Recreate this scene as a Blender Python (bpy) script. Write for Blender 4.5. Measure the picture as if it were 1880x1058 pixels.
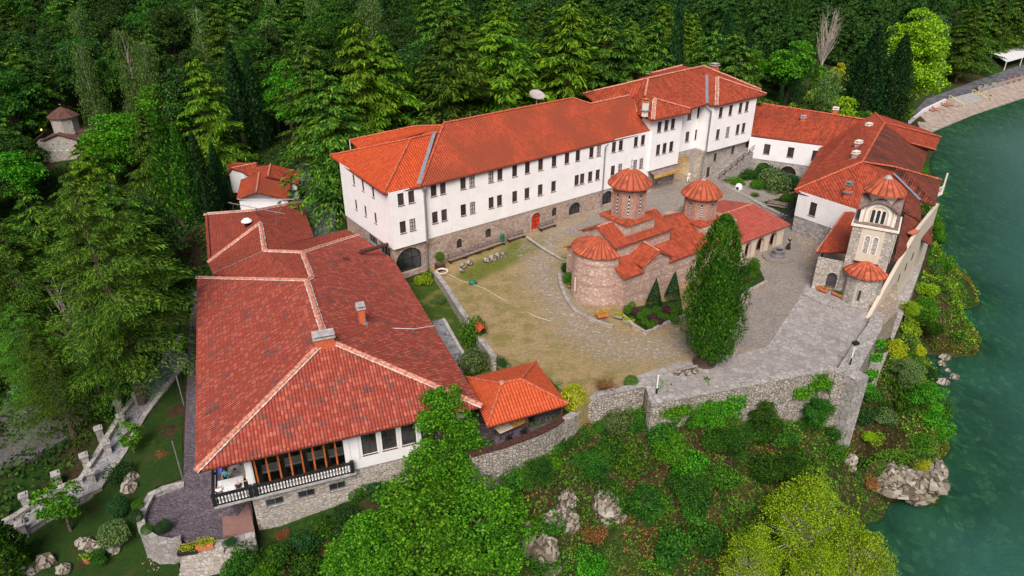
import bpy, math, random
import numpy as np
from mathutils import Vector, Matrix
from mathutils.geometry import delaunay_2d_cdt
for _o in list(bpy.data.objects): bpy.data.objects.remove(_o)
SC = bpy.context.scene
COL = SC.collection
R = math.radians
# ---------------- camera, sky, sun, exposure ----------------
FOC = 1305.0; TH = R(28.13); CH = 36.0
cam_d = bpy.data.cameras.new('camera'); cam = bpy.data.objects.new('camera', cam_d); COL.objects.link(cam)
cam_d.sensor_width = 36.0; cam_d.lens = FOC/1880*36; cam_d.clip_start = 0.5; cam_d.clip_end = 3000
cam.location = (0, 0, CH); cam.rotation_euler = (math.pi/2-TH, 0, 0)
SC.camera = cam
W = bpy.data.worlds.new('World'); SC.world = W; W.use_nodes = True
wn = W.node_tree; bg = wn.nodes['Background']
sky = wn.nodes.new('ShaderNodeTexSky'); sky.sky_type = 'NISHITA'; sky.sun_disc = False
SUN_EL = R(48); SUN_AZ = R(188)      # azimuth the light comes from, clockwise from +Y
sky.sun_elevation = SUN_EL; sky.sun_rotation = SUN_AZ
sky.air_density = 1.0; sky.dust_density = 4.0; sky.ozone_density = 1.0
wn.links.new(sky.outputs[0], bg.inputs[0]); bg.inputs[1].default_value = 0.07
sd = bpy.data.lights.new('sun', 'SUN'); sun = bpy.data.objects.new('sun', sd); COL.objects.link(sun)
sd.energy = 3.0; sd.angle = R(32); sd.color = (1.0, 0.92, 0.86)
_dir = Vector((math.sin(SUN_AZ)*math.cos(SUN_EL), math.cos(SUN_AZ)*math.cos(SUN_EL), math.sin(SUN_EL)))
sun.rotation_euler = _dir.to_track_quat('Z', 'Y').to_euler()
SC.view_settings.view_transform = 'Standard'; SC.view_settings.look = 'None'
SC.view_settings.gamma = 1.0; SC.view_settings.use_curve_mapping = False
SC.view_settings.exposure = 0.44
SC.render.engine = 'CYCLES'
# ---------------- site survey: points of the place from sight lines at a known height ----------------
_c, _s = math.cos(TH), math.sin(TH)
def U(px, py, z=0.0):
    x = px-940.0; y = py-529.0
    t = (CH-z)/(FOC*_s+y*_c)
    return Vector((x*t, (FOC*_c-y*_s)*t, z))
AA = R(36.3); D = Vector((math.cos(AA), math.sin(AA), 0)); Wv = Vector((-D.y, D.x, 0)); A0 = Vector((-13.23, 71.583, 0))
def Q(u, v, z=0.0): return A0+D*u+Wv*v+Vector((0, 0, z))
def uvof(p): q = Vector((p[0], p[1], 0))-A0; return q.dot(D), q.dot(Wv)
AE = R(20.57); DE = Vector((math.cos(AE), math.sin(AE), 0)); NE = Vector((-DE.y, DE.x, 0)); E0 = Vector((-21.95, 37.56, 0))
def QE(s, t, z=0.0): return E0+DE*s+NE*t+Vector((0, 0, z))
ZUP = Vector((0, 0, 1))
# ---------------- object helpers ----------------
def tag(o, label=None, cat=None, group=None, kind=None):
    if label: o['label'] = label
    if cat: o['category'] = cat
    if group: o['group'] = group
    if kind: o['kind'] = kind
    return o
def thing(name, label, cat, loc=(0, 0, 0), group=None, rz=0.0):
    o = bpy.data.objects.new(name, None); COL.objects.link(o); o.location = loc; o.rotation_euler[2] = rz
    o.empty_display_size = 0.3
    return tag(o, label, cat, group)
def place(o, parent=None, loc=None, rz=None):
    COL.objects.link(o)
    if parent is not None: o.parent = parent
    if loc is not None: o.location = loc
    if rz is not None: o.rotation_euler[2] = rz
    return o
def kids(o): return [c for c in bpy.data.objects if c.parent == o]
def copy_tree(o, loc=None, rz=None, parent=None, label=None, group=None, sc=None, ch=None):
    c = o.copy(); COL.objects.link(c)
    if parent is not None: c.parent = parent
    if loc is not None: c.location = loc
    if rz is not None: c.rotation_euler[2] = rz
    if sc is not None: c.scale = (sc, sc, sc) if not hasattr(sc, '__len__') else sc
    if label: c['label'] = label
    if group: c['group'] = group
    for k in (ch if ch is not None else kids(o)): copy_tree(k, parent=c)
    return c
class MB:
    def __init__(s): s.v = []; s.f = []; s.uv = []
    def face(s, pts, uv=None):
        pts = [Vector(p) for p in pts]
        i0 = len(s.v); s.v += pts; s.f.append(tuple(range(i0, i0+len(pts))))
        if uv is None:
            n = Vector((0, 0, 0))
            for i in range(len(pts)):
                a = pts[i]; b = pts[(i+1) % len(pts)]
                n += Vector(((a.y-b.y)*(a.z+b.z), (a.z-b.z)*(a.x+b.x), (a.x-b.x)*(a.y+b.y)))
            if n.length < 1e-9: n = Vector((0, 0, 1))
            n.normalize()
            if n.z < 0: n = -n
            if n.z > 0.995: e = Vector((1, 0, 0)); g = Vector((0, 1, 0))
            else:
                e = ZUP.cross(n).normalized(); g = n.cross(e)
                if abs(n.z) < 0.05 and e.x < 0: e = -e
            uv = [(p.dot(e), p.dot(g)) for p in pts]
        s.uv.append(uv)
    def quadbox(s, o, ax, ay, az):
        o, ax, ay, az = map(Vector, (o, ax, ay, az))
        c = [o, o+ax, o+ax+ay, o+ay]; t = [p+az for p in c]
        s.face(c[::-1]); s.face(t)
        for i in range(4): s.face([c[i], c[(i+1) % 4], t[(i+1) % 4], t[i]])
    def box(s, cx, cy, cz, sx, sy, sz, rz=0.0):
        d = Vector((math.cos(rz), math.sin(rz), 0)); n = Vector((-d.y, d.x, 0))
        s.quadbox(Vector((cx, cy, cz))-d*sx/2-n*sy/2-ZUP*sz/2, d*sx, n*sy, ZUP*sz)
    def prism(s, poly, z0, z1, top=True, bottom=False):
        n = len(poly); f0 = (lambda i: z0[i]) if hasattr(z0, '__len__') else (lambda i: z0)
        f1 = (lambda i: z1[i]) if hasattr(z1, '__len__') else (lambda i: z1)
        b = [Vector((poly[i][0], poly[i][1], f0(i))) for i in range(n)]
        t = [Vector((poly[i][0], poly[i][1], f1(i))) for i in range(n)]
        for i in range(n):
            j = (i+1) % n; s.face([b[i], b[j], t[j], t[i]])
        if top: s.face(t)
        if bottom: s.face(b[::-1])
    def tube(s, path, r, n=6, caps=True):
        path = [Vector(p) for p in path]; m = len(path)
        rr = r if hasattr(r, '__len__') else [r]*m
        rings = []
        for i in range(m):
            a = path[max(0, i-1)]; b = path[min(m-1, i+1)]; t = (b-a)
            if t.length < 1e-9: t = ZUP.copy()
            t.normalize(); x = t.cross(Vector((0.13, 0.97, 0.2)) if abs(t.y) < .9 else Vector((1, 0, 0))).normalized(); y = t.cross(x)
            rings.append([path[i]+(x*math.cos(2*math.pi*k/n)+y*math.sin(2*math.pi*k/n))*rr[i] for k in range(n)])
        i0 = len(s.v)
        for ring in rings: s.v += ring
        L = 0
        for i in range(m-1):
            dl = (path[i+1]-path[i]).length
            for k in range(n):
                k2 = (k+1) % n
                s.f.append((i0+i*n+k, i0+i*n+k2, i0+(i+1)*n+k2, i0+(i+1)*n+k))
                w = 2*math.pi*rr[i]/n; s.uv.append([(k*w, L), ((k+1)*w, L), ((k+1)*w, L+dl), (k*w, L+dl)])
            L += dl
        if caps:
            s.face(rings[0][::-1]); s.face(rings[-1])
    def lathe(s, c, prof, n=16, a0=0.0, a1=2*math.pi):
        c = Vector(c); full = abs(a1-a0-2*math.pi) < 1e-6
        m = n if full else n+1
        for i in range(len(prof)-1):
            r0, z0 = prof[i]; r1, z1 = prof[i+1]
            for k in range(n):
                t0 = a0+(a1-a0)*k/n; t1 = a0+(a1-a0)*(k+1)/n
                P = lambda r, t, z: c+Vector((r*math.cos(t), r*math.sin(t), z))
                pts = [P(r0, t0, z0), P(r0, t1, z0), P(r1, t1, z1), P(r1, t0, z1)]
                if r1 < 1e-6: pts = pts[:3]
                elif r0 < 1e-6: pts = [pts[0], pts[2], pts[3]]
                rm = max(r0, r1)
                if abs(z1-z0) > 0.3*abs(r1-r0): uv = [(rm*t0, z0), (rm*t1, z0), (rm*t1, z1), (rm*t0, z1)]
                else: uv = [(p.x, p.y) for p in pts]
                s.face(pts, uv[:len(pts)] if len(pts) == 4 else None)
    def blob(s, c, rx, ry, rz, seed=0, n=8, jit=.12, zmin=None):
        rnd = random.Random(seed); c = Vector(c); rings = []
        for i in range(n+1):
            ph = math.pi*i/n; ring = []
            for k in range(n+2):
                th = 2*math.pi*k/(n+2); j = 1+rnd.uniform(-jit, jit)
                z = math.cos(ph)*rz*j
                ring.append(c+Vector((math.sin(ph)*math.cos(th)*rx*j, math.sin(ph)*math.sin(th)*ry*j, z if zmin is None else max(z, zmin))))
            if i in (0, n): ring = [ring[0]]*(n+2)
            rings.append(ring)
        for i in range(n):
            for k in range(n+2):
                k2 = (k+1) % (n+2)
                q = [rings[i][k], rings[i][k2], rings[i+1][k2], rings[i+1][k]]
                if i == 0: q = [q[0], q[2], q[3]]
                if i == n-1: q = q[:3]
                s.face(q[::-1])
    def build(s, name, mat, parent=None, smooth=False, merge=False, local=False, **kw):
        off = Vector((0, 0, 0))
        if parent is not None and not local:
            p = parent
            while p is not None: off += Vector(p.location); p = p.parent
        me = bpy.data.meshes.new(name)
        me.from_pydata([tuple(p-off) for p in s.v], [], s.f)
        uvl = me.uv_layers.new(name='UVMap'); flat = [c for f in s.uv for q in f for c in q]
        uvl.data.foreach_set('uv', flat)
        if merge:
            import bmesh
            bm = bmesh.new(); bm.from_mesh(me); bmesh.ops.remove_doubles(bm, verts=bm.verts, dist=0.0005); bm.to_mesh(me); bm.free()
        if mat: me.materials.append(mat)
        if smooth: me.polygons.foreach_set('use_smooth', [True]*len(me.polygons))
        me.update()
        o = bpy.data.objects.new(name, me); COL.objects.link(o)
        if parent is not None: o.parent = parent
        return tag(o, **kw)
# ---------------- materials ----------------
def nm(name):
    m = bpy.data.materials.new(name); m.use_nodes = True; nt = m.node_tree
    return m, nt, nt.nodes['Principled BSDF']
class G:
    def __init__(s, nt): s.nt = nt
    def n(s, t, **kw):
        x = s.nt.nodes.new(t)
        for k, v in kw.items(): setattr(x, k, v)
        return x
    def l(s, a, b): s.nt.links.new(a, b)
    def put(s, v, sock):
        if hasattr(v, 'is_output') or hasattr(v, 'links'): s.l(v, sock)
        else: sock.default_value = v
    def math(s, op, a, b=None, clamp=False):
        x = s.n('ShaderNodeMath', operation=op); x.use_clamp = clamp; s.put(a, x.inputs[0])
        if b is not None: s.put(b, x.inputs[1])
        return x.outputs[0]
    def mix(s, f, a, b, mode='MIX'):
        x = s.n('ShaderNodeMix', data_type='RGBA', blend_type=mode)
        s.put(f, x.inputs[0]); s.put(a, x.inputs[6]); s.put(b, x.inputs[7]); return x.outputs[2]
    def ramp(s, f, stops, interp='LINEAR'):
        x = s.n('ShaderNodeValToRGB'); x.color_ramp.interpolation = interp; e = x.color_ramp.elements
        while len(e) < len(stops): e.new(0.5)
        for i, (p, c) in enumerate(stops): e[i].position = p; e[i].color = (c[0], c[1], c[2], 1) if hasattr(c, '__len__') else (c, c, c, 1)
        s.put(f, x.inputs[0]); return x.outputs[0]
    def noise(s, v, scale, detail=4, rough=.6, out=0, dist=0):
        x = s.n('ShaderNodeTexNoise'); x.inputs['Scale'].default_value = scale; x.inputs['Detail'].default_value = detail
        x.inputs['Roughness'].default_value = rough; x.inputs['Distortion'].default_value = dist
        if v is not None: s.l(v, x.inputs['Vector'])
        return x.outputs[out]
    def vor(s, v, scale, feature='F1', out='Distance', rand=1.0):
        x = s.n('ShaderNodeTexVoronoi', feature=feature); x.inputs['Scale'].default_value = scale; x.inputs['Randomness'].default_value = rand
        if v is not None: s.l(v, x.inputs['Vector'])
        return x.outputs[out]
    def bump(s, h, strength, dist, normal=None):
        x = s.n('ShaderNodeBump'); x.inputs['Strength'].default_value = strength; x.inputs['Distance'].default_value = dist
        s.l(h, x.inputs['Height'])
        if normal is not None: s.l(normal, x.inputs['Normal'])
        return x.outputs[0]
    def uv(s): return s.n('ShaderNodeTexCoord').outputs['UV']
    def pos(s): return s.n('ShaderNodeNewGeometry').outputs['Position']
    def map(s, v, scale=(1, 1, 1), rot=(0, 0, 0)):
        x = s.n('ShaderNodeMapping'); x.inputs['Scale'].default_value = scale; x.inputs['Rotation'].default_value = rot; s.l(v, x.inputs[0]); return x.outputs[0]
def c4(c): return (c[0], c[1], c[2], 1)
def plain(name, col, rough=.7, metal=0, noise=.12, nscale=6, spec=.3):
    m, nt, b = nm(name); g = G(nt); f = g.noise(g.pos(), nscale, 4, .6)
    lo = tuple(c*(1-noise*1.6) for c in col); hi = tuple(min(1, c*(1+noise)) for c in col)
    g.l(g.ramp(f, [(.3, lo), (.7, hi)]), b.inputs['Base Color'])
    b.inputs['Roughness'].default_value = rough; b.inputs['Metallic'].default_value = metal
    b.inputs['Specular IOR Level'].default_value = spec
    return m
def tiles(name, base, var=.35, old=.0, oldcol=(.09, .07, .065), patch=None, cw=.24, rh=.38, streak=0, spots=0, sat2=None):
    m, nt, b = nm(name); g = G(nt); uv = g.uv()
    sp = g.n('ShaderNodeSeparateXYZ'); g.l(uv, sp.inputs[0])
    cu = g.math('DIVIDE', sp.outputs[0], cw); rv = g.math('DIVIDE', sp.outputs[1], rh)
    fu = g.math('FRACT', cu); fv = g.math('FRACT', rv)
    iu = g.math('FLOOR', cu); iv = g.math('FLOOR', rv)
    cb = g.n('ShaderNodeCombineXYZ'); g.l(iu, cb.inputs[0]); g.l(iv, cb.inputs[1])
    wh = g.n('ShaderNodeTexWhiteNoise'); g.l(cb.outputs[0], wh.inputs[0])
    # roll profile: round cover, dark channel
    a = g.math('SUBTRACT', fu, .5); a2 = g.math('MULTIPLY', a, a); roll = g.math('SUBTRACT', 1, g.math('MULTIPLY', a2, 4))
    lip = g.math('MULTIPLY', g.math('SUBTRACT', 1, fv), .45)
    h = g.math('ADD', roll, lip)
    col = g.ramp(wh.outputs[0], [(0, tuple(c*(1-var) for c in base)), (.5, base), (1, tuple(min(1, c*(1+var*.55)) for c in (sat2 or base)))])
    big = g.noise(g.pos(), .22, 5, .62)
    if patch: col = g.mix(g.ramp(big, [(.40, 0), (.58, .9)]), col, c4(patch))
    if old:
        f1 = g.noise(g.map(cb.outputs[0], (.16, .3, 1)), 1.0, 5, .7)
        f2 = g.math('MULTIPLY', g.ramp(f1, [(.52, 0), (.66, 1)]), g.ramp(wh.outputs[0], [(.35, 0), (.6, 1)]))
        f3 = g.math('MULTIPLY', g.ramp(g.noise(uv, 2.2, 5, .75), [(.5, 0), (.62, 1)]), .35)
        col = g.mix(g.math('MULTIPLY', g.math('ADD', f2, f3, True), old), col, c4(oldcol))
    if streak:
        st = g.ramp(g.noise(g.map(uv, (1.2, .12, 1)), 1.6, 5, .7), [(.45, 0), (.62, 1)])
        col = g.mix(g.math('MULTIPLY', st, streak), col, (.045, .028, .022, 1))
    if spots:
        ln = g.ramp(g.noise(uv, 9, 2, .5), [(.68, 0), (.75, 1)])
        col = g.mix(g.math('MULTIPLY', ln, spots), col, (.62, .5, .42, 1))
    # shade in the channels and at row edges, painted into the tile colour
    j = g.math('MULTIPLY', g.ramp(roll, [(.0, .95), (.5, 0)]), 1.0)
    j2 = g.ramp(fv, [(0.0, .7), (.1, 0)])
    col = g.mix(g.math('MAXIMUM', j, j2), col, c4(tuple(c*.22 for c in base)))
    g.l(col, b.inputs['Base Color']); b.inputs['Roughness'].default_value = .78; b.inputs['Specular IOR Level'].default_value = .2
    n1 = g.bump(h, .9, .07); g.l(n1, b.inputs['Normal'])
    return m
def plaster(name, col, stain=.25):
    m, nt, b = nm(name); g = G(nt); p = g.pos()
    f = g.noise(p, .8, 6, .7); c = g.ramp(f, [(.35, tuple(x*.9 for x in col)), (.65, col)])
    st = g.ramp(g.noise(g.map(p, (2.5, 2.5, .18)), 1.0, 6, .7), [(.55, 0), (.75, 1)])
    c = g.mix(g.math('MULTIPLY', st, stain), c, (col[0]*.62, col[1]*.58, col[2]*.55, 1))
    g.l(c, b.inputs['Base Color']); b.inputs['Roughness'].default_value = .9; b.inputs['Specular IOR Level'].default_value = .15
    g.l(g.bump(g.noise(p, 14, 4, .7), .25, .01), b.inputs['Normal']); return m
def stones(name, cols, mortar, scale=2.6, sy=1.5, msz=.05, bands=None, bumpd=.05, grime=.3, bandz=1.1):
    """rubble / squared stonework drawn in metres along the wall"""
    m, nt, b = nm(name); g = G(nt); uv = g.uv()
    wob = g.n('ShaderNodeVectorMath', operation='ADD'); nz = g.n('ShaderNodeVectorMath', operation='SCALE'); nz.inputs[3].default_value = .12
    g.l(g.noise(uv, 3.0, 2, .5, out=1), nz.inputs[0]); g.l(uv, wob.inputs[0]); g.l(nz.outputs[0], wob.inputs[1])
    v = g.map(wob.outputs[0], (1, sy, 1))
    e = g.vor(v, scale, 'DISTANCE_TO_EDGE', 'Distance', .85); cc = g.vor(v, scale, 'F1', 'Color', .85)
    s = g.n('ShaderNodeSeparateColor'); g.l(cc, s.inputs[0])
    n = len(cols); c = g.ramp(s.outputs[0], [(i/(n-1) if n > 1 else 0, cols[i]) for i in range(n)])
    c = g.mix(g.math('MULTIPLY', g.noise(uv, 22, 4, .7), .5), c, tuple(x*.6 for x in cols[0])+(1,))
    if bands:
        sp = g.n('ShaderNodeSeparateXYZ'); g.l(wob.outputs[0], sp.inputs[0])
        fz = g.math('FRACT', g.math('DIVIDE', sp.outputs[1], bandz))
        bd = g.ramp(fz, [(0, 1), (.2, 1), (.26, 0), (.93, 0), (1, 1)])
        bd = g.math('MULTIPLY', bd, g.ramp(g.noise(uv, .7, 3, .6), [(.38, .35), (.6, 1)]))
        lines = g.ramp(g.math('FRACT', g.math('MULTIPLY', sp.outputs[1], 11)), [(0, 0), (.35, 0), (.45, 1)])
        bc = g.mix(lines, (.42, .33, .27, 1), c4(bands))
        c = g.mix(bd, c, bc)
        vl = g.math('MULTIPLY', g.ramp(e, [(.0, 1), (.1, 1), (.13, 0)]), .55)
        c = g.mix(g.math('MULTIPLY', vl, g.math('SUBTRACT', 1, bd)), c, c4(bands))
    c = g.mix(g.ramp(e, [(msz*.5, 1), (msz, 0)]), c, c4(mortar))
    gr = g.ramp(g.noise(g.pos(), .45, 6, .7), [(.45, 0), (.75, 1)])
    c = g.mix(g.math('MULTIPLY', gr, grime), c, tuple(x*.45 for x in cols[0])+(1,))
    g.l(c, b.inputs['Base Color']); b.inputs['Roughness'].default_value = .92; b.inputs['Specular IOR Level'].default_value = .15
    h = g.math('ADD', g.ramp(e, [(0, 0), (msz*1.6, 1)]), g.math('MULTIPLY', g.noise(uv, 12, 4, .7), .5))
    g.l(g.bump(h, .8, bumpd), b.inputs['Normal']); return m
def leafmat(name, cols, trans=.35, var=.25, clump=.6, nscale=.35):
    m, nt, b = nm(name); g = G(nt)
    geo = g.n('ShaderNodeNewGeometry'); oi = g.n('ShaderNodeObjectInfo')
    n = len(cols); f = g.math('ADD', g.math('MULTIPLY', g.noise(geo.outputs['Position'], nscale, 3, .6), clump), g.math('MULTIPLY', geo.outputs['Random Per Island'], 1-clump))
    c = g.ramp(f, [(.25+.5*i/(n-1), cols[i]) for i in range(n)])
    hs = g.n('ShaderNodeHueSaturation'); g.l(c, hs.inputs['Color'])
    g.l(g.math('ADD', .485, g.math('MULTIPLY', oi.outputs['Random'], .03)), hs.inputs['Hue'])
    g.l(g.math('ADD', 1-var, g.math('MULTIPLY', oi.outputs['Random'], 2*var)), hs.inputs['Value'])
    g.l(hs.outputs[0], b.inputs['Base Color']); b.inputs['Roughness'].default_value = .75; b.inputs['Specular IOR Level'].default_value = .06
    tr = g.n('ShaderNodeBsdfTranslucent'); g.l(hs.outputs[0], tr.inputs[0])
    mx = g.n('ShaderNodeMixShader'); mx.inputs[0].default_value = trans*.6
    out = [x for x in nt.nodes if x.type == 'OUTPUT_MATERIAL'][0]
    g.l(b.outputs[0], mx.inputs[1]); g.l(tr.outputs[0], mx.inputs[2]); g.l(mx.outputs[0], out.inputs[0]); return m
M = {}
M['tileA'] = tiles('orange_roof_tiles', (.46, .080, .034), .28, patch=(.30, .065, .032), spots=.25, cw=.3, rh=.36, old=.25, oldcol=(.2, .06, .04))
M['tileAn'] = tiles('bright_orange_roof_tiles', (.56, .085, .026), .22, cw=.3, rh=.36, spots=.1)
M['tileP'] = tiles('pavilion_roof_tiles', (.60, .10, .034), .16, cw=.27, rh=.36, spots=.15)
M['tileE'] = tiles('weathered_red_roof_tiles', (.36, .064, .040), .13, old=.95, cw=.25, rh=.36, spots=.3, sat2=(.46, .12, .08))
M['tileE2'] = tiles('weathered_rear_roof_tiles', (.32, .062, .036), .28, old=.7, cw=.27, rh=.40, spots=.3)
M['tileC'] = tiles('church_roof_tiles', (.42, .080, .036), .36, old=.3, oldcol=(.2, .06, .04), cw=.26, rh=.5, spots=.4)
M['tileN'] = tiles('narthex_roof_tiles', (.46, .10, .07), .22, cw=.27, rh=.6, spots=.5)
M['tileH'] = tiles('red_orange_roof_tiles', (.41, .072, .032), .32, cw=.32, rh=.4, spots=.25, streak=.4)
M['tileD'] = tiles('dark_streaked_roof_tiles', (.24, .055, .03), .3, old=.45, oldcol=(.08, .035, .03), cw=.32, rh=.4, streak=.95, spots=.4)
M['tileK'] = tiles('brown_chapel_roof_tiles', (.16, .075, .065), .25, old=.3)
M['cap'] = plain('terracotta_ridge_cap', (.52, .12, .06), .8, noise=.35, nscale=4)
M['capp'] = plain('pale_terracotta_ridge_cap', (.58, .24, .17), .85, noise=.4, nscale=5)
M['mortar'] = plain('ridge_mortar', (.58, .49, .43), .95, noise=.3, nscale=5)
M['white'] = plaster('white_plaster', (.88, .87, .87), .22)
M['white2'] = plaster('aged_white_plaster', (.78, .77, .78), .45)
M['cream'] = plaster('cream_plaster', (.62, .53, .43), .5)
M['stoneA'] = stones('pinkish_rubble_wall', [(.30, .20, .15), (.45, .33, .27), (.58, .47, .41), (.4, .28, .22)], (.52, .42, .36), 3.0, 1.3, .05, grime=.35)
M['stoneG'] = stones('grey_rubble_wall', [(.27, .24, .23), (.40, .37, .35), (.54, .51, .49)], (.30, .28, .27), 2.4, 1.5, .05)
M['stoneT'] = stones('pale_squared_stone', [(.38, .33, .29), (.52, .48, .43), (.64, .60, .55), (.50, .44, .38)], (.30, .27, .24), 2.9, 1.6, .06, grime=.25)
M['stoneC'] = stones('church_stone_and_brick', [(.50, .36, .30), (.62, .49, .42), (.72, .62, .55)], (.50, .35, .29), 2.3, 1.9, .06, bands=(.36, .13, .09), grime=.3)
M['brickC'] = stones('drum_brickwork', [(.36, .21, .17), (.47, .31, .25), (.56, .43, .36)], (.50, .38, .32), 2.4, 3.4, .08, bands=(.36, .12, .08), grime=.25, bandz=.7)
M['wallW'] = stones('pale_dry_stone_wall', [(.33, .29, .25), (.47, .43, .38), (.60, .56, .50), (.38, .32, .27)], (.17, .14, .11), 3.4, 1.3, .07, bumpd=.09, grime=.35)
M['wallTop'] = stones('wall_coping_slabs', [(.33, .31, .29), (.42, .395, .375), (.50, .47, .44)], (.24, .215, .20), 1.8, 1.0, .035, grime=.35)
M['paving'] = stones('worn_stone_paving', [(.30, .275, .265), (.37, .34, .325), (.46, .425, .395), (.33, .30, .285)], (.24, .215, .20), 1.9, 1.0, .03, bumpd=.03, grime=.45)
M['cobble'] = stones('cobbled_ground', [(.27, .235, .205), (.35, .31, .275), (.44, .40, .36)], (.22, .185, .155), 6.0, 1.0, .09, bumpd=.04, grime=.3)
M['crazy'] = stones('crazy_paving', [(.16, .16, .18), (.24, .24, .27), (.33, .33, .35)], (.34, .33, .33), 1.5, 1.0, .06, bumpd=.02)
M['setts'] = stones('purple_grey_setts', [(.10, .085, .10), (.16, .13, .155), (.22, .18, .21)], (.055, .045, .055), 3.6, 2.0, .08, bumpd=.03, grime=.2)
M['pink'] = stones('red_brown_floor_tiles', [(.26, .14, .12), (.32, .18, .16)], (.22, .14, .12), 1.4, 1.0, .03, bumpd=.01)
M['rock'] = stones('limestone_rock', [(.22, .18, .13), (.40, .36, .30), (.60, .56, .50)], (.13, .10, .07), .8, .6, .06, bumpd=.25, grime=.6)
M['asphalt'] = plain('dark_asphalt', (.12, .12, .135), .9, noise=.35, nscale=.7)
M['concrete'] = plain('concrete', (.40, .38, .37), .9, noise=.25, nscale=2)
M['wood'] = plain('dark_brown_wood', (.075, .032, .025), .7, noise=.4)
M['wood2'] = plain('weathered_grey_wood', (.26, .20, .18), .85, noise=.35, nscale=4)
M['frame'] = plain('brown_window_frame', (.085, .034, .030), .6, noise=.3)
M['orange'] = plain('orange_varnished_wood', (.48, .125, .03), .45, noise=.25, nscale=3)
M['redw'] = plain('red_painted_wood', (.62, .05, .012), .5, noise=.2)
M['black'] = plain('black_iron', (.02, .02, .022), .5, noise=.3)
M['brick'] = plain('orange_brick', (.56, .13, .055), .85, noise=.25, nscale=8)
M['lead'] = plain('grey_lead_sheet', (.28, .31, .36), .5, .3, noise=.3)
M['grey'] = plain('grey_metal', (.30, .29, .30), .5, .5, noise=.2)
M['wht'] = plain('white_paint', (.78, .78, .78), .5, noise=.1)
M['trim'] = plain('cream_white_trim', (.78, .72, .64), .8, noise=.14)
M['pot'] = plain('terracotta_pot', (.55, .17, .08), .85, noise=.2)
M['green'] = plain('green_plastic', (.02, .14, .09), .4, noise=.2)
M['awn'] = plain('ochre_awning', (.62, .38, .10), .8, noise=.15)
M['ochre'] = plaster('ochre_plaster', (.50, .36, .16), .4)
M['bark'] = plain('tree_bark', (.13, .09, .07), .95, noise=.5, nscale=5)
M['barkp'] = plain('pale_bark', (.42, .36, .31), .95, noise=.4, nscale=4)
M['soil'] = plain('garden_soil', (.10, .065, .045), .95, noise=.4, nscale=2)
M['roofbr'] = plain('brown_sheet_roof', (.22, .155, .14), .7, noise=.25, nscale=2)
M['board'] = plain('pale_tabletop', (.58, .48, .36), .6, noise=.2, nscale=3)
M['boardo'] = plain('orange_tabletop', (.55, .27, .07), .6, noise=.3, nscale=3)
M['skin'] = plain('skin', (.52, .30, .21), .6, noise=.05)
M['hair'] = plain('dark_hair', (.03, .02, .015), .7, noise=.2)
M['hairg'] = plain('pale_hair', (.45, .35, .25), .7, noise=.2)
for k, c in dict(teal=(.03, .42, .50), clw=(.75, .75, .76), clb=(.02, .02, .025), blue=(.16, .17, .60), yell=(.75, .60, .04), grn=(.10, .30, .16), pinkc=(.6, .3, .32), tan=(.45, .36, .27), purp=(.2, .12, .3)).items(): M[k] = plain('cloth_'+k, c, .85, noise=.08)
M['bedrock'] = plain('wet_brown_rock', (.20, .19, .12), .9, noise=.4, nscale=2)
def glassmat(name, col=(.015, .018, .02), rough=.08):
    m, nt, b = nm(name); g = G(nt); f = g.noise(g.pos(), .6, 2, .5)
    g.l(g.ramp(f, [(.35, col), (.65, tuple(c*3+.012 for c in col))]), b.inputs['Base Color'])
    b.inputs['Roughness'].default_value = rough; b.inputs['Specular IOR Level'].default_value = .8; return m
M['glass'] = glassmat('window_glass')
def curtain():
    m, nt, b = nm('curtained_glass'); g = G(nt)
    w = g.n('ShaderNodeTexWave'); w.inputs['Scale'].default_value = 6; w.inputs['Distortion'].default_value = 2; g.l(g.uv(), w.inputs[0])
    g.l(g.ramp(w.outputs[0], [(0, (.30, .29, .30)), (1, (.55, .54, .56))]), b.inputs['Base Color']); b.inputs['Roughness'].default_value = .25; return m
M['curt'] = curtain()
M['cedar'] = leafmat('cedar_needles', [(.014, .05, .010), (.048, .125, .014), (.15, .27, .022)], .3, .28, .45)
M['cedarM'] = leafmat('near_cedar_needles', [(.022, .08, .014), (.07, .19, .018), (.17, .34, .03)], .3, .12, .55, .5)
M['cedarB'] = leafmat('bright_cedar_needles', [(.028, .09, .010), (.09, .21, .012), (.22, .37, .02)], .3, .2, .45)
M['cypress'] = leafmat('cypress_foliage', [(.010, .035, .014), (.022, .075, .022), (.05, .13, .025)], .2, .2, .5)
M['court'] = leafmat('bright_cypress_foliage', [(.02, .07, .01), (.05, .15, .012), (.12, .25, .02)], .25, .1, .45, .6)
M['broad'] = leafmat('broad_leaves', [(.010, .04, .010), (.034, .115, .014), (.095, .23, .02)], .4, .3, .6, .6)
M['scrub'] = leafmat('wild_scrub_leaves', [(.010, .035, .008), (.03, .09, .012), (.07, .18, .016), (.13, .22, .025), (.22, .16, .05)], .3, .1, .72, .45)
M['broadB'] = leafmat('bright_broad_leaves', [(.02, .10, .008), (.062, .23, .012), (.15, .40, .02)], .4, .15, .4, .6)
M['lime'] = leafmat('lime_leaves', [(.09, .19, .01), (.22, .38, .012), (.42, .58, .03)], .4, .15, .4, .6)
M['olive'] = leafmat('olive_leaves', [(.05, .09, .03), (.10, .17, .05), (.18, .26, .08)], .3, .2, .4)
M['dark'] = leafmat('dark_forest_leaves', [(.010, .03, .010), (.026, .07, .014), (.07, .14, .02)], .3, .3, .45)
M['weep'] = leafmat('weeping_leaves', [(.04, .10, .03), (.09, .19, .045), (.17, .29, .06)], .35, .2, .4)
M['dry'] = leafmat('dry_brown_twigs', [(.12, .05, .02), (.24, .10, .035), (.36, .20, .07)], .2, .2, .5)
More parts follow.
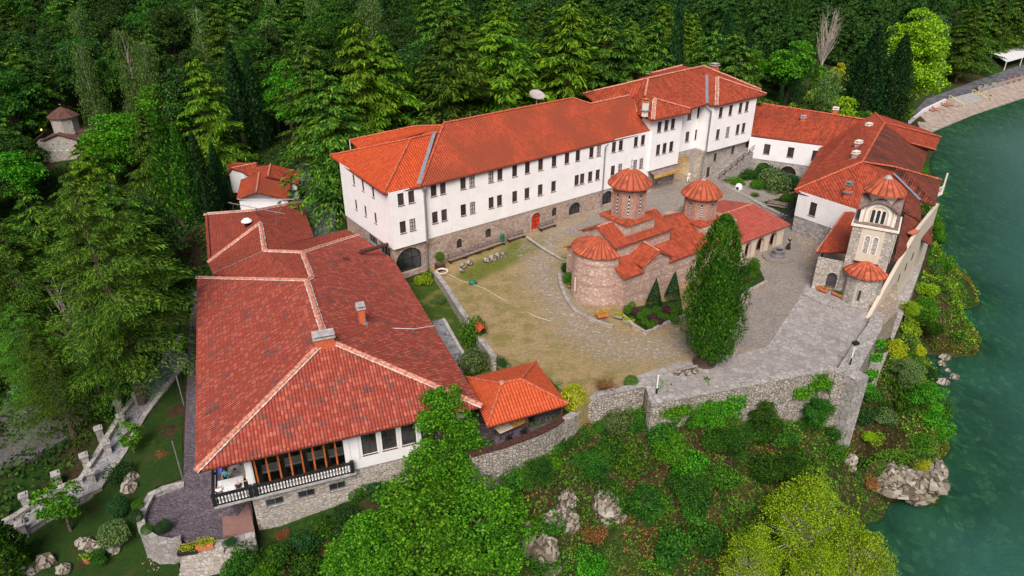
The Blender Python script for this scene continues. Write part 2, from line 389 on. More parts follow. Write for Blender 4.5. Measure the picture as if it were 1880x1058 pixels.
M['yel'] = leafmat('yellow_green_leaves', [(.20, .28, .01), (.38, .44, .015), (.55, .55, .03)], .4, .1, .4, 1)
M['purple'] = leafmat('purple_leaves', [(.05, .02, .03), (.10, .03, .05), (.16, .06, .08)], .3, .1, .4, 1)
M['flower'] = leafmat('pink_and_white_flowers', [(.45, .12, .15), (.65, .35, .35), (.7, .62, .55)], .2, .1, .2, 3)
M['flowo'] = leafmat('orange_flowers', [(.55, .12, .02), (.65, .35, .03), (.25, .30, .03)], .2, .1, .2, 3)
# ---------------- ground ----------------
def pxs(L): return [U(*p) for p in L]
CP = pxs([(1548,800,-6.5),(1290,778,-2.4),(1200,768,-1.9),(1050,805,-3.2),(960,845,-3.6),(880,850,-4),(1100,900,-6.6),(1300,880,-7),(1480,860,-7.5),(1500,930,-9.5),
 (1000,1000,-9.5),(1200,1000,-10.5),(1000,1100,-12),(1300,1058,-12.6),(1590,860,-9.5),(900,1000,-8.5),(700,975,-6.8),(640,930,-5.8),(475,996,-6.6),(560,1020,-7.6),(700,1080,-9),
 (330,900,-5.3),(400,950,-5.3),(230,850,-6.2),(120,1000,-7.4),(240,800,-6.1),(180,880,-6.7),(50,950,-7.3),(330,660,-5.6),(45,760,-8),(1100,762,-1.9),(1150,748,-1.7),(1060,782,-2.3),(1645,840,-9.0),(1680,842,-9.6),(1697,825,-10.0),(1600,838,-8.6),(1560,850,-9),(440,1030,-6.0),(485,1012,-6.4),(400,1045,-6.2),(100,690,-7.6),(20,500,-7),(200,500,-6.2),(0,300,-3),(130,290,-1.2),(300,400,-3.4),
 (0,1100,-8),(350,700,-5.4),(420,400,-3),(250,1058,-8),(430,1040,-7.2),(1420,800,-5.2),(1640,720,-6),(1690,640,-7.5),(1660,800,-8.5),(1690,850,-10.2),(1690,560,-7.5),(1690,490,-6)])
CP += [Q(u, v, z) for u, v, z in [(8,-5,-2),(20,-20,-2),(30,-8,-2),(40,-15,-2),(20,-32,-2),(34,-26,-2),(30,-38,-2),(50,-12,-1.6),(58,-3,-1.5),(50,-24,-3),(3,-8,-2.4),(1,-16,-2.6),(0,-24,-2.8),(60,-20,-3),(75,-12,-5),
 (-3,8,-.2),(-4,16,0),(2,22,.2),(10,14,.3),(25,14,.6),(45,15,.6),(62,8,0),(75,4,-2),(-12,30,-1),(20,40,1.5),(50,40,2),(0,60,1),(-30,60,-1),(80,25,-3),(110,20,-7),(90,5,-7),(50,90,5),(0,110,5),(100,70,0),(150,50,-7),(60,160,9),(0,200,10),(150,120,2),(-60,120,4),
 (44,-37,-4.5),(58,-35,-6),(70,-28,-6.5),(80,-16,-6.5),(36,-43,-5.5)]]
# shoreline, seen from the air
SH = pxs([(1560,1400,-13),(1620,1120,-13),(1572,965,-13),(1562,890,-13),(1620,868,-13),(1672,882,-13),(1708,872,-13),(1722,850,-13),(1722,790,-13),(1708,720,-13),(1703,650,-13),(1710,580,-13),(1706,480,-13),(1722,400,-13),(1712,330,-13),(1708,270,-13),(1700,247,-13),(1760,222,-13),(1820,200,-13),(1880,180,-13),(2000,140,-13),(2200,105,-13),(2900,60,-13)])
SHb = [Vector((p.x, p.y, -13.05)) for p in SH]
for i, p in enumerate(SHb):
    a = SHb[max(0, i-1)]; b = SHb[min(len(SHb)-1, i+1)]; t = (b-a).normalized(); n = Vector((t.y, -t.x, 0))
    CP += [p, p+n*4+ZUP*-1.1, p+n*12+ZUP*-3.2, p+n*30+ZUP*-6.5]
    if i % 3 == 0: CP += [p+n*90+ZUP*-11, p+n*220+ZUP*-13]
CP += pxs([(1880,130,-10.5),(1790,152,-10.5),(1700,190,-10.8),(1740,165,-10.6),(1690,140,-10),(1850,95,-9.5),(2100,80,-9),(1620,200,-8),(1760,190,-11.8),(1800,178,-11.8),(1500,140,-5),(1400,130,-3)])
CP += [Vector(p) for p in [(-250,100,0),(-250,250,10),(-150,380,16),(0,380,18),(150,390,12),(300,400,4),(-120,50,-8),(-60,10,-9),(0,10,-14),(30,12,-14.5),(420,420,-8),(-400,200,10),(-200,500,25),(200,600,25)]]
CPa = np.array([tuple(p) for p in CP])
def _k(r): return np.sqrt(r*r+1.0)
_d = np.hypot(CPa[:, None, 0]-CPa[None, :, 0], CPa[:, None, 1]-CPa[None, :, 1])
_m = len(CPa); _A = np.zeros((_m+1, _m+1)); _A[:_m, :_m] = _k(_d)+np.eye(_m)*-.05; _A[:_m, _m] = 1; _A[_m, :_m] = 1
_w = np.linalg.solve(_A, np.append(CPa[:, 2], 0))
def hgt(x, y):
    x = np.asarray(x, float); y = np.asarray(y, float); sh = x.shape; X = x.ravel(); Y = y.ravel(); out = np.empty(len(X))
    for i in range(0, len(X), 20000):
        d = np.hypot(X[i:i+20000, None]-CPa[None, :, 0], Y[i:i+20000, None]-CPa[None, :, 1]); out[i:i+20000] = _k(d)@_w[:_m]+_w[_m]
    return out.reshape(sh)
def H1(x, y): return float(hgt([x], [y])[0])
rng = np.random.default_rng(7)
def vnoise(x, y, s, seed=0):
    r = np.random.default_rng(seed); t = r.random((64, 64)); X = x/s; Y = y/s
    i = np.floor(X).astype(int); j = np.floor(Y).astype(int); fx = X-i; fy = Y-j; fx = fx*fx*(3-2*fx); fy = fy*fy*(3-2*fy)
    a = t[i % 64, j % 64]; b = t[(i+1) % 64, j % 64]; c = t[i % 64, (j+1) % 64]; d = t[(i+1) % 64, (j+1) % 64]
    return (a*(1-fx)+b*fx)*(1-fy)+(c*(1-fx)+d*fx)*fy-.5
def axis(lo, a, b, hi, fine):
    L = []; x = a; st = fine
    while x > lo: st *= 1.12; x -= min(st, 14); L.append(x)
    L = L[::-1]+list(np.arange(a, b, fine)); x = L[-1]; st = fine
    while x < hi: st *= 1.12; x += min(st, 14); L.append(x)
    return np.array(L)
def gridmesh(name, xs, ys, Z, mat, mask=None, **kw):
    nx, ny = len(xs), len(ys); X, Y = np.meshgrid(xs, ys, indexing='ij')
    co = np.stack([X, Y, Z], -1).reshape(-1, 3); idx = np.arange(nx*ny).reshape(nx, ny)
    q = np.stack([idx[:-1, :-1], idx[1:, :-1], idx[1:, 1:], idx[:-1, 1:]], -1).reshape(-1, 4)
    if mask is not None: q = q[mask.reshape(-1)]
    me = bpy.data.meshes.new(name); me.vertices.add(len(co)); me.vertices.foreach_set('co', co.ravel())
    me.loops.add(q.size); me.loops.foreach_set('vertex_index', q.ravel()); me.polygons.add(len(q)); me.polygons.foreach_set('loop_start', np.arange(0, q.size, 4)); me.polygons.foreach_set('use_smooth', [True]*len(q))
    me.update(calc_edges=True); me.validate(); me.materials.append(mat)
    o = bpy.data.objects.new(name, me); COL.objects.link(o); return tag(o, **kw)
def terrain_mat():
    m, nt, b = nm('hillside_soil_and_grass'); g = G(nt); p = g.pos(); sp = g.n('ShaderNodeSeparateXYZ'); g.l(p, sp.inputs[0])
    gr = g.ramp(g.noise(p, 1.6, 6, .7), [(.3, (.012, .035, .008)), (.55, (.03, .075, .012)), (.75, (.075, .11, .02))])
    so = g.ramp(g.noise(p, 2.2, 6, .75), [(.3, (.03, .02, .012)), (.6, (.075, .045, .025)), (.8, (.18, .11, .065))])
    f = g.ramp(g.noise(p, .13, 5, .65), [(.46, 0), (.6, 1)])
    nrm = g.n('ShaderNodeNewGeometry'); sn = g.n('ShaderNodeSeparateXYZ'); g.l(nrm.outputs['Normal'], sn.inputs[0])
    st = g.ramp(sn.outputs[2], [(.55, 1), (.85, 0)])
    c = g.mix(g.math('MAXIMUM', f, st), gr, so)
    g.l(c, b.inputs['Base Color']); b.inputs['Roughness'].default_value = .95; b.inputs['Specular IOR Level'].default_value = .1
    # lake bed below the water line: stones and depth silt
    rk = g.vor(g.noise(p, .9, 3, .6, out=1), 9, 'F1', 'Color') if False else g.vor(p, 1.5, 'F1', 'Color'); ss = g.n('ShaderNodeSeparateColor'); g.l(rk, ss.inputs[0])
    bed = g.ramp(ss.outputs[0], [(0, (.13, .15, .085)), (.75, (.19, .20, .12)), (1, (.42, .38, .24))])
    bed = g.mix(g.ramp(g.noise(p, .35, 5, .7), [(.4, 0), (.6, .85)]), bed, (.04, .07, .05, 1))
    w = g.ramp(g.math('ADD', sp.outputs[2], 14.0), [(.85, 1), (1.0, 0)])
    c2 = g.mix(w, c, bed); g.l(c2, b.inputs['Base Color'])
    g.l(g.bump(g.noise(p, 2.5, 6, .8), 1, .25), b.inputs['Normal']); return m
M['terrain'] = terrain_mat()
xs = axis(-420, -62, 78, 560, .8); ys = axis(8, 26, 130, 620, .8)
Xg, Yg = np.meshgrid(xs, ys, indexing='ij'); Zg = hgt(Xg, Yg)
Zg = Zg+(vnoise(Xg, Yg, 3.1, 1)*.5+vnoise(Xg, Yg, 1.4, 2)*.25)*np.clip((-Zg-2)/5, .1, 1)*np.where(Zg < -13.6, .8, 1)
gridmesh('hillside', xs, ys, Zg, M['terrain'], kind='structure')
def water():
    m, nt, b = nm('lake_water'); g = G(nt); p = g.pos()
    b.inputs['Base Color'].default_value = (.045, .155, .12, 1); b.inputs['Roughness'].default_value = .09; b.inputs['IOR'].default_value = 1.33
    n1 = g.noise(g.map(p, (1.0, 3.0, 1), (0, 0, R(-32))), 1.5, 5, .65, dist=.3); n2 = g.noise(p, .12, 3, .5)
    h = g.math('ADD', n1, g.math('MULTIPLY', n2, 1.5)); g.l(g.bump(h, .6, .18), b.inputs['Normal'])
    tb = g.n('ShaderNodeBsdfTransparent'); tb.inputs[0].default_value = (.34, .66, .50, 1)
    at = g.n('ShaderNodeAttribute'); at.attribute_name = 'deep'
    lp = g.ramp(at.outputs['Fac'], [(0, .08), (.14, .28), (.36, .70), (.7, .97)])
    mx = g.n('ShaderNodeMixShader'); out = [x for x in nt.nodes if x.type == 'OUTPUT_MATERIAL'][0]
    g.l(lp, mx.inputs[0]); g.l(tb.outputs[0], mx.inputs[1]); g.l(b.outputs[0], mx.inputs[2]); g.l(mx.outputs[0], out.inputs[0])
    return m
M['water'] = water()
xw = axis(-20, 25, 110, 900, 1.5); yw = axis(4, 20, 120, 900, 1.5); Xw, Yw = np.meshgrid(xw, yw, indexing='ij')
lake = gridmesh('lake', xw, yw, np.full_like(Xw, -13.0), M['water'], kind='structure')
dep = -13-hgt(Xw, Yw)
at = lake.data.attributes.new('deep', 'FLOAT', 'POINT'); at.data.foreach_set('value', np.clip(dep/12, 0, 1).ravel().astype(np.float32))
# ---- courtyard level
def zc(p):
    u, v = uvof(p); f = max(0, min(1, (v+15)/13)); z = .045*(u-26)*f
    return max(-1.0, min(.6, z))+(.3 if u > 40 else .3*max(0, (u-30)/10))*(1-f)
court_poly = [Q(4.4, .1), Q(4.5, -1.4)]+[U(*p) for p in [(818,528,-.7),(880,625,-.4),(905,652,-.3),(950,668,-.3),(1010,700,-.3),(1060,748,-.2),(1098,733,0),(1183,711,.05),(1197,737,.1),(1290,722,.1),(1400,700,.1),(1523,673,.1),(1568,688,.1),(1612,604,.1)]]+[Q(36.5, -38.5), Q(48, -32), Q(62, -22), Q(67, -8), Q(61, 2.5), Q(50, 9), Q(45, 9), Q(45, .1)]
def inpoly(x, y, P):
    r = False; n = len(P)
    for i in range(n):
        a = P[i]; b = P[i-1]
        if (a[1] > y) != (b[1] > y) and x < (b[0]-a[0])*(y-a[1])/(b[1]-a[1])+a[0]: r = not r
    return r
def sheet(name, poly, zf, mat, step=1.0, dz=0.0, skirt=1.5, attr=None, **kw):
    P = []
    n = len(poly)
    for i in range(n):
        a = Vector((poly[i][0], poly[i][1])); b = Vector((poly[(i+1) % n][0], poly[(i+1) % n][1])); k = max(1, int((b-a).length/step))
        for j in range(k): P.append(a+(b-a)*j/k)
    nb = len(P); x0 = min(p.x for p in P); x1 = max(p.x for p in P); y0 = min(p.y for p in P); y1 = max(p.y for p in P)
    bp = [(p.x, p.y) for p in P]
    for x in np.arange(x0+step/2, x1, step):
        for y in np.arange(y0+step/2, y1, step):
            if inpoly(x, y, bp): P.append(Vector((x+random.uniform(-.1, .1)*step, y+random.uniform(-.1, .1)*step)))
    vs, es, fs, ov, oe, of = delaunay_2d_cdt(P, [(i, (i+1) % nb) for i in range(nb)], [], 1, 1e-4)
    mb = MB(); V3 = [Vector((v.x, v.y, zf(v)+dz)) for v in vs]
    me = bpy.data.meshes.new(name); V = [tuple(v) for v in V3]; F = [tuple(f) for f in fs]
    if skirt:
        k0 = len(V); bi = []
        for e in es: pass
        cnt = {}
        for f in F:
            for i in range(len(f)):
                a, b2 = f[i], f[(i+1) % len(f)]; k = (min(a, b2), max(a, b2)); cnt[k] = cnt.get(k, 0)+1
        for (a, b2), c in cnt.items():
            if c == 1:
                i0 = len(V); V += [(V[a][0], V[a][1], V[a][2]-skirt), (V[b2][0], V[b2][1], V[b2][2]-skirt)]; F.append((a, b2, i0+1, i0))
    me.from_pydata(V, [], F); me.materials.append(mat)
    uvl = me.uv_layers.new(name='UVMap'); li = np.empty(len(me.loops), int); me.loops.foreach_get('vertex_index', li)
    ca = np.array(V)[li][:, :2]; uvl.data.foreach_set('uv', ca.ravel().astype(np.float32))
    if attr:
        for an, fn in attr.items():
            A = me.attributes.new(an, 'FLOAT', 'POINT'); A.data.foreach_set('value', np.array([fn(v) for v in V], np.float32))
    o = bpy.data.objects.new(name, me); COL.objects.link(o); return tag(o, **kw)
def segd(p, a, b):
    ax, ay = b[0]-a[0], b[1]-a[1]; t = max(0, min(1, ((p[0]-a[0])*ax+(p[1]-a[1])*ay)/(ax*ax+ay*ay+1e-9)))
    return math.hypot(p[0]-a[0]-ax*t, p[1]-a[1]-ay*t)
def plined(p, L): return min(segd(p, L[i], L[i+1]) for i in range(len(L)-1))
gline = pxs([(1400,600,0),(1330,600,0),(1230,640,0),(1130,640,0),(1060,600,0),(1010,530,0),(990,480,0),(1010,430,0),(1100,395,0),(1230,350,.4)])
grs = [(U(900,478,0),3.2),(U(870,500,-.4),2.8),(U(960,450,0),3.4),(U(1000,438,0),2.5),(U(935,465,0),3),(U(1040,470,0),1.2),(U(1035,510,0),1.2),(U(1110,590,0),.9)]
def a_gravel(p):
    u, v = uvof(p)
    g = max(0, 1-plined(p, gline)/5.2)*.95
    if u > 23 and v < -23: g = max(g, min(1, (u-21)/3))
    if u > 28: g = max(g, min(1, (u-26)/3))
    g = max(g, min(1, max(0, (-v-29)/4))*(1 if u > 2 else .3))
    return min(1, g)
def a_green(p): return min(1, max(0, max(1-math.hypot(p[0]-c.x, p[1]-c.y)/r for c, r in grs))*1.4)
def court_mat():
    m, nt, b = nm('dry_grass_and_gravel'); g = G(nt); p = g.pos()
    ag = g.n('ShaderNodeAttribute'); ag.attribute_name = 'gravel'; aw = g.n('ShaderNodeAttribute'); aw.attribute_name = 'greenness'
    n1 = g.noise(p, .55, 6, .7); n2 = g.noise(p, 3.5, 6, .75); n3 = g.noise(p, 14, 3, .7)
    dry = g.ramp(n2, [(.3, (.22, .15, .075)), (.5, (.34, .25, .13)), (.7, (.45, .34, .20))])
    dry = g.mix(g.ramp(n1, [(.44, 0), (.62, .85)]), dry, (.19, .17, .045, 1))
    grn = g.ramp(n2, [(.3, (.05, .075, .012)), (.7, (.20, .21, .04))])
    e = g.vor(p, 5.5, 'DISTANCE_TO_EDGE', 'Distance'); cc = g.vor(p, 5.5, 'F1', 'Color'); s = g.n('ShaderNodeSeparateColor'); g.l(cc, s.inputs[0])
    st = g.ramp(s.outputs[0], [(0, (.25, .20, .155)), (.6, (.34, .285, .23)), (.93, (.42, .365, .31)), (1, (.62, .57, .52))])
    st = g.mix(g.ramp(e, [(.03, .75), (.12, 0)]), st, (.24, .19, .14, 1))
    fg = g.ramp(g.math('ADD', g.math('MULTIPLY', ag.outputs['Fac'], .85), g.math('ADD', g.math('MULTIPLY', g.math('SUBTRACT', n2, .5), 1.3), g.math('MULTIPLY', g.math('SUBTRACT', n1, .5), 1.4))), [(.25, 0), (.85, 1)])
    fw = g.ramp(g.math('ADD', aw.outputs['Fac'], g.math('MULTIPLY', g.math('SUBTRACT', n2, .5), 1.4)), [(.18, 0), (.7, .95)])
    c = g.mix(fw, dry, grn); c = g.mix(fg, c, st)
    sc = g.ramp(g.vor(p, 3.2, 'F1', 'Distance'), [(.05, .8), (.12, 0)]); c = g.mix(g.math('MULTIPLY', sc, g.ramp(n1, [(.5, 0), (.6, 1)])), c, (.6, .56, .5, 1))
    g.l(c, b.inputs['Base Color']); b.inputs['Roughness'].default_value = .95; b.inputs['Specular IOR Level'].default_value = .1
    g.l(g.bump(g.math('ADD', n3, g.math('MULTIPLY', n2, .6)), .8, .08), b.inputs['Normal']); return m
def lawn_mat(name, a, bb, dry, sc=2.5):
    m, nt, b = nm(name); g = G(nt); p = g.pos(); n2 = g.noise(p, 5, 6, .75); n1 = g.noise(p, .5, 5, .7)
    c = g.ramp(n2, [(.3, a), (.7, bb)]); c = g.mix(g.ramp(n1, [(.5, 0), (.68, .7)]), c, c4(dry))
    g.l(c, b.inputs['Base Color']); b.inputs['Roughness'].default_value = .9; b.inputs['Specular IOR Level'].default_value = .1
    g.l(g.bump(g.noise(p, 22, 4, .8), 1, .12), b.inputs['Normal']); return m
M['courtg'] = court_mat()
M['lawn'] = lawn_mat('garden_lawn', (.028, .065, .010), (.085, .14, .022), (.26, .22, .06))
M['lawnd'] = lawn_mat('lawn_painted_shade', (.016, .045, .008), (.04, .085, .015), (.07, .07, .025))  # darker copy of the lawn, with shade put into its colours
M['beach'] = plain('pale_beach_sand', (.36, .29, .24), .95, noise=.25, nscale=.8)
M['gravel'] = stones('grey_gravel_path', [(.12, .115, .12), (.17, .16, .165), (.23, .22, .22)], (.09, .08, .085), 8, 1, .1, bumpd=.02)
court = sheet('courtyard_ground', court_poly, zc, M['courtg'], .8, attr={'gravel': a_gravel, 'greenness': a_green}, kind='structure', skirt=3.0)
def onc(P): return [(p[0], p[1]) for p in P]
ter = onc(pxs([(1163,693,0),(1240,668,0),(1330,656,0),(1402,640,0),(1412,632,0),(1440,588,0),(1474,538,0)]))+[(p[0], p[1]) for p in [Q(34.6, -29.5), Q(34.5, -38.2)]]+onc(pxs([(1604,590,.1),(1557,678,.1),(1519,667,.1),(1400,692,.1),(1205,731,.1),(1186,708,.1)]))
sheet('stone_terrace', ter, lambda p: zc(p)+.05, M['paving'], 1.2, kind='structure', skirt=.2)
cob = onc(pxs([(1412,632,0),(1474,538,0),(1400,512,0),(1360,535,0),(1340,560,0),(1300,600,0),(1320,640,0),(1402,640,0)]))
sheet('cobbled_path', cob, lambda p: zc(p)+.02, M['cobble'], 1.2, kind='structure', skirt=.1)
cob2 = [(p[0], p[1]) for p in [Q(40.9, -11), Q(36, -9.5), Q(25, -9), Q(22, -3), Q(30, -1.2), Q(45, -.3), Q(45.6, 6), Q(50, 6), Q(50, -1.7), Q(60, -1.8), Q(59, -5), Q(50, -17), Q(45, -20.8), Q(35, -29.7)]]+onc(pxs([(1474,538,0),(1402,514,0)]))+[(p[0], p[1]) for p in [Q(33.5, -24), Q(40.9, -23)]]
sheet('cobbled_forecourt', cob2, lambda p: zc(p)+.03, M['cobble'], 1.5, kind='structure', skirt=.1)
# kerb line across the yard
def walltop(name, pts, th, zb, matside, mattop, label=None, cat='wall', th2=None, cope=.10, over=.04, **kw):
    """free wall along a line of top points; thickness to the left of the walking direction"""
    pts = [Vector(p) for p in pts]; n = len(pts); nn = []
    for i in range(n):
        t = (pts[min(n-1, i+1)]-pts[max(0, i-1)]); t.z = 0; t.normalize(); nn.append(Vector((-t.y, t.x, 0)))
    zb = zb if hasattr(zb, '__len__') else [zb]*n
    ths = th if hasattr(th, '__len__') else [th]*n
    root = thing(name, label, cat, (pts[0].x, pts[0].y, zb[0])) if label else None
    a = MB(); c = MB()
    for i in range(n-1):
        j = i+1; p0, p1 = pts[i]-ZUP*cope, pts[j]-ZUP*cope; q0, q1 = p0+nn[i]*ths[i], p1+nn[j]*ths[j]
        z = lambda p, k: Vector((p.x, p.y, zb[k]))
        a.face([z(p0, i), z(p1, j), p1, p0]); a.face([z(q1, j), z(q0, i), q0, q1])
        o0, o1 = nn[i]*-over, nn[j]*-over; r0, r1 = nn[i]*over, nn[j]*over
        T = [p0+o0, p1+o1, q1+r1, q0+r0]; up = ZUP*cope
        c.face([t+up for t in T]); c.face([T[0], T[1], T[1]+up, T[0]+up]); c.face([T[2], T[3], T[3]+up, T[2]+up]); c.face(T[::-1])
        if i == 0: a.face([z(q0, i), z(p0, i), p0, q0]); c.face([T[3], T[0], T[0]+up, T[3]+up])
        if j == n-1: a.face([z(p1, j), z(q1, j), q1, p1]); c.face([T[1], T[2], T[2]+up, T[1]+up])
    o = a.build('stone_wall' if root else name, matside, root); k = c.build('coping', mattop, root or o) if root else None
    return root
walltop('retaining_wall', [U(*p) for p in [(1197,741,.45),(1290,724,.5),(1400,703,.5),(1523,678,.5),(1568,694,.5)]], .75, [-2.2,-2.8,-4,-5.5,-7.2], M['wallW'], M['wallTop'], 'high pale stone retaining wall holding up the paved terrace, partly covered by ivy', 'retaining wall')
walltop('retaining_wall', [U(*p) for p in [(1568.5,694.5,.507),(1592,650,.507),(1618,604,.507)]]+[Q(33.2, -38.6, .507)], [1.5,1.4,1.2,1.0], [-7.2,-6.5,-6,-5.5], M['wallW'], M['wallTop'], 'lakeside corner retaining wall with broad flat top, running from terrace corner to bell tower', 'retaining wall')
walltop('boundary_wall', [U(*p) for p in [(1042,772,-.9),(1072,752,-.75),(1098,727,.55),(1140,718,.6),(1184,709,.65)]], .55, [-4,-4,-3.6,-3,-2.6], M['wallW'], M['wallTop'], 'stepped pale stone boundary wall rising from pavilion to terrace end', 'boundary wall')
walltop('boundary_wall', [U(*p) for p in [(1186,709,.65),(1196,740,.47)]], .7, [-2.5,-2.5], M['wallW'], M['wallTop'], 'short return of pale stone wall closing the end of the paved terrace', 'boundary wall')
walltop('garden_wall', [U(*p) for p in [(796,499,-.5),(818,530,-.35),(850,580,-.1),(878,622,0),(903,655,.1)]], .45, [-2.2,-2.2,-2.2,-2.2,-2.2], M['wallW'], M['wallTop'], 'low mossy stone wall between green garden strip and dry grass courtyard', 'garden wall')
walltop('pavilion_wall', [U(*p) for p in [(866,838,-1.05),(930,820,-1.05),(985,800,-1.05),(1020,783,-1.05),(1042,766,-1.0)]], .55, [-5.5,-5.2,-4.8,-4.5,-4.2], M['wallW'], M['wood'], 'curved stone parapet wall with dark brown cap below the red roofed pavilion', 'parapet wall')
walltop('outer_wall', [U(*p) for p in [(1617,678,-3.2),(1652,592,-3),(1680,520,-2.8),(1698,470,-2.6),(1712,430,-2.6)]], [2.2,2.3,2.4,2.4,2.4], [-8,-8,-8,-8,-8], M['wallW'], M['wallTop'], 'low broad lichen stained outer wall on the lake side below cream wall', 'outer wall')
cpb = MB(); _p = U(1568, 692, .5); cpb.box(_p.x+.25, _p.y+.25, -3.3, 1.5, 1.5, 7.74, .5); tag(cpb.build('corner_pier', M['wallTop']), 'flat topped corner pier where the terrace wall turns to the lake', 'pier')
# garden strip between restaurant and yard
gar = [(p[0], p[1]) for p in [Q(4.2, -.3), Q(4.4, -1.6)]]+onc(pxs([(818,530,-1),(878,622,-1),(903,655,-1),(950,690,-1.2),(870,720,-1.4)]))+[(p.x, p.y) for p in [QE(20, 8), QE(19.2, 27.5)]]+[(Q(0,-.6).x, Q(0,-.6).y)]
sheet('garden_lawn', gar, lambda p: -1.55, M['lawn'], 1.0, kind='structure')
cz = onc(pxs([(793,590,-1.5),(813,586,-1.5),(862,672,-1.5),(845,690,-1.5)]))
sheet('crazy_paving_path', cz, lambda p: -1.49, M['crazy'], 1.5, kind='structure', skirt=.1)
walltop('garden_kerb', [U(*p) for p in [(812,585,-1.2),(838,632,-1.2),(866,680,-1.2)]], .25, [-1.7]*3, M['concrete'], M['concrete'], 'low concrete kerb wall beside the crazy paving strip', 'kerb')
pavf = [(p.x, p.y) for p in pxs([(850,845,-1.9),(866,842,-1.9),(930,822,-1.9),(985,802,-1.9),(1042,764,-1.9),(1010,690,-1.9),(900,700,-1.9)])]+[(QE(20, 1).x, QE(20, 1).y)]
sheet('pavilion_floor', pavf, lambda p: -1.9, M['setts'], 1.2, kind='structure')
# left grounds
tz = -5.15
trc = onc(pxs([(262,925,tz),(275,905,tz),(300,892,tz),(338,885,tz),(345,640,tz),(362,560,tz),(420,560,tz),(430,870,tz),(462,925,tz),(466,980,tz),(410,1000,tz),(372,1006,tz),(330,990,tz),(290,986,tz),(266,970,tz),(256,950,tz)]))
sheet('paved_drive', trc, lambda p: max(tz, H1(p[0], p[1])+.33), M['setts'], 1.2, kind='structure', skirt=.5)
sheet('tiled_floor', onc(pxs([(408,938,tz),(456,924,tz),(470,985,tz),(410,1003,tz)])), lambda p: tz+.03, M['pink'], 1.2, kind='structure', skirt=.05)
walltop('round_terrace_wall', [U(*p) for p in [(338,884,-4.75),(300,892,-4.75),(273,905,-4.75),(258,930,-4.75),(250,955,-4.7),(256,978,-4.7),(280,994,-4.7),(310,999,-4.7),(332,992,-4.7)]], .5, [-6,-6.4,-7,-7.8,-8.2,-8.4,-8.5,-8.4,-8], M['stoneG'], M['wallTop'], 'round grey stone retaining wall at the corner of the purple paved drive', 'retaining wall')
walltop('step_wall', [U(*p) for p in [(330,1010,-5),(410,1000,-5),(468,985,-5)]], .5, [-8,-8,-8], M['stoneG'], M['wallTop'], 'pale stone step wall at the foot of the restaurant drive', 'retaining wall')
pathL = [(-20,1000,-7.5),(40,968,-7.25),(110,920,-6.95),(168,895,-6.75),(205,840,-6.45),(245,770,-6.1),(290,712,-5.85),(330,660,-5.6),(355,620,-5.5)]
pp = [U(*p) for p in pathL]; off = []
for i, p in enumerate(pp):
    t = (pp[min(len(pp)-1, i+1)]-pp[max(0, i-1)]).normalized(); off.append(Vector((-t.y, t.x, 0)))
def zpath(p):
    b = min(range(len(pp)-1), key=lambda i: segd(p, pp[i], pp[i+1])); a, c = pp[b], pp[b+1]; dx, dy = c.x-a.x, c.y-a.y
    t = max(0, min(1, ((p[0]-a.x)*dx+(p[1]-a.y)*dy)/(dx*dx+dy*dy))); return a.z+(c.z-a.z)*t
sheet('garden_path', [(p.x+o.x*.95, p.y+o.y*.95) for p, o in zip(pp, off)]+[(p.x-o.x*.95, p.y-o.y*.95) for p, o in list(zip(pp, off))[::-1]], lambda p: zpath(p)+.12, M['crazy'], 1, kind='structure', skirt=.6)
for sgn, wd in ((1, 'left'), (-1, 'right')):
    L = [p+o*sgn*(.95 if sgn > 0 else 1.35)+ZUP*.55 for p, o in zip(pp, off)]
    walltop('path_wall', L, .4, [p.z-.4 for p in pp], M['wallTop'], M['wallTop'], 'low stone parapet along the %s edge of the crazy paved garden path' % ('far' if sgn > 0 else 'near, lawn side'), 'low wall')
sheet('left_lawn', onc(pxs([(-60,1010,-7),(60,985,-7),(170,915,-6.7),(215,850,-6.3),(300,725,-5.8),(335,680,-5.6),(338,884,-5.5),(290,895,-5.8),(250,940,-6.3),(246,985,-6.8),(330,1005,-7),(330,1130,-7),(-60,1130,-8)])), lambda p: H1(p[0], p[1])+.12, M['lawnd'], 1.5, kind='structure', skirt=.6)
# service road and yards
rd = [(p[0], p[1]) for p in [Q(-.6, 1), Q(-1, 14), Q(3, 22), Q(-2, 30), Q(-8, 24), Q(-3.8, 18), Q(-3.9, 12), Q(-4.6, 3)]]
sheet('service_road', rd, lambda p: max(.15, H1(p[0], p[1])+.25), M['asphalt'], 1.5, kind='structure')
sheet('gravel_yard', onc(pxs([(20,700,-7.8),(110,690,-7.6),(180,720,-7),(150,790,-7),(60,850,-7.8),(-40,880,-8)])), lambda p: H1(p[0], p[1])+.15, M['gravel'], 1.5, kind='structure', skirt=.3)
sheet('rear_yard', onc(pxs([(540,300,.6),(610,278,.6),(640,300,.6),(625,345,.6),(560,345,.6)])), lambda p: H1(p[0], p[1])+.28, M['gravel'], 2, kind='structure', skirt=.3)
sheet('rear_lawn', onc(pxs([(400,300,.3),(470,270,.5),(560,262,.8),(545,300,.5),(520,320,.4),(430,330,.2)])), lambda p: H1(p[0], p[1])+.2, M['lawnd'], 2, kind='structure', skirt=.3)
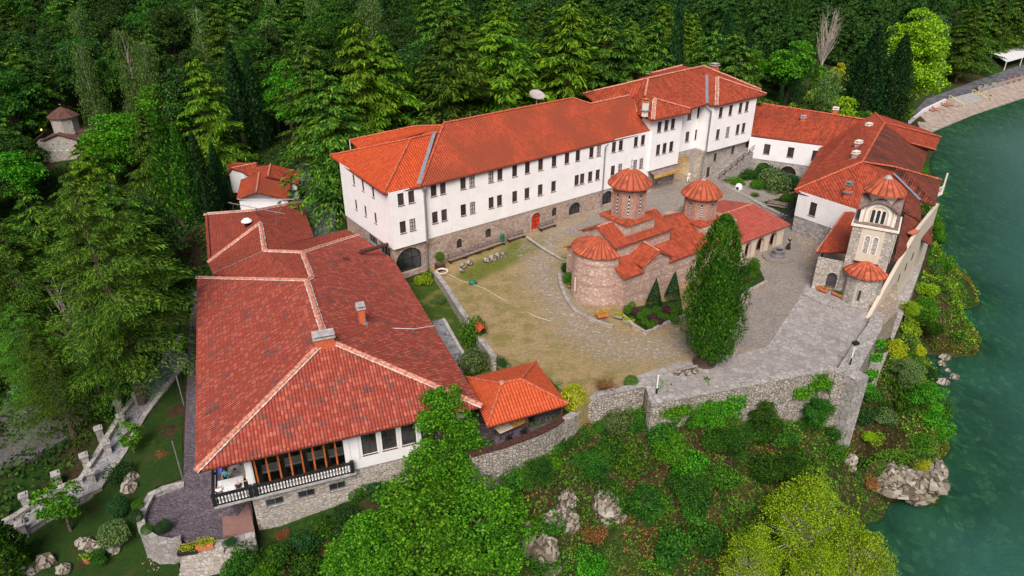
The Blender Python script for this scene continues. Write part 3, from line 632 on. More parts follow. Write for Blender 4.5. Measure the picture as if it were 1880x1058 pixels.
# shore promenade
def above(z0): return lambda p: max(z0, H1(p[0], p[1])+.15)
sheet('promenade', onc(pxs([(1672,212,-10.6),(1700,183,-10.6),(1760,160,-10.6),(1820,140,-10.6),(1890,118,-10.6),(2050,85,-10.6),(2080,94,-10.6),(1890,138,-10.6),(1800,163,-10.6),(1740,178,-10.6),(1700,200,-10.6)])), above(-10.6), M['asphalt'], 3, kind='structure')
sheet('beach', onc(pxs([(1680,225,-12.2),(1738,186,-12),(1800,168,-12),(1880,144,-12),(2060,100,-12),(2100,125,-12.9),(1960,155,-12.9),(1880,180,-12.9),(1790,210,-12.9),(1710,243,-12.9),(1690,246,-12.9)])), lambda p: max(-12.85+.9*min(1, max(0, plined(p, SH)/9)), H1(p[0], p[1])+.1), M['beach'], 3, kind='structure', skirt=1)
walltop('beach_wall', [U(*p) for p in [(1672,222,-10.3),(1700,200,-10.3),(1738,182,-10.3)]], .5, [-13]*3, M['wht'], M['wht'], 'white painted wall between promenade and beach loungers', 'wall')
walltop('beach_wall', [U(*p) for p in [(1800,164,-10.4),(1830,155,-10.4),(1885,139,-10.4),(2000,110,-10.4)]], .5, [-13]*4, M['stoneG'], M['wallTop'], 'grey stone wall holding the promenade above the far beach', 'wall')
# ---------------- building kit ----------------
def raydir(px, py):
    x = px-940.0; y = py-529.0
    return Vector((x, FOC*_c-y*_s, -(FOC*_s+y*_c)))
CAM = Vector((0, 0, CH))
def onplane(px, py, p0, n): r = raydir(px, py); return CAM+r*((Vector(p0)-CAM).dot(n)/r.dot(n))
def PV(px, py, v): return onplane(px, py, Q(0, v), Wv)
def PVE(px, py, t): return onplane(px, py, QE(0, t), NE)
class Wall:
    def __init__(s, O, ang): s.O = Vector((O[0], O[1], 0)); s.a = ang; s.d = Vector((math.cos(ang), math.sin(ang), 0)); s.n = Vector((-s.d.y, s.d.x, 0))
    def P(s, u, z, y=0): return s.O+s.d*u+s.n*y+ZUP*z
    def px(s, px, py):
        p = onplane(px, py, s.O, s.n); return (p-s.O).dot(s.d), p.z
def facade(mb, W_, u0, u1, z0, z1, ops=(), dep=.22, y=0.0):
    us = sorted({u0, u1}|{o[0] for o in ops}|{o[1] for o in ops}); zs = sorted({z0, z1}|{o[2] for o in ops}|{o[3] for o in ops})
    us = [u for u in us if u0-1e-6 <= u <= u1+1e-6]; zs = [z for z in zs if z0-1e-6 <= z <= z1+1e-6]
    for i in range(len(us)-1):
        for j in range(len(zs)-1):
            cu, cz_ = (us[i]+us[i+1])/2, (zs[j]+zs[j+1])/2
            if any(o[0] < cu < o[1] and o[2] < cz_ < o[3] for o in ops): continue
            mb.face([W_.P(us[i], zs[j], y), W_.P(us[i+1], zs[j], y), W_.P(us[i+1], zs[j+1], y), W_.P(us[i], zs[j+1], y)])
    for o in ops:
        a, b, c, d = o[:4]; arch = len(o) > 4 and o[4]; dp = o[5] if len(o) > 5 else dep
        if not arch:
            L = [(a, c), (b, c), (b, d), (a, d)]
        else:
            r = (b-a)/2; h = min(r, d-c); n = 10; zc_ = d-h
            arc = [((a+b)/2+r*math.cos(math.pi*k/n), zc_+h*math.sin(math.pi*k/n)) for k in range(n+1)]
            L = [(a, c), (b, c)]+arc
            for k in range(n):
                (x0, y0), (x1, y1) = arc[k], arc[k+1]; e = b if (x0+x1)/2 > (a+b)/2 else a
                mb.face([W_.P(x0, y0, y), W_.P(x0, d, y), W_.P(x1, d, y), W_.P(x1, y1, y)] if y0 < d-1e-6 or y1 < d-1e-6 else [W_.P(x0, y0, y), W_.P(x1, d, y), W_.P(x1, y1, y)])
        for k in range(len(L)):
            p, q = L[k], L[(k+1) % len(L)]; mb.face([W_.P(p[0], p[1], y), W_.P(q[0], q[1], y), W_.P(q[0], q[1], y+dp), W_.P(p[0], p[1], y+dp)])
def objm(name, me, parent, loc, rz=0.0):
    o = bpy.data.objects.new(name, me); COL.objects.link(o); o.parent = parent; o.location = loc; o.rotation_euler[2] = rz; return o
_wc = {}
def wmeshes(w, h, nx, nz, fm='frame', sill=True, arch=False):
    k = (round(w, 2), round(h, 2), nx, nz, fm, sill, arch)
    if k in _wc: return _wc[k]
    a = MB(); t = .085; y = .08
    def bar(x0, x1, z0, z1, d=.07, yy=y): a.quadbox((x0, yy, z0), (x1-x0, 0, 0), (0, d, 0), (0, 0, z1-z0))
    hh = h-(w/2 if arch else 0)
    bar(-w/2, -w/2+t, 0, hh); bar(w/2-t, w/2, 0, hh); bar(-w/2+t, w/2-t, 0, t)
    if not arch: bar(-w/2+t, w/2-t, h-t, h)
    for i in range(1, nx): bar(-w/2+w*i/nx-.025, -w/2+w*i/nx+.025, t, h-t, .05, y+.01)
    for i in range(1, nz): bar(-w/2+t, w/2-t, h*i/nz-.022, h*i/nz+.022, .045, y+.015)
    if arch:
        n = 10
        for k2 in range(n):
            t0, t1 = math.pi*k2/n, math.pi*(k2+1)/n; P = lambda r, q: Vector((r*math.cos(q), y, hh+r*math.sin(q)))
            a.quadbox(P(w/2-t, t0), P(w/2-t, t1)-P(w/2-t, t0), (0, .07, 0), P(w/2, t0)-P(w/2-t, t0))
    g = MB()
    if arch:
        pts = [Vector((-w/2, .13, 0)), Vector((w/2, .13, 0))]+[Vector((w/2*math.cos(math.pi*k2/10), .13, hh+w/2*math.sin(math.pi*k2/10))) for k2 in range(11)]
        g.face(pts)
    else: g.face([(-w/2, .13, 0), (w/2, .13, 0), (w/2, .13, h), (-w/2, .13, h)])
    s = MB(); s.quadbox((-w/2-.04, -.06, -.07), (w+.08, 0, 0), (0, .2, 0), (0, 0, .067))
    res = []
    for mb, nme, mt in ((a, 'window', M[fm]), (g, 'pane', M['glass']), (s, 'sill', M[fm])):
        o = mb.build(nme, mt, None); res.append(o.data); bpy.data.objects.remove(o)
    g2 = res[1].copy(); g2.materials.clear(); g2.materials.append(M['curt']); res.append(g2)
    _wc[k] = res; return res
def window(root, W_, u, z, w=.78, h=1.4, nx=2, nz=3, y=0.0, fm='frame', sill=True, arch=False, curt=False):
    ms = wmeshes(w, h, nx, nz, fm, sill, arch); L = W_.P(u, z, y)-Vector(root.location)
    f = objm('window', ms[0], root, L, W_.a); objm('pane', ms[3] if curt else ms[1], f, (0, 0, 0))
    if sill: objm('sill', ms[2], f, (0, 0, 0))
    return f
def wins_open(L, w, h): return [(u-w/2, u+w/2, z, z+h) for u, z in L]
def roof(root, name, polys, mat, th=.14, soff=.16, smat='wood'):
    a = MB(); b = MB()
    for P in polys:
        P = [Vector(p) for p in P]
        n = Vector((0, 0, 0))
        for i in range(len(P)):
            p, q = P[i], P[(i+1) % len(P)]; n += Vector(((p.y-q.y)*(p.z+q.z), (p.z-q.z)*(p.x+q.x), (p.x-q.x)*(p.y+q.y)))
        if n.z < 0: P = P[::-1]
        a.face(P); B = [p-ZUP*th for p in P]; c = [p-ZUP*(th+soff) for p in P]; ce = sum(P, Vector())/len(P)
        ci = [p+(ce-p)*min(.12, .1/max(.1, (ce-p).length)) for p in c]; bi = [p+(ce-p)*min(.12, .1/max(.1, (ce-p).length)) for p in B]
        for i in range(len(P)):
            j = (i+1) % len(P); a.face([B[i], B[j], P[j], P[i]]); b.face([ci[i], ci[j], bi[j], bi[i]])
        a.face(B[::-1]); b.face(ci[::-1])
    o = a.build(name, mat, root); b.build('eaves', M[smat], o); return o
def caps(root, p, q, r=.14, mat='cap', mortar=None, seg=.42, name='ridge_tiles'):
    p, q = Vector(p), Vector(q); d = q-p; L = d.length; d.normalize(); n = max(1, int(L/seg)); x = d.cross(ZUP).normalized(); y = x.cross(d)
    if y.z < 0: y = -y
    a = MB(); rnd = random.Random(int(L*100))
    for i in range(n):
        s0, s1 = L*i/n, L*(i+1)/n+.05; r0, r1 = r*1.12, r*.9; lift = rnd.uniform(-.012, .02)
        P = lambda s, rr, t: p+d*s+x*rr*math.cos(t)+y*(rr*math.sin(t)+lift)
        k = 5
        for j in range(k):
            t0, t1 = math.pi*j/k, math.pi*(j+1)/k
            a.face([P(s0, r0, t0), P(s1, r1, t0), P(s1, r1, t1), P(s0, r0, t1)], [(s0, t0), (s1, t0), (s1, t1), (s0, t1)])
        a.face([P(s0, r0, math.pi*j/k) for j in range(k+1)])
    o = a.build(name, M[mat], root)
    if mortar:
        m = MB()
        ws = [[r*1.25+rnd.uniform(0, .09) for _ in (0, 1)] for _ in range(n*2+1)]
        for i in range(n*2):
            a0_, a1_ = p+d*L*i/(2*n), p+d*L*(i+1)/(2*n); dn_ = y*-.03; up_ = y*.07
            for sg, q in ((-1, 0), (1, 1)):
                m.face([a0_+up_, a1_+up_, a1_+x*sg*ws[i+1][q]+dn_, a0_+x*sg*ws[i][q]+dn_])
        m.build('mortar_bedding', M['mortar'], o, merge=True)
    return o
def strip(root, name, p, q, w, mat, lift=.06):
    p, q = Vector(p), Vector(q); d = (q-p).normalized(); x = d.cross(ZUP).normalized(); m = MB()
    m.quadbox(p-x*w/2+ZUP*lift, q-p, x*w, ZUP*.03); return m.build(name, mat, root)
def chimney(root, p, w, l, h, rz=0.0, mat='brick', cap='concrete', below=.8, flue=True):
    a = MB(); a.box(p.x, p.y, p.z+(h-below)/2, w, l, h+below, rz); o = a.build('chimney', M[mat], root)
    c = MB(); c.box(p.x, p.y, p.z+h+.06, w+.22, l+.22, .12, rz)
    d = Vector((math.cos(rz), math.sin(rz), 0)); n = Vector((-d.y, d.x, 0))
    for sx in (-1, 1):
        for sy in (-1, 1): q = p+d*sx*(w/2-.04)+n*sy*(l/2-.04); c.box(q.x, q.y, p.z+h+.2, .1, .1, .17, rz)
    c.box(p.x, p.y, p.z+h+.32, w+.18, l+.18, .07, rz); c.build('chimney_cap', M[cap], o)
    f = MB(); f.box(p.x, p.y, p.z+.02, w+.3, l+.3, .16, rz); f.build('flashing', M['lead'], o); return o
def pipe(root, pts, r=.07, mat='grey', name='downpipe'):
    a = MB(); a.tube(pts, r, 7); return a.build(name, M[mat], root)
# ---------------- long white lodging building ----------------
zA = .0
lod = thing('lodging_building', 'long white building with rows of brown windows, stone ground floor and orange roof', 'building', tuple(Q(0, 0, -1.2)))
WA = Wall(Q(0, 0), AA); WAb = Wall(Q(0, -.35), AA); WS = Wall(Q(-.05, 12.2), AA-math.pi/2)
up = [(520,0),(588,0),(730,0),(790,0),(920,0),(978,0),(1100,0),(1158,0),(1253,0),(1335,0),(1420,0),(1507,0),(1590,0),(1660,0),(1748,0),(1795,0)]
upx = [x/3.4815+580 for x, _ in up]+[1123.5, 1136.4, 1164.3, 1177.3]
Wd, Hd = .76, 1.4
uplist = []; lolist = []
def ucol(W_, px, z, w=.76):
    lo, hi = -5, 80
    for _ in range(50):
        m = (lo+hi)/2; p = W_.P(m, z)-CAM; dz = p.y*_c-p.z*_s; X = 940+FOC*p.x/dz
        if X < px: lo = m
        else: hi = m
    return lo
uplist = [ucol(WAb if x < 765 else WA, x, 9.0)+Wd/2 for x in upx]
lox = [600+x/4.273 for x in (570,647,822,895,1047,1120,1267,1333,1453,1550,1655,1760)]+[1054.8,1064.9,1079.7,1093.5,1121.5,1134.8,1162.5,1174]
lolist = [ucol(WAb if x < 765 else WA, x, 5.75)+Wd/2 for x in lox]
a = MB()
blk = lambda L: [u for u in L if u < 3.95]
facade(a, WAb, -.05, 4.1, 2.65, 9.35, wins_open([(u, 7.6) for u in blk(uplist)]+[(u, 4.35) for u in blk(lolist)], Wd, Hd))
a.face([WAb.P(4.1, 2.65), WA.P(4.1, 2.65, -.06), WA.P(4.1, 9.35, -.06), WAb.P(4.1, 9.35)])
rest = lambda L: [u for u in L if u >= 3.95]
facade(a, WA, 4.1, 40.0, 2.65, 9.35, wins_open([(u, 7.6) for u in rest(uplist)]+[(u, 4.35) for u in rest(lolist)], Wd, Hd), y=-.06)
sv = [(645.6,317.5),(662.7,329),(681.4,342)]; su = [WS.px(*p)[0]+.3 for p in sv]; sl = [WS.px(x/4.273+600, y/4.273+300)[0]+.3 for x, y in ((213,258),(287,308),(366,368))]
facade(a, WS, 0, 12.55, 2.65, 9.35, wins_open([(u, 7.6) for u in su]+[(u, 4.5) for u in sl], .6, 1.3), y=0)
a.face([Q(-.05, 12.2, 2.65), Q(40, 12.2, 2.65), Q(40, 12.2, 9.35), Q(-.05, 12.2, 9.35)])
a.face([Q(-.05, -.35, 2.65), Q(4.1, -.35, 2.65), Q(4.1, 0.3, 2.65), Q(-.05, .3, 2.65)])
a.build('white_wall', M['white'], lod)
k = MB(); k.prism([(p.x, p.y) for p in (Q(.3, .5), Q(39.6, .5), Q(39.6, 11.9), Q(.3, 11.9))], -1, 9.3); k.build('inner_core', M['wood'], lod)
sto = [(WA.px(838.7, 454)[0], WA.px(849.2, 453)[0], 0.35, 1.55, True), (WA.px(891.4, 437)[0], WA.px(902.4, 437)[0], .6, 1.8, True), (WA.px(1013, 400)[0], WA.px(1022, 400)[0], .9, 2.1, True),
       (WA.px(975.2, 424)[0], WA.px(992, 420)[0], -.2, 2.1, True, .35), (WA.px(1043.4, 402)[0], WA.px(1065.9, 396)[0], .25, 2.0, True, .5), (WA.px(1102.9, 383)[0], WA.px(1123.8, 376)[0], .35, 2.3, True, .5)]
b = MB(); facade(b, WA, 3.9, 45.4, -2.5, 2.65, sto, .3)
big = (WA.px(727.5, 490)[0], WA.px(775.5, 470)[0], -.75, 2.25, True, .5)
facade(b, WA, 0, 3.9, -3, 2.65, [big]); 
facade(b, WS, 0, 12.2, -3, 2.65, [(5.9, 8.1, 1.3, 2.4), (8.7, 11.3, .9, 2.3)], y=.12)
b.face([Q(0, 12.1, -3), Q(40, 12.1, -3), Q(40, 12.1, 2.65), Q(0, 12.1, 2.65)])
b.build('stone_ground_floor', M['stoneA'], lod)
c = MB(); a0, b0 = sto[3][0], sto[3][1]
def archpanel(mb, W_, a_, b_, z0, z1, y):
    r = (b_-a_)/2; h = min(r, z1-z0)
    mb.face([W_.P(a_, z0, y), W_.P(b_, z0, y)]+[W_.P((a_+b_)/2+r*math.cos(math.pi*i/12), z1-h+h*math.sin(math.pi*i/12), y) for i in range(13)])
archpanel(c, WA, a0, b0, -.2, 2.1, .2); dr = c.build('red_door', M['redw'], lod, label='red arched wooden door')
c = MB()
for i in range(1, 4): c.quadbox(WA.P(a0, -.2+.55*i, .16), WA.d*(b0-a0), WA.n*.03, ZUP*.05)
c.quadbox(WA.P((a0+b0)/2-.03, -.2, .155), WA.d*.06, WA.n*.03, ZUP*2.2); c.build('door_battens', M['frame'], dr)
def archtrim(W_, a_, b_, z0, z1, w, mat, root, name, y=-.05):
    m = MB(); r = (b_-a_)/2; h = min(r, z1-z0); cx_ = (a_+b_)/2; n = 12
    for i in range(n):
        t0, t1 = math.pi*i/n, math.pi*(i+1)/n; P = lambda rr, hh, t, yy: W_.P(cx_+rr*math.cos(t), z1-h+hh*math.sin(t), yy)
        q = [P(r, h, t0, y), P(r+w, h+w, t0, y), P(r+w, h+w, t1, y), P(r, h, t1, y)]
        m.face(q); m.face([P(r+w, h+w, t0, y), P(r+w, h+w, t1, y), P(r+w, h+w, t1, 0), P(r+w, h+w, t0, 0)]); m.face([P(r, h, t0, y), P(r, h, t1, y), P(r, h, t1, .1), P(r, h, t0, .1)])
    for x0 in (a_-w, b_): m.quadbox(W_.P(x0, z0, y), W_.d*w, W_.n*(-y-.003), ZUP*(z1-h-z0))
    return m.build(name, mat, root)
archtrim(WA, a0, b0, -.2, 2.1, .22, M['concrete'], lod, 'door_surround')
for o in sto[:3]: window(lod, WA, (o[0]+o[1])/2, o[2], o[1]-o[0], o[3]-o[2], 1, 1, arch=True, sill=False, y=.06)
for o in sto[4:6]: archtrim(WA, o[0], o[1], o[2], o[3], .2, M['stoneG'], lod, 'arch_surround', -.04); window(lod, WA, (o[0]+o[1])/2, o[2], o[1]-o[0], o[3]-o[2], 3, 2, arch=True, y=.25, fm='black', sill=False)
archtrim(WA, big[0], big[1], big[2], big[3], .2, M['stoneA'], lod, 'arch_surround', -.04)
window(lod, WA, (big[0]+big[1])/2, big[2], big[1]-big[0], big[3]-big[2], 3, 2, arch=True, y=.3, fm='black')
for u, z, w_, h_ in ((7.0, 1.3, 2.2, 1.1), (10.0, .9, 2.6, 1.4)): window(lod, WS, u, z, w_, h_, 3, 1, y=.16, fm='grey')
rnd = random.Random(3)
for u in uplist: window(lod, WAb if u < 3.95 else WA, u, 7.6, Wd, Hd, curt=rnd.random() < .22, y=0 if u < 3.95 else -.06)
for u in lolist: window(lod, WAb if u < 3.95 else WA, u, 4.35, Wd, Hd, curt=rnd.random() < .22, y=0 if u < 3.95 else -.06)
for u in su: window(lod, WS, u, 7.6, .6, 1.3, 1, 3)
for u in sl: window(lod, WS, u, 4.5, .6, 1.3, 1, 3)
e1 = U(705, 354.5, 9.35); e2 = U(772, 341.5, 9.35); e3 = U(1205, 237.5, 9.35); tip = U(606, 285.5, 9.35)
rl = PV(815, 226.4, 6); nA = (e3-e2).cross(rl-e2).normalized()
fp = lambda x, y: onplane(x, y, e2, nA)
rr_ = fp(1051, 180.5); nn_ = fp(1084, 191); tt_ = fp(1163, 173.8); kk_ = fp(1170, 206)
vt = PV(802, 244, 5.3); ap = PV(753.8, 255, 5.0)
back = lambda p, v=13.0, z=9.35: Vector((Q(uvof(p)[0], v).x, Q(uvof(p)[0], v).y, z))
roof(lod, 'roof', [[e2, e3, kk_, tt_, nn_, rr_, rl], [rl, rr_, back(rr_), back(rl)], [e2, rl, back(rl), back(e2)], [rr_, nn_, back(nn_, 12), back(rr_)], [nn_, tt_, back(tt_, 12), back(nn_, 12)]], M['tileA'])
roof(lod, 'roof', [[e1, e2+ZUP*.03, vt, ap], [tip, e1, ap], [tip, ap, vt, back(vt)]], M['tileAn'])
b1, b2, b3, b4, b5 = PV(641.8, 258, 14.5), PV(657, 271.5, 12.0), PV(745, 251, 8.0), PV(813, 231, 7.2), PV(760, 232.7, 11)
roof(lod, 'roof', [[b1, b2, b3, b4, b5]], M['tileAn'])
pipe(lod, [b1, Q(uvof(b1)[0], uvof(b1)[1], 5)], .05, 'wht')
for p, q, m_ in ((e1, ap, 'cap'), (ap, vt, 'cap'), (e2+ZUP*.05, rl, 'cap'), (rl, rr_, 'cap'), (nn_, tt_, 'capp'), (tt_, kk_, 'capp'), (tip, ap, 'cap'), (b1, b5, 'cap'), (rr_, nn_, 'cap'), (b5, b4, 'cap')): caps(lod, p+ZUP*.03, q+ZUP*.03, .13, m_)
dv = (vt-e2); strip(lod, 'lead_valley', e2+dv*.02-D*.28, vt-D*.3, .42, M['lead'], .14)
ed = MB()
for p, q in ((e1, e2), (e2, e3), (tip, e1)): ed.tube([p+ZUP*-.2, q+ZUP*-.2], .075, 6)
ed.build('gutter', M['frame'], lod)
for u, y in ((4.15, -.5), (31.3, -.2)): pipe(lod, [Q(u, -.7, 9.1), Q(u, y, 8.6), Q(u, y, 2.5), Q(u, -.15 if u > 10 else -.2, 1.9), Q(u, -.15, -1.0 if u < 10 else 0)], .13 if u < 10 else .09)
bx = MB(); bx.box(*Q(4.15, -.55, 8.9), .5, .35, .35, AA); bx.build('rainwater_hopper', M['grey'], lod)
dish = thing('satellite_dish', 'large pale satellite dish on a post behind the long orange roof', 'satellite dish', tuple(U(985, 190, 13)))
a = MB(); p = U(985, 190, 13)
a.tube([p+ZUP*-3.5, p+ZUP*.4], .07, 6); a.build('post', M['wht'], dish)
a = MB(); cdir = Vector((.2, -.35, .9)).normalized(); x = cdir.cross(ZUP).normalized(); y = x.cross(cdir); c0 = p+ZUP*.9
for i in range(4):
    for k in range(16):
        f = lambda r, t: c0+(x*math.cos(t)+y*math.sin(t))*r*1.08+cdir*(r*r*.35)
        r0, r1, t0, t1 = i/4, (i+1)/4, k*math.pi/8, (k+1)*math.pi/8; q = [f(r0, t0), f(r1, t0), f(r1, t1), f(r0, t1)]; a.face(q[1:] if i == 0 else q)
a.build('bowl', plain('dish_grey', (.42, .36, .37), .6), dish)
a = MB(); a.tube([c0+x*1.2+cdir*.3, c0+cdir*1.1], .03, 4); a.tube([c0-x*1.2+cdir*.3, c0+cdir*1.1], .03, 4); a.box(*(c0+cdir*1.1), .15, .15, .2); a.build('feed_arm', M['grey'], dish)
# ---------------- gate lodging (right hand block) ----------------
gl = thing('gate_building', 'tall white building with red tiled hipped roofs and an arched passage through its stone base', 'building', tuple(Q(46, 0, 0)))
WC = Wall(Q(39.7, -.35), AA); WD = Wall(Q(45.6, .7), AA); WF = Wall(Q(50.3, -1.8), AA); WFs = Wall(Q(50.3, .7), AA-math.pi/2)
z4 = lambda x, y: (1040+x/4.4075, 100+y/4.4075)
def mk(W_, L, zt, w): return [ucol(W_, z4(x, 0)[0], zt)+w/2 for x in L]
cw_, ch_ = .8, 1.5
cu_, cl_ = mk(WC, (740,797,850), 10.3, cw_), mk(WC, (728,780,835), 6.8, cw_)
du_, dl_ = mk(WD, (985,1062), 10.6, cw_), mk(WD, (967,1043), 7.4, cw_)
fu_, fl_ = mk(WF, (1238,1318,1398,1450), 10.7, cw_), mk(WF, (1213,1293,1375,1422), 7.5, cw_)
zC = (WC.px(*z4(797, 620))[1], WC.px(*z4(780, 805))[1]); zD = (WD.px(*z4(985, 530))[1], WD.px(*z4(967, 710))[1]); zF = (WF.px(*z4(1318, 495))[1], WF.px(*z4(1293, 670))[1])
a = MB()
facade(a, WC, 0, 5.9, 3.7, 11.2, wins_open([(u, zC[0]) for u in cu_]+[(u, zC[1]) for u in cl_], cw_, ch_))
a.face([WC.P(5.9, 3.7), WC.P(5.9, 3.7, 1.1), WC.P(5.9, 11.2, 1.1), WC.P(5.9, 11.2)]); a.face([WC.P(0, 3.7), WC.P(0, 3.7, 2), WC.P(0, 11.2, 2), WC.P(0, 11.2)]); a.face([WC.P(0, 3.7), WC.P(5.9, 3.7), WC.P(5.9, 3.7, 1.2), WC.P(0, 3.7, 1.2)])
facade(a, WD, 0, 4.75, 4.85, 11.6, wins_open([(u, zD[0]) for u in du_]+[(u, zD[1]) for u in dl_], cw_, ch_))
facade(a, WFs, 0, 2.5, 4.9, 11.7)
facade(a, WF, 0, 9.6, 4.9, 11.7, wins_open([(u, zF[0]) for u in fu_]+[(u, zF[1]) for u in fl_], cw_, ch_))
a.face([WF.P(0, 4.9), WF.P(9.6, 4.9), WF.P(9.6, 4.9, .6), WF.P(0, 4.9, .6)])
a.face([WF.P(9.6, 4.9), WF.P(9.6, 4.9, 12), WF.P(9.6, 11.7, 12), WF.P(9.6, 11.7)]); a.face([WC.P(0, 2, 12), WF.P(9.6, 2, 12), WF.P(9.6, 11.6, 12), WC.P(0, 11.6, 12)])
a.build('white_wall', M['white'], gl)
k = MB(); k.prism([(p.x, p.y) for p in (Q(40.2, 1.3), Q(59.4, 1.3), Q(59.4, 11), Q(40.2, 11))], 5.5, 11.5); k.build('inner_core', M['wood'], gl)
for L, W_, z in ((cu_, WC, zC[0]), (cl_, WC, zC[1]), (du_, WD, zD[0]), (dl_, WD, zD[1]), (fu_, WF, zF[0]), (fl_, WF, zF[1])):
    for u in L: window(gl, W_, u, z, cw_, ch_, 2, 3, curt=rnd.random() < .2)
b = MB(); WCs = Wall(Q(40.0, .0), AA); WFb = Wall(Q(50.3, -1.2), AA)
sw = WCs.px(*z4(757, 1000))[0]
facade(b, WCs, 0, 5.6, -.4, 3.7, [(sw-.35, sw+.4, 1.2, 2.3)]); facade(b, WFb, 0, 9.6, -.3, 4.9, [(2.2, 2.9, 2.9, 4.1), (6.2, 6.9, 3.3, 4.4), (1.0, 1.8, .5, 2.2)])
Wg = Wall(Q(45.6, .75), AA); facade(b, Wg, 0, 4.7, -.3, 4.85, [(.35, 4.0, -.29, 4.15, True, 11.0)])
b.face([Q(50.3, -1.2, -.3), Q(50.3, .75, -.3), Q(50.3, .75, 4.9), Q(50.3, -1.2, 4.9)]); b.face([Q(45.6, 0, -.3), Q(45.6, .75, -.3), Q(45.6, .75, 4.9), Q(45.6, 0, 4.9)]); b.face([Q(59.9, -1.2, -.3), Q(59.9, 10, -.3), Q(59.9, 10, 4.9), Q(59.9, -1.2, 4.9)])
b.build('stone_ground_floor', M['stoneT'], gl)
archtrim(Wg, .35, 4.0, -.29, 4.15, .35, M['stoneT'], gl, 'arch_surround', -.04)
window(gl, WCs, sw, 1.2, .75, 1.1, 1, 1); window(gl, WFb, 2.55, 2.9, .7, 1.2, 1, 1); window(gl, WFb, 6.55, 3.3, .7, 1.1, 1, 1)
dd = MB(); dd.quadbox(WFb.P(1.0, .5, .1), WFb.d*.8, WFb.n*.06, ZUP*1.7); dd.build('side_door', M['wood'], gl)
gd = MB(); gd.face([Wg.P(.3, -.2, 10.9), Wg.P(4.1, -.2, 10.9), Wg.P(4.1, 4.4, 10.9), Wg.P(.3, 4.4, 10.9)]); gd.build('passage_end_wall', M['ochre'], gl)
lmp = thing('passage_lantern', 'lit yellow lantern high inside the arched passage', 'lantern', tuple(Wg.P(.75, 3.0, 1.2)))
lb = MB(); lb.lathe(Wg.P(.75, 3.0, 1.2), [(0, -.2), (.1, -.15), (.12, .1), (.05, .2), (0, .22)], 8)
me_, nt_, bb_ = nm('lamp_glow'); bb_.inputs['Emission Color'].default_value = (1, .6, .12, 1); bb_.inputs['Emission Strength'].default_value = 5; M['glow'] = me_
lb.build('lantern_glass', me_, lmp)
for yy in (1.2, 5.5):
    pl = bpy.data.lights.new('passage_lamp_light', 'POINT'); pl.energy = 150; pl.color = (1, .66, .22); pl.shadow_soft_size = .2
    po = bpy.data.objects.new('passage_lamp_light', pl); COL.objects.link(po); po.location = Wg.P(1.2, 3.0, yy+.4)-Vector(lmp.location); po.parent = lmp
aw = MB(); s0, s1 = Q(40.1, -.05, 3.55), Q(45.9, -.05, 3.55)
aw.face([s0, s1, s1-Wv*1.1-ZUP*.35, s0-Wv*1.1-ZUP*.35]); aw.face([s0-ZUP*.05, s1-ZUP*.05, s1-Wv*1.1-ZUP*.4, s0-Wv*1.1-ZUP*.4]); aw.build('canopy', M['roofbr'], gl)
sg = thing('shop_sign', 'long ochre signboard along the canopy beside the arched passage', 'sign', tuple(Q(40.1, -1.2, 2.8)))
aw = MB(); aw.quadbox(Q(40.1, -1.2, 2.75), D*5.8, Wv*.05, ZUP*.45); aw.build('board', M['awn'], sg)
aw = MB(); rr3 = random.Random(5); xx = 1.5
for gword in (2, 7, 3, 6):
    for _i in range(gword): wl = rr3.uniform(.07, .13); aw.quadbox(Q(40.1+xx, -1.204, 2.88), D*wl*.45, Wv*-.01, ZUP*rr3.uniform(.14, .2)); aw.quadbox(Q(40.1+xx, -1.204, 2.88+rr3.choice((0, .08, .14))), D*wl, Wv*-.01, ZUP*.045); xx += .19
    xx += .12
aw.build('worn_lettering', M['frame'], sg)
K = lambda x, y, z: U(x, y, z)
c_, cl2, cr2, ct = K(1198.8, 220.2, 11.2), K(1171.6, 208.9, 11.2), K(1269.2, 205.5, 11.2), K(1202.2, 181.7, 13.3)
bl, br, vb, vtp = K(1190, 144.5, 15.0), K(1292, 122, 15.0), K(1298, 190.5, 11.7), K(1297.5, 139, 14.2)
fh, ft, fr = K(1315.7, 194, 11.7), K(1317.3, 142, 14.15), K(1406.4, 172.6, 11.7)
roof(gl, 'roof', [[bl, K(1184, 177, 13.4), ct, K(1266.5, 200, 11.6), vb, vtp, br], [K(1070.5, 172.5, 12.6), K(1094, 189, 12.2), K(1163, 177, 12.9), K(1184, 177, 13.4), bl], [K(1163, 177, 12.9), K(1170, 206, 11.2), cl2, K(1184, 177, 13.4)]], M['tileH'])
roof(gl, 'roof', [[cl2, c_, ct, K(1184, 177, 13.35)], [c_, cr2, K(1266.5, 200, 11.6), ct]], M['tileH'])
roof(gl, 'roof', [[vb, fh, ft, vtp], [fh, fr, ft], [vtp, ft, fr, K(1397, 165, 12.2), br]], M['tileH'])
roof(gl, 'roof', [[K(1163, 143, 13.6), bl-ZUP*.1, br-ZUP*.1, K(1268, 123.5, 14.9), K(1252, 120.8, 15.0)]], M['tileH'])
for p, q in ((bl, br), (br, K(1397, 165, 12.2)), (ft, fr), (bl, K(1184, 177, 13.4)), (ct, K(1266.5, 200, 11.6)), (K(1163, 143, 13.6), K(1252, 120.8, 15.0)), (K(1070.5, 172.5, 12.6), bl)): caps(gl, p+ZUP*.04, q+ZUP*.04, .15, 'capp')
for p, q in ((c_, ct), (fh, ft)): caps(gl, p+ZUP*.04, q+ZUP*.04, .17, 'capp', True)
strip(gl, 'lead_valley', vb, vtp, .4, M['lead'], .1)
ed = MB()
for p, q in ((cl2, c_), (c_, cr2), (vb, fh), (fh, fr)): ed.tube([p+ZUP*-.2, q+ZUP*-.2], .07, 6)
ed.build('gutter', M['frame'], gl)
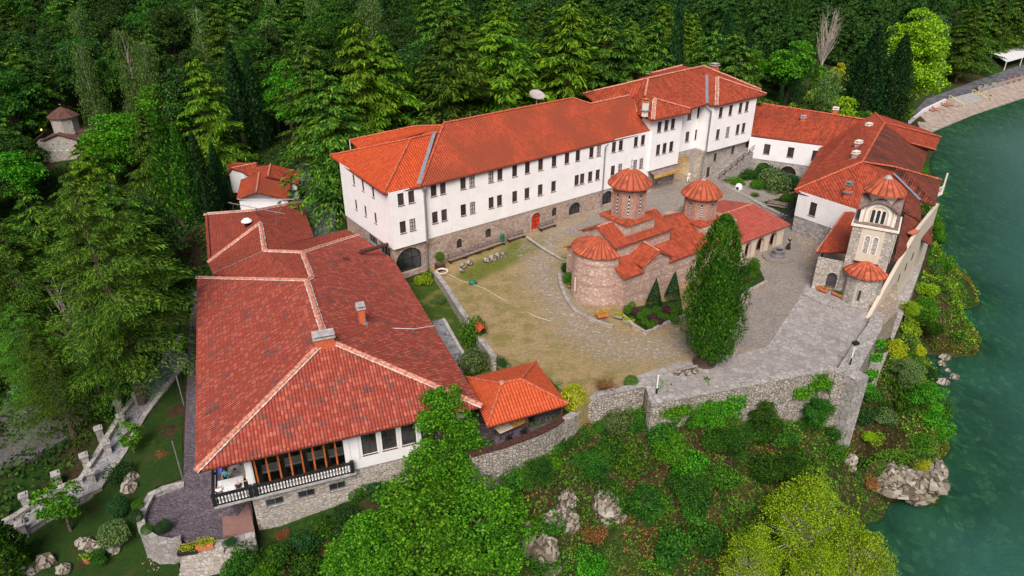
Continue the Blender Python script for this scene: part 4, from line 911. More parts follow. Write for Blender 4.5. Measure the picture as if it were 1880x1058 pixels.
pipe(gl, [vb+ZUP*-.3, Q(50.1, -1.55, 10.8), Q(50.1, -1.55, 4.8), Q(50.0, -1.3, 4.3), Q(50.0, -1.3, .5)], .12)
chimney(gl, K(1184.5, 203, 12.2), .6, .6, 1.2, AA, 'trim', 'pot'); chimney(gl, K(1310, 137, 13.8), .9, .9, 1.3, AA, 'brick')
# outside stair by the gate building
stp = thing('stone_stair', 'stone steps climbing along the gate building wall to an upper door', 'stairs', tuple(Q(52, -2.5, 0)))
a = MB(); ns = 16
for i in range(ns):
    u0 = 51.8+i*.48; a.quadbox(Q(u0, -3.1, -.3), D*.5, Wv*1.8, ZUP*(.55+.3+.19*(i+1)))
a.quadbox(Q(59.5, -3.1, -.3), D*1.6, Wv*1.8, ZUP*4.05); a.build('steps', M['stoneG'], stp)
a = MB(); h0, h1 = Q(51.8, -3.15, .6), Q(59.5, -3.15, 3.75)
for hh in (.5, .95): a.tube([h0+ZUP*hh, h1+ZUP*hh, Q(61, -3.15, 3.75+hh)], .045, 5)
for i in range(7): p = h0.lerp(h1, i/6); a.tube([p, p+ZUP*.95], .05, 5)
a.build('handrail', M['wood'], stp)
# ---------------- restaurant building with the big weathered roof ----------------
re = thing('restaurant_building', 'low wide building with huge weathered red hipped roof, glazed dining room and balcony', 'building', tuple(QE(0, 0, -5)))
EZ = 1.5
WE = Wall(QE(0, .85), AE); WEw = Wall(QE(.95, 31), AE-math.pi/2); WEe = Wall(QE(20.0, .85), AE+math.pi/2)
R1, R2 = QE(10.3, 6.7, 6.1), QE(10.3, 18.0, 6.1)
f0, f1, e4, w4 = QE(-.05, 0, EZ), U(885, 745, EZ), QE(20.35, 27.9, EZ), QE(-.2, 18.6, EZ)
w4 = U(361.5, 510, EZ)
R2 = U(563, 515, 6.1)
e4 = U(722, 476, 1.7)
roof(re, 'roof', [[f0, f1, R1+ZUP*.0]], M['tileE'], soff=.14)
R4 = U(555.3, 463.7, 5.4); R7 = U(656.5, 431.6, 2.6)
sl = MB()
roof(re, 'roof', [[w4, f0, R1, R2]], M['tileE'], soff=.14)
roof(re, 'roof', [[R1, f1, e4, R7, R4, U(573, 510, 5.9), R2]], M['tileE'], soff=.14)
g1, g2, g3, g4, g5, g6, g7, g8 = U(391, 503, 1.3), U(486, 460.5, 4.9), U(478, 409, 4.9), U(381.5, 481.5, 1.4), U(376, 394.6, 1.4), U(468.5, 387, 4.6), U(553.7, 370.5, 2.2), U(576.2, 434.8, 2.4)
roof(re, 'roof', [[g1, U(563, 520, 5.6), U(570, 509, 5.6), R4-ZUP*.05, g2]], M['tileE2'], soff=.14)
roof(re, 'roof', [[g4, g3, g2, g1]], M['tileE2'], soff=.14)
roof(re, 'roof', [[g5, g4, g3, g6]], M['tileE2'], soff=.14)
roof(re, 'roof', [[g6, g3, g2, g8, g7]], M['tileE2'], soff=.14)
roof(re, 'roof', [[g2, R4, R7, U(636, 421, 2.5), U(577, 436, 2.45)]], M['tileE2'], soff=.14)
caps(re, f0, R1, .2, 'capp', True); caps(re, f1, R1, .2, 'capp', True); caps(re, R1, R2, .18, 'capp', True)
for p, q in ((R2, U(573, 510, 5.9)), (U(573, 510, 5.9), R4), (R4, g2), (R4, R7), (g2, g3), (g3, g4), (w4, R2), (g5, g6), (g6, g7)): caps(re, p+ZUP*.03, q+ZUP*.03, .16, 'capp', True)
strip(re, 'flashing_line', g1+ZUP*.03, g2, .1, M['concrete'], .03)
# walls
a = MB()
ow = [(11.45+i*1.55, 12.6+i*1.55, -1.35, .75) for i in range(5)]
facade(a, WE, 10.5, 19.95, -2.55, EZ-.1, ow)
facade(a, WE, 3.05, 3.5, -2.4, EZ-.1); facade(a, WEe, 0, 28, -2.6, EZ+.1, [(3, 4.2, -1.0, .6), (7, 8.2, -1.0, .6), (11, 12.2, -1.0, .6), (15, 16.2, -1.0, .6)])
facade(a, WEw, 0, 27, -5.2, EZ-.1); a.face([WEw.P(0, -5.2), WEw.P(0, -5.2, 18), WEw.P(0, EZ, 18), WEw.P(0, EZ)])
for px_ in ((g4, g5), (g5, g7), (g7, g8)):
    p, q = px_; cen = U(470, 430, 2); p = p+(cen-p)*.06; q = q+(cen-q)*.06; a.face([(p.x, p.y, -4), (q.x, q.y, -4), (q.x, q.y, 1.9), (p.x, p.y, 1.9)])
a.face([QE(3.5, 1.0, -2.4), QE(3.5, 6, -2.4), QE(3.5, 6, 1.5), QE(3.5, 1.0, 1.5)]); a.build('white_wall', M['white2'], re)
a = MB(); 
facade(a, Wall(QE(0, .95), AE), 3.0, 19.9, -8.6, -2.6, [(3.9+i*2.35, 5.2+i*2.35, -4.3, -3.5) for i in range(3)], .25)
facade(a, Wall(QE(3.0, 10), AE-math.pi/2), 0, 9.05, -8, -2.6); facade(a, Wall(QE(19.9, .95), AE+math.pi/2), 0, 27, -4, -2.6)
a.build('stone_basement', M['stoneT'], re)
for i in range(3): window(re, Wall(QE(0, .95), AE), 4.55+i*2.35, -4.3, 1.3, .8, 2, 1, y=.03, fm='grey')
for o in ow: window(re, WE, (o[0]+o[1])/2, o[2], o[1]-o[0], o[3]-o[2], 2, 2)
for u in (3.6, 7.6, 11.6, 15.6): window(re, WEe, u, -1.0, 1.2, 1.6, 2, 2)
a = MB()
for i in range(6): a.quadbox(WE.P(11.15+i*1.55-.07, -1.5, -.05), WE.d*.14, WE.n*.045, ZUP*2.9)
a.build('pilaster', M['white2'], re)
a = MB(); a.quadbox(QE(.45, .35, -2.62), DE*18*0+DE*10.3, NE*6.8, ZUP*.2); a.build('balcony_slab', M['concrete'], re)
a = MB(); a.quadbox(QE(3.2, 1.0, -2.41), DE*16.4, NE*9, ZUP*.03); a.build('dining_floor', plain('polished_dining_floor', (.22, .19, .18), .3), re)
a = MB(); a.face([QE(3.2, 7.6, -2.4), QE(19, 7.6, -2.4), QE(19, 7.6, 1.4), QE(3.2, 7.6, 1.4)]); a.face([QE(10.6, 1, -2.4), QE(10.6, 7.6, -2.4), QE(10.6, 7.6, 1.4), QE(10.6, 1, 1.4)]); a.face([QE(1, 9.6, -2.4), QE(3.2, 9.6, -2.4), QE(3.2, 9.6, 1.4), QE(1, 9.6, 1.4)]); a.build('inner_wall', M['cream'], re)
# glazed front: orange mullions
for i in range(9):
    a = MB(); a.quadbox(QE(3.62+i*.83, .98, -2.4), DE*.13, NE*.14, ZUP*3.75); o = a.build('orange_post', M['orange'], re)
a = MB(); a.quadbox(QE(3.5, 1.0, 1.1), DE*6.9, NE*.1, ZUP*.25); a.quadbox(QE(3.5, 1.0, -2.4), DE*6.9, NE*.1, ZUP*.1); a.build('glazing_rail', M['wood'], re)
def clearglass():
    m, nt, b = nm('clear_glass'); g = G(nt); t = g.n('ShaderNodeBsdfTransparent'); gl_ = g.n('ShaderNodeBsdfGlossy'); gl_.inputs['Roughness'].default_value = .03
    fr_ = g.n('ShaderNodeFresnel'); fr_.inputs[0].default_value = 1.5; mx = g.n('ShaderNodeMixShader'); out = [x for x in nt.nodes if x.type == 'OUTPUT_MATERIAL'][0]
    g.l(fr_.outputs[0], mx.inputs[0]); g.l(t.outputs[0], mx.inputs[1]); g.l(gl_.outputs[0], mx.inputs[2]); g.l(mx.outputs[0], out.inputs[0]); return m
M['clear'] = clearglass()
a = MB(); a.face([QE(3.6, 1.04, -2.35), QE(10.4, 1.04, -2.35), QE(10.4, 1.04, 1.2), QE(3.6, 1.04, 1.2)]); a.build('glazing', M['clear'], re)
for i, (x0, x1) in enumerate(((3.35, 3.0), (10.45, 10.5))):
    a = MB(); a.quadbox(QE(x0-.35, .8, -2.4), DE*(.42), NE*.3, ZUP*3.7); a.build('white_pier', M['white2'], re)
# balustrade
bal = MB(); bal.lathe((0, 0, 0), [(.05, 0), (.075, .04), (.045, .1), (.035, .3), (.075, .5), (.05, .66), (.07, .72)], 8); bo = bal.build('baluster', M['wht'], None, local=True); bme = bo.data; bpy.data.objects.remove(bo)
def balustrade(p, q, n, piers=()):
    a = MB(); d = (q-p).normalized(); nr = Vector((-d.y, d.x, 0)); L = (q-p).length
    a.quadbox(p-nr*.1+ZUP*.02, d*L, nr*.2, ZUP*.1); a.quadbox(p-nr*.11+ZUP*.84, d*L, nr*.22, ZUP*.12)
    for t in piers: c = p+d*L*t; a.quadbox(c-d*.14-nr*.14, d*.28, nr*.28, ZUP*1.08)
    r = a.build('balustrade_rail', M['black'], re)
    for i in range(n):
        c = p.lerp(q, (i+.5)/n)+ZUP*.11-Vector(re.location)-Vector(r.location); objm('baluster', bme, re, p.lerp(q, (i+.5)/n)+ZUP*.11-Vector(re.location))
balustrade(QE(.55, .5, -2.42), QE(10.6, .5, -2.42), 44, (0, .25, .29, .99)); balustrade(QE(.55, .5, -2.42), QE(.55, 7, -2.42), 26, (1,))
chimney(re, U(597, 640, 5.4), 1.5, .8, 1.1, AE, 'brick', 'concrete'); chimney(re, U(665, 593, 4.45), .55, .7, 1.5, AE, 'brick', 'concrete')
vn = MB(); p = U(454, 412, 4.3); vn.lathe(p, [(.3, -.6), (.3, .3), (.2, .35)], 12); vn.build('vent_body', M['black'], re); vn = MB(); vn.lathe(p, [(.62, .35), (.6, .45), (.3, .7), (0, .8)], 14); vn.build('vent_cowl', M['wht'], re)
ph = MB(); ph.tube([U(660, 466, 3.0), U(664, 462, 3.4), U(712, 449, 3.3)], .22, 8); ph.build('duct', M['wood'], re)
hb = MB(); p = U(631, 476, 4.0); hb.box(p.x, p.y, p.z+.05, .9, .6, .1, AE); hb.build('roof_hatch', M['wood'], re)
cb = MB(); cb.tube([U(665, 596, 4.4), U(700, 602, 3.7), U(760, 604, 2.8), U(798, 598, 1.95)], .03, 4); cb.build('cable', M['wht'], re)
an = thing('tv_antenna', 'long thin roof antenna boom lying above the rear tiled roof', 'antenna', tuple(U(470, 385, 5.0)))
a = MB(); a.tube([U(419, 372, 6.0), U(523, 393, 6.0)], .05, 4); a.tube([U(436, 366, 6.2), U(540, 366, 6.2)], .035, 4); a.tube([U(470, 392, 4.6), U(470, 382, 6.0)], .04, 4); a.tube([U(507, 412, 4.4), U(507, 388, 5.9)], .03, 4); a.tube([U(508, 392, 5.9), U(532, 366, 6.3)], .02, 4); a.tube([U(428, 404, 3.2), U(428, 376, 6.0)], .03, 4)
for i in range(9): p = U(425+i*11, 373.2+i*2.2, 6.02); a.tube([p-NE*.5, p+NE*.5], .012, 3)
a.build('boom', M['grey'], an)
# dining furniture
def table_chair(kind):
    if kind == 'table':
        t = thing('dining_table', 'x', 'table', (0, 0, 0)); a = MB(); a.box(0, 0, .74, 1.2, .8, .05); a.box(0, 0, .66, 1.22, .82, .14); a.build('tablecloth_top', M['wht'], t, local=True)
        for x in (-.5, .5):
            for y in (-.3, .3): b = MB(); b.box(x, y, .3, .06, .06, .6); b.build('leg', M['wood'], t, local=True)
    else:
        t = thing('dining_chair', 'x', 'chair', (0, 0, 0)); a = MB(); a.box(0, 0, .45, .42, .42, .05); a.build('seat', M['black'], t, local=True)
        a = MB(); a.box(-.18, .2, .7, .04, .04, .5); a.box(.18, .2, .7, .04, .04, .5)
        for z in (.6, .75, .9): a.box(0, .2, z, .36, .03, .06)
        a.build('backrest', M['black'], t, local=True)
        for x in (-.18, .18):
            for y in (-.18, .18): b = MB(); b.box(x, y, .22, .04, .04, .42); b.build('leg', M['black'], t, local=True)
    return t
T0, C0 = table_chair('table'), table_chair('chair'); tk, ck = kids(T0), kids(C0); ft_ = fc_ = True
for s, t, lab in ((4.6, 2.4, 'first from the left pier'), (6.3, 2.6, 'second from the left pier'), (8.0, 2.6, 'third from the left pier'), (9.6, 2.4, 'nearest the white walled end')):
    tb = T0 if ft_ else copy_tree(T0, ch=tk); ft_ = False; tb.location = QE(s, t, -2.38); tb.rotation_euler[2] = AE; tb['label'] = 'white clothed dining table behind the orange posts, '+lab; tb['group'] = 'tables in the glazed dining room'
    for sg_ in (-1, 1):
        for o_ in (-.3, .3):
            c = C0 if fc_ else copy_tree(C0, ch=ck); fc_ = False; c.location = QE(s+o_, t+sg_*.75, -2.38); c.rotation_euler[2] = AE+(0 if sg_ > 0 else math.pi); c['label'] = 'black slatted dining chair at a table behind the orange posts'; c['group'] = 'chairs in the glazed dining room'
# ---------------- pavilion ----------------
pv = thing('garden_pavilion', 'open wooden pavilion with bright orange hipped tile roof beside the restaurant', 'pavilion', tuple(QE(22, 6, -1.9)))
pz = .45; pa, pb, pc, pd = U(983.5, 664, pz), U(1042, 741.5, pz), U(894.6, 783, pz), U(857, 694, pz); r1, r2 = U(920.8, 704.5, 2.15), U(957, 696.6, 2.15)
roof(pv, 'roof', [[pc, pb, r2, r1]], M['tileP']); roof(pv, 'roof', [[pb, pa, r2], [pa, pd, r1, r2], [pd, pc, r1]], M['tileP'])
for p, q in ((r1, r2), (pc, r1), (pb, r2), (pa, r2), (pd, r1)): caps(pv, p+ZUP*.03, q+ZUP*.03, .12, 'cap')
kn = MB(); kn.blob(r1+ZUP*.12, .25, .25, .15, 3); kn.build('ridge_knob', M['capp'], pv)
pc_ = (pa+pb+pc+pd)/4
for p in (pa, pb, pc, pd, (pb+pc)/2):
    q = p+(pc_-p)*.1; q.z = -1.9; a = MB(); a.quadbox(q-Vector((.09, .09, 0)), (.18, 0, 0), (0, .18, 0), (0, 0, 2.25)); a.build('post', M['redbr'] if 'redbr' in M else M['wood'], pv)
a = MB()
for p, q in ((pa, pb), (pb, pc), (pc, pd), (pd, pa)): P_ = p+(pc_-p)*.1; Q_ = q+(pc_-q)*.1; P_.z = Q_.z = .2; a.tube([P_, Q_], .09, 4)
a.build('beam', M['wood'], pv)
tb = thing('picnic_table', 'long table with pale and orange top under the pavilion', 'table', tuple(U(945, 790, -1.9)))
dT = (U(975, 775, -1.15)-U(918, 800, -1.15)).normalized(); nT = Vector((-dT.y, dT.x, 0)); o_ = U(918, 797, -1.15)
a = MB(); a.quadbox(o_, dT*1.3, nT*.9, ZUP*.05); a.build('tabletop', M['board'], tb); a = MB(); a.quadbox(o_+dT*1.31, dT*1.5, nT*.9, ZUP*.05); a.build('tabletop', M['boardo'], tb)
for x in (.1, 1.3, 2.6):
    for y in (.1, .8): a = MB(); a.tube([o_+dT*x+nT*y, o_+dT*x+nT*y-ZUP*.75], .03, 5); a.build('leg', M['black'], tb)
c0_ = None
for i, (x, y, rz, lab) in enumerate(((.5, -.5, math.pi, 'black chair on the cliff side of the pavilion table, at its pale end'), (1.9, -.5, math.pi, 'black chair on the cliff side of the pavilion table, near its orange end'), (3.3, .4, -math.pi/2, 'black chair at the far right end of the pavilion table'))):
    p = o_+dT*x+nT*y; c = copy_tree(C0, loc=(p.x, p.y, -1.88), rz=math.atan2(dT.y, dT.x)+rz, ch=ck, label=lab, group='chairs round the pavilion table')
# ---------------- south-east lodging: wing with two arches ----------------
gw = thing('arcade_building', 'white building on grey stone base with two dark arches and red orange tiled roof', 'building', (37, 104, .3))
gA = U(1371, 289, 2.6); gB = U(1484, 305, 2.6); WG = Wall(gA, math.atan2(gB.y-gA.y, gB.x-gA.x)); GL = (gB-gA).length*1.0+1.5
gz = [ucol(WG, 1320+x/4.068, 4.9, .9)+.45 for x in (340, 517, 700)]
a = MB(); facade(a, WG, 0, GL, 2.6, 5.8, wins_open([(u, 3.5) for u in gz], .9, 1.5)); a.face([WG.P(0, 2.6), WG.P(0, 2.6, 8), WG.P(0, 5.8, 8), WG.P(0, 5.8)]); a.build('white_wall', M['white2'], gw)
for u in gz: window(gw, WG, u, 3.5, .9, 1.5, 2, 2)
ga = [(ucol(WG, 1320+x0/4.068, .8), ucol(WG, 1320+x1/4.068, .8)) for x0, x1 in ((268, 395), (450, 572))]
a = MB(); facade(a, WG, 0, GL, -.5, 2.6, [(p, q, -.3, 2.15, True, 1.2) for p, q in ga], y=.06); a.face([WG.P(0, -.5), WG.P(0, -.5, 6), WG.P(0, 2.6, 6), WG.P(0, 2.6)]); a.build('stone_ground_floor', M['stoneG'], gw)
for p, q in ga: archtrim(WG, p, q, -.3, 2.15, .2, M['stoneT'], gw, 'arch_surround', .0); window(gw, WG, (p+q)/2, -.2, q-p, 2.35, 3, 1, y=1.0, fm='black', sill=False, arch=True)
ge1, ge2 = U(1364, 245, 5.8), U(1515, 266, 5.8); gr1, gr2 = U(1391, 189, 8.3), U(1590, 220, 8.3)
roof(gw, 'roof', [[ge1, ge2, U(1583, 221, 8.25), gr1], [gr1, gr2, gr2+Vector((5, 7, -2.4)), gr1+Vector((4, 7, -2.4))]], M['tileH']); caps(gw, gr1, gr2, .14, 'cap')
ed = MB(); ed.tube([ge1-ZUP*.2, ge2-ZUP*.2], .09, 6); ed.build('gutter', M['frame'], gw)
chimney(gw, U(1473, 226, 7.1), .6, .6, .8, WG.a, 'brick'); chimney(gw, U(1532, 212, 8.0), .7, .6, .9, WG.a, 'brick', 'trim')
# ---------------- long wing down to the tower ----------------
lw = thing('lakeside_building', 'long lakeside building with orange front slope, dark streaked rear slope and small chimneys', 'building', tuple(Q(50, -22, 0)))
hc, hn, hf = U(1458.5, 349.5, 5.6), U(1511, 262, 5.6), U(1556, 378, 5.6); rs, rn = U(1583, 297.7, 8.7), U(1623.6, 226.4, 8.7); pk = U(1606.4, 208, 8.7)
roof(lw, 'roof', [[hc, rs, rn, pk, U(1580, 222, 8.3), hn]], M['tileHf'] if 'tileHf' in M else M['tileH'])
roof(lw, 'roof', [[hc, hf, U(1600, 388, 5.4), U(1691, 372, 5.5), U(1640, 312, 7.3), rs]], M['tileH'])
de, dn = U(1691, 321, 5.4), U(1704, 276, 5.4)
roof(lw, 'roof', [[rs, U(1645, 308, 7.6), de, dn, U(1673, 264, 7.0), rn]], M['tileD'])
roof(lw, 'roof', [[U(1645, 308, 7.7), U(1728, 331, 5.6), U(1718, 376, 5.5), U(1663, 316, 7.6)], [rs, U(1645, 308, 7.72), U(1663, 316, 7.62), U(1718, 376, 5.5), U(1691, 369, 5.6), U(1640, 312, 7.4)]], M['tileD'])
roof(lw, 'roof', [[rn, U(1673, 264, 7.1), U(1717, 275.5, 5.6), U(1727, 252, 5.6)], [pk, rn, U(1727, 252, 5.6), U(1705, 240, 5.6)]], M['tileH'])
for p, q in ((rs, rn), (hc, rs), (rs, U(1645, 308, 7.75)), (U(1645, 308, 7.75), U(1728, 331, 5.7)), (rn, U(1727, 252, 5.7)), (rn, pk), (U(1673, 264, 7.15), U(1717, 275.5, 5.7))): caps(lw, p+ZUP*.04, q+ZUP*.04, .14, 'cap')
strip(lw, 'lead_valley', U(1641, 320, 7.4), U(1689, 368, 5.65), .35, M['lead'], .08)
WH = Wall(Q(44.8, -20.3), AA-math.pi/2); hw_ = Q(44.8, -20.3); hx = Vector((hn.x-.3, hn.y-.6, 0)); WHw = Wall(hx, math.atan2(hw_.y-hx.y, hw_.x-hx.x)); Lw = (Vector((hw_.x, hw_.y, 0))-hx).length
wh_ = WH.px(*(1420+272/3.779, 320+245/3.779))
a = MB(); facade(a, WH, 0, 9.5, 2.5, 5.7, [(wh_[0]-.45, wh_[0]+.45, 3.15, 4.85)]); facade(a, WHw, 0, Lw, 2.5, 5.7, [(4, 4.9, 3.2, 4.8), (9, 9.9, 3.2, 4.8), (14, 14.9, 3.2, 4.8)]); a.build('white_wall', M['white2'], lw)
window(lw, WH, wh_[0], 3.15, .9, 1.7, 2, 3)
for u in (4.45, 9.45, 14.45): window(lw, WHw, u, 3.2, .9, 1.6, 2, 2)
a = MB(); facade(a, WH, 0, 9.5, -.5, 2.5, y=.06); facade(a, WHw, 0, Lw, -.5, 2.5, y=.06); a.build('stone_ground_floor', M['stoneG'], lw)
k = MB(); k.prism([(p.x, p.y) for p in (Q(45.2, -21.5), Q(53, -22), Q(64, -14), Q(73, -13), Q(73.5, -20), Q(62, -25.5), Q(52.5, -30), Q(45.4, -29.5))], -8, 5.3); k.build('lake_side_wall', M['cream'], lw)
ed = MB(); ed.tube([hc-ZUP*.22, hf-ZUP*.22], .09, 6); ed.tube([hc-ZUP*.22, hn-ZUP*.22], .09, 6); ed.build('gutter', M['frame'], lw)
for x, y, z, r_ in ((1593, 240, 7.9, .0), (1574, 273, 7.9, 0), (1569, 293, 7.9, 0)): chimney(lw, U(x, y, z), .8, .5, .75, AA, 'concrete', 'trim', 1.5)
chimney(lw, U(1556, 353, 6.8), .5, .5, .9, AA, 'brick', 'lead')
a = MB(); bp = U(1700, 318, 2.0); a.quadbox(Q(61.5, -27.4, 2.3), D*6, Wv*1.5, ZUP*.2); a.quadbox(Q(61.5, -27.4, 3.4), D*6, Wv*.12, ZUP*.12)
for i in range(14): a.quadbox(Q(61.55+i*.45, -27.38, 2.5), D*.07, Wv*.07, ZUP*.9)
for i in range(3): a.quadbox(Q(61.5+i*2.9, -27.4, 2.3), D*.16, Wv*.16, ZUP*3.0)
a.build('balcony', M['trim'], lw)
# black outside stair at the corner
st2 = thing('iron_stair', 'steep black outside stair with railings against the white corner wall', 'stairs', tuple(Q(45, -19, .2)))
a = MB()
for i in range(12): p = Q(43.6+i*.32, -19.4, .35+i*.2); a.quadbox(p, D*.3, Wv*1.0, ZUP*.05)
a.build('treads', M['black'], st2)
for v in (-19.42, -18.35):
    a = MB(); a.tube([Q(43.5, v, .3), Q(47.4, v, 2.7)], .07, 5)
    for hh in (.5, 1.0): a.tube([Q(43.5, v, .3+hh), Q(47.4, v, 2.7+hh)], .035, 5)
    for i in range(6): p = Q(43.5, v, .3).lerp(Q(47.4, v, 2.7), i/5); a.tube([p, p+ZUP*1.0], .03, 5)
    a.build('railing', M['black'], st2)
a = MB(); a.quadbox(Q(47.3, -19.4, 2.6), D*2.5, Wv*1.1, ZUP*.1)
for u in (47.5, 49.6): a.tube([Q(u, -18.4, 0), Q(u, -18.4, 3.6)], .05, 5)
a.build('landing', M['black'], st2)
# ---------------- bell tower ----------------
AT = R(60.7); DT = Vector((math.cos(AT), math.sin(AT), 0)); VT = Vector((-DT.y, DT.x, 0)); CT = Vector((34.0, 65.4, 0))-VT*1.97+DT*1.97
def QT(u, v, z=0.0): return CT+DT*u+VT*v+ZUP*z
tw = thing('bell_tower', 'stone bell tower with cream belfry, triple arched windows and scalloped orange roof', 'bell tower', tuple(QT(0, 0, 0)))
hwid = 1.97; tu = tv = 0.0
WT = Wall(QT(tu-hwid, tv+hwid), AT-math.pi/2); WT2 = Wall(QT(tu-hwid, tv-hwid), AT)
a = MB(); facade(a, WT, 0, 3.9, -1, 8.15); facade(a, WT2, 0, 3.9, -6, 8.15); a.face([QT(tu+hwid, tv-hwid, -1), QT(tu+hwid, tv+hwid, -1), QT(tu+hwid, tv+hwid, 8.15), QT(tu+hwid, tv-hwid, 8.15)]); a.face([QT(tu-hwid, tv+hwid, -1), QT(tu+hwid, tv+hwid, -1), QT(tu+hwid, tv+hwid, 8.15), QT(tu-hwid, tv+hwid, 8.15)])
a.face([QT(tu-hwid, tv-hwid, 8.15), QT(tu+hwid, tv-hwid, 8.15), QT(tu+hwid, tv+hwid, 8.15), QT(tu-hwid, tv+hwid, 8.15)]); a.build('stone_shaft', M['stoneT'], tw)
def arched_panel(W_, u0, u1, z0, z1, arcs, mat, root, name, y=-.06, dep=.12):
    a = MB(); facade(a, W_, u0, u1, z0, z1, [(p, q, r, s, True, dep) for p, q, r, s in arcs], y=y)
    for (x0, x1) in ((u0, u0), (u1, u1)): a.face([W_.P(x0, z0, y), W_.P(x0, z0, 0), W_.P(x0, z1, 0), W_.P(x0, z1, y)])
    a.face([W_.P(u0, z1, y), W_.P(u1, z1, y), W_.P(u1, z1, 0), W_.P(u0, z1, 0)]); o = a.build(name, mat, root)
    g = MB()
    for p, q, r, s in arcs: archpanel(g, W_, p, q, r, s, y+dep-.01)
    g.build('window', M['glass'], root)
    for p, q, r, s in arcs: archtrim(W_, p, q, r, s, .09, M['wht'], root, 'window_surround', y-.03)
    return o
arched_panel(WT, .85, 3.0, 4.5, 8.0, [(1.35, 1.78, 5.4, 7.3), (2.1, 2.53, 5.4, 7.3)], M['cream'], tw, 'cream_panel'); arched_panel(WT2, .85, 3.0, 4.5, 8.0, [(1.35, 1.78, 5.4, 7.3), (2.1, 2.53, 5.4, 7.3)], M['cream'], tw, 'cream_panel')
a = MB(); a.quadbox(WT.P(.75, 4.36, -.16), WT.d*2.35, WT.n*.15, ZUP*.12); a.build('ledge', M['wood'], tw)
a = MB(); a.box(*QT(tu, tv, 8.25), 4.3, 4.3, .22, AT); a.build('cornice', M['trim'], tw)
a = MB(); a.box(*QT(tu, tv, 8.42), 4.0, 4.0, .12, AT); a.build('ledge_roof', M['roofbr'], tw)
hb_ = 1.5; a = MB(); k = MB()
for i in range(4):
    Wb = Wall(QT(tu, tv)+Matrix.Rotation(i*math.pi/2, 3, 'Z')@(-DT*hb_+VT*hb_), AT-math.pi/2+i*math.pi/2)
    facade(a, Wb, 0, 3.0, 8.45, 10.0); n = 12
    gpts = [(3.0*j/n, 10.0+.85*math.sin(math.pi*j/n)) for j in range(n+1)]
    a.face([Wb.P(0, 10.0), Wb.P(3.0, 10.0)]+[Wb.P(*g_) for g_ in gpts[::-1][1:-1]])
    for j in range(n):
        (x0, z0), (x1, z1) = gpts[j], gpts[j+1]; o = -.38
        k.face([Wb.P(x0*1.16-.24, z0+.02, o), Wb.P(x1*1.16-.24, z1+.02, o), Wb.P(1.5+(x1-1.5)*.45, z1+.38, 1.0), Wb.P(1.5+(x0-1.5)*.45, z0+.38, 1.0)])
        k.face([Wb.P(x0*1.16-.24, z0-.1, o), Wb.P(x1*1.16-.24, z1-.1, o), Wb.P(x1*1.16-.24, z1+.02, o), Wb.P(x0*1.16-.24, z0+.02, o)]); k.face([Wb.P(x0*1.16-.24, z0-.1, o), Wb.P(x1*1.16-.24, z1-.1, o), Wb.P(x1*1.16-.24, z1-.1, .1), Wb.P(x0*1.16-.24, z0-.1, .1)])
    if i in (0, 1, 3):
        c = MB(); archpanel(c, Wb, .62, 2.38, 8.55, 10.35, -.03); c.build('recess_panel', M['cream'], tw); archtrim(Wb, .62, 2.38, 8.55, 10.35, .28, M['trim'], tw, 'arch_surround', -.12)
        g = MB()
        for q in (.86, 1.33, 1.8): archpanel(g, Wb, q, q+.32, 8.6, 9.95, -.05)
        g.build('window', M['glass'], tw)
        for q in (.86, 1.33, 1.8): archtrim(Wb, q, q+.32, 8.6, 9.95, .07, M['trim'], tw, 'window_surround', -.09)
    c = MB(); c.quadbox(Wb.P(-.1, 8.45, -.1), Wb.d*.3, Wb.n*.3, ZUP*1.6); c.build('corner_pier', M['trim'], tw)
a.build('belfry_wall', M['cream'], tw); k.build('belfry_roof', M['roofbr'], tw)
a = MB(); a.lathe(QT(tu, tv, 0), [(1.3, 10.2), (1.3, 11.35), (1.5, 11.5)], 8, AT+math.pi/8, AT+math.pi/8+2*math.pi); a.build('drum', M['trim'], tw)
def fluted(root, c, r, z0, z1, n, mat, name='dome_roof', a0=0, a1=2*math.pi, amp=.06, curve=.25, capm=None):
    a = MB(); m = 6; full = a1-a0 > 6.2
    prof = [((1-t)*r, z0+(z1-z0)*(t+curve*math.sin(math.pi*t)*.5)) for t in [i/m for i in range(m+1)]]
    nn_ = n*4
    for i in range(m):
        for k in range(nn_):
            t0 = a0+(a1-a0)*k/nn_; t1 = a0+(a1-a0)*(k+1)/nn_
            def P(pr_, t, ki):
                bump_ = (.0, .75, 1, .75)[ki % 4]*amp
                return Vector((c[0]+pr_[0]*math.cos(t), c[1]+pr_[0]*math.sin(t), pr_[1]+bump_*(.4+.6*pr_[0]/r)))
            q = [P(prof[i], t0, k), P(prof[i], t1, k+1), P(prof[i+1], t1, k+1), P(prof[i+1], t0, k)]
            a.face(q[:3] if i == m-1 else q, [(k*.12, i*.4), (k*.12+.12, i*.4), (k*.12+.12, i*.4+.4), (k*.12, i*.4+.4)][:3 if i == m-1 else 4])
    for k in range(nn_):
        t0 = a0+(a1-a0)*k/nn_; t1 = a0+(a1-a0)*(k+1)/nn_; f = lambda t, z: Vector((c[0]+r*math.cos(t), c[1]+r*math.sin(t), z))
        a.face([f(t0, z0-.08), f(t1, z0-.08), f(t1, z0+.06), f(t0, z0+.06)])
        a.face([f(t0, z0-.08), f(t1, z0-.08), Vector((c[0], c[1], z0-.08))])
    o = a.build(name, mat, root)
    return o
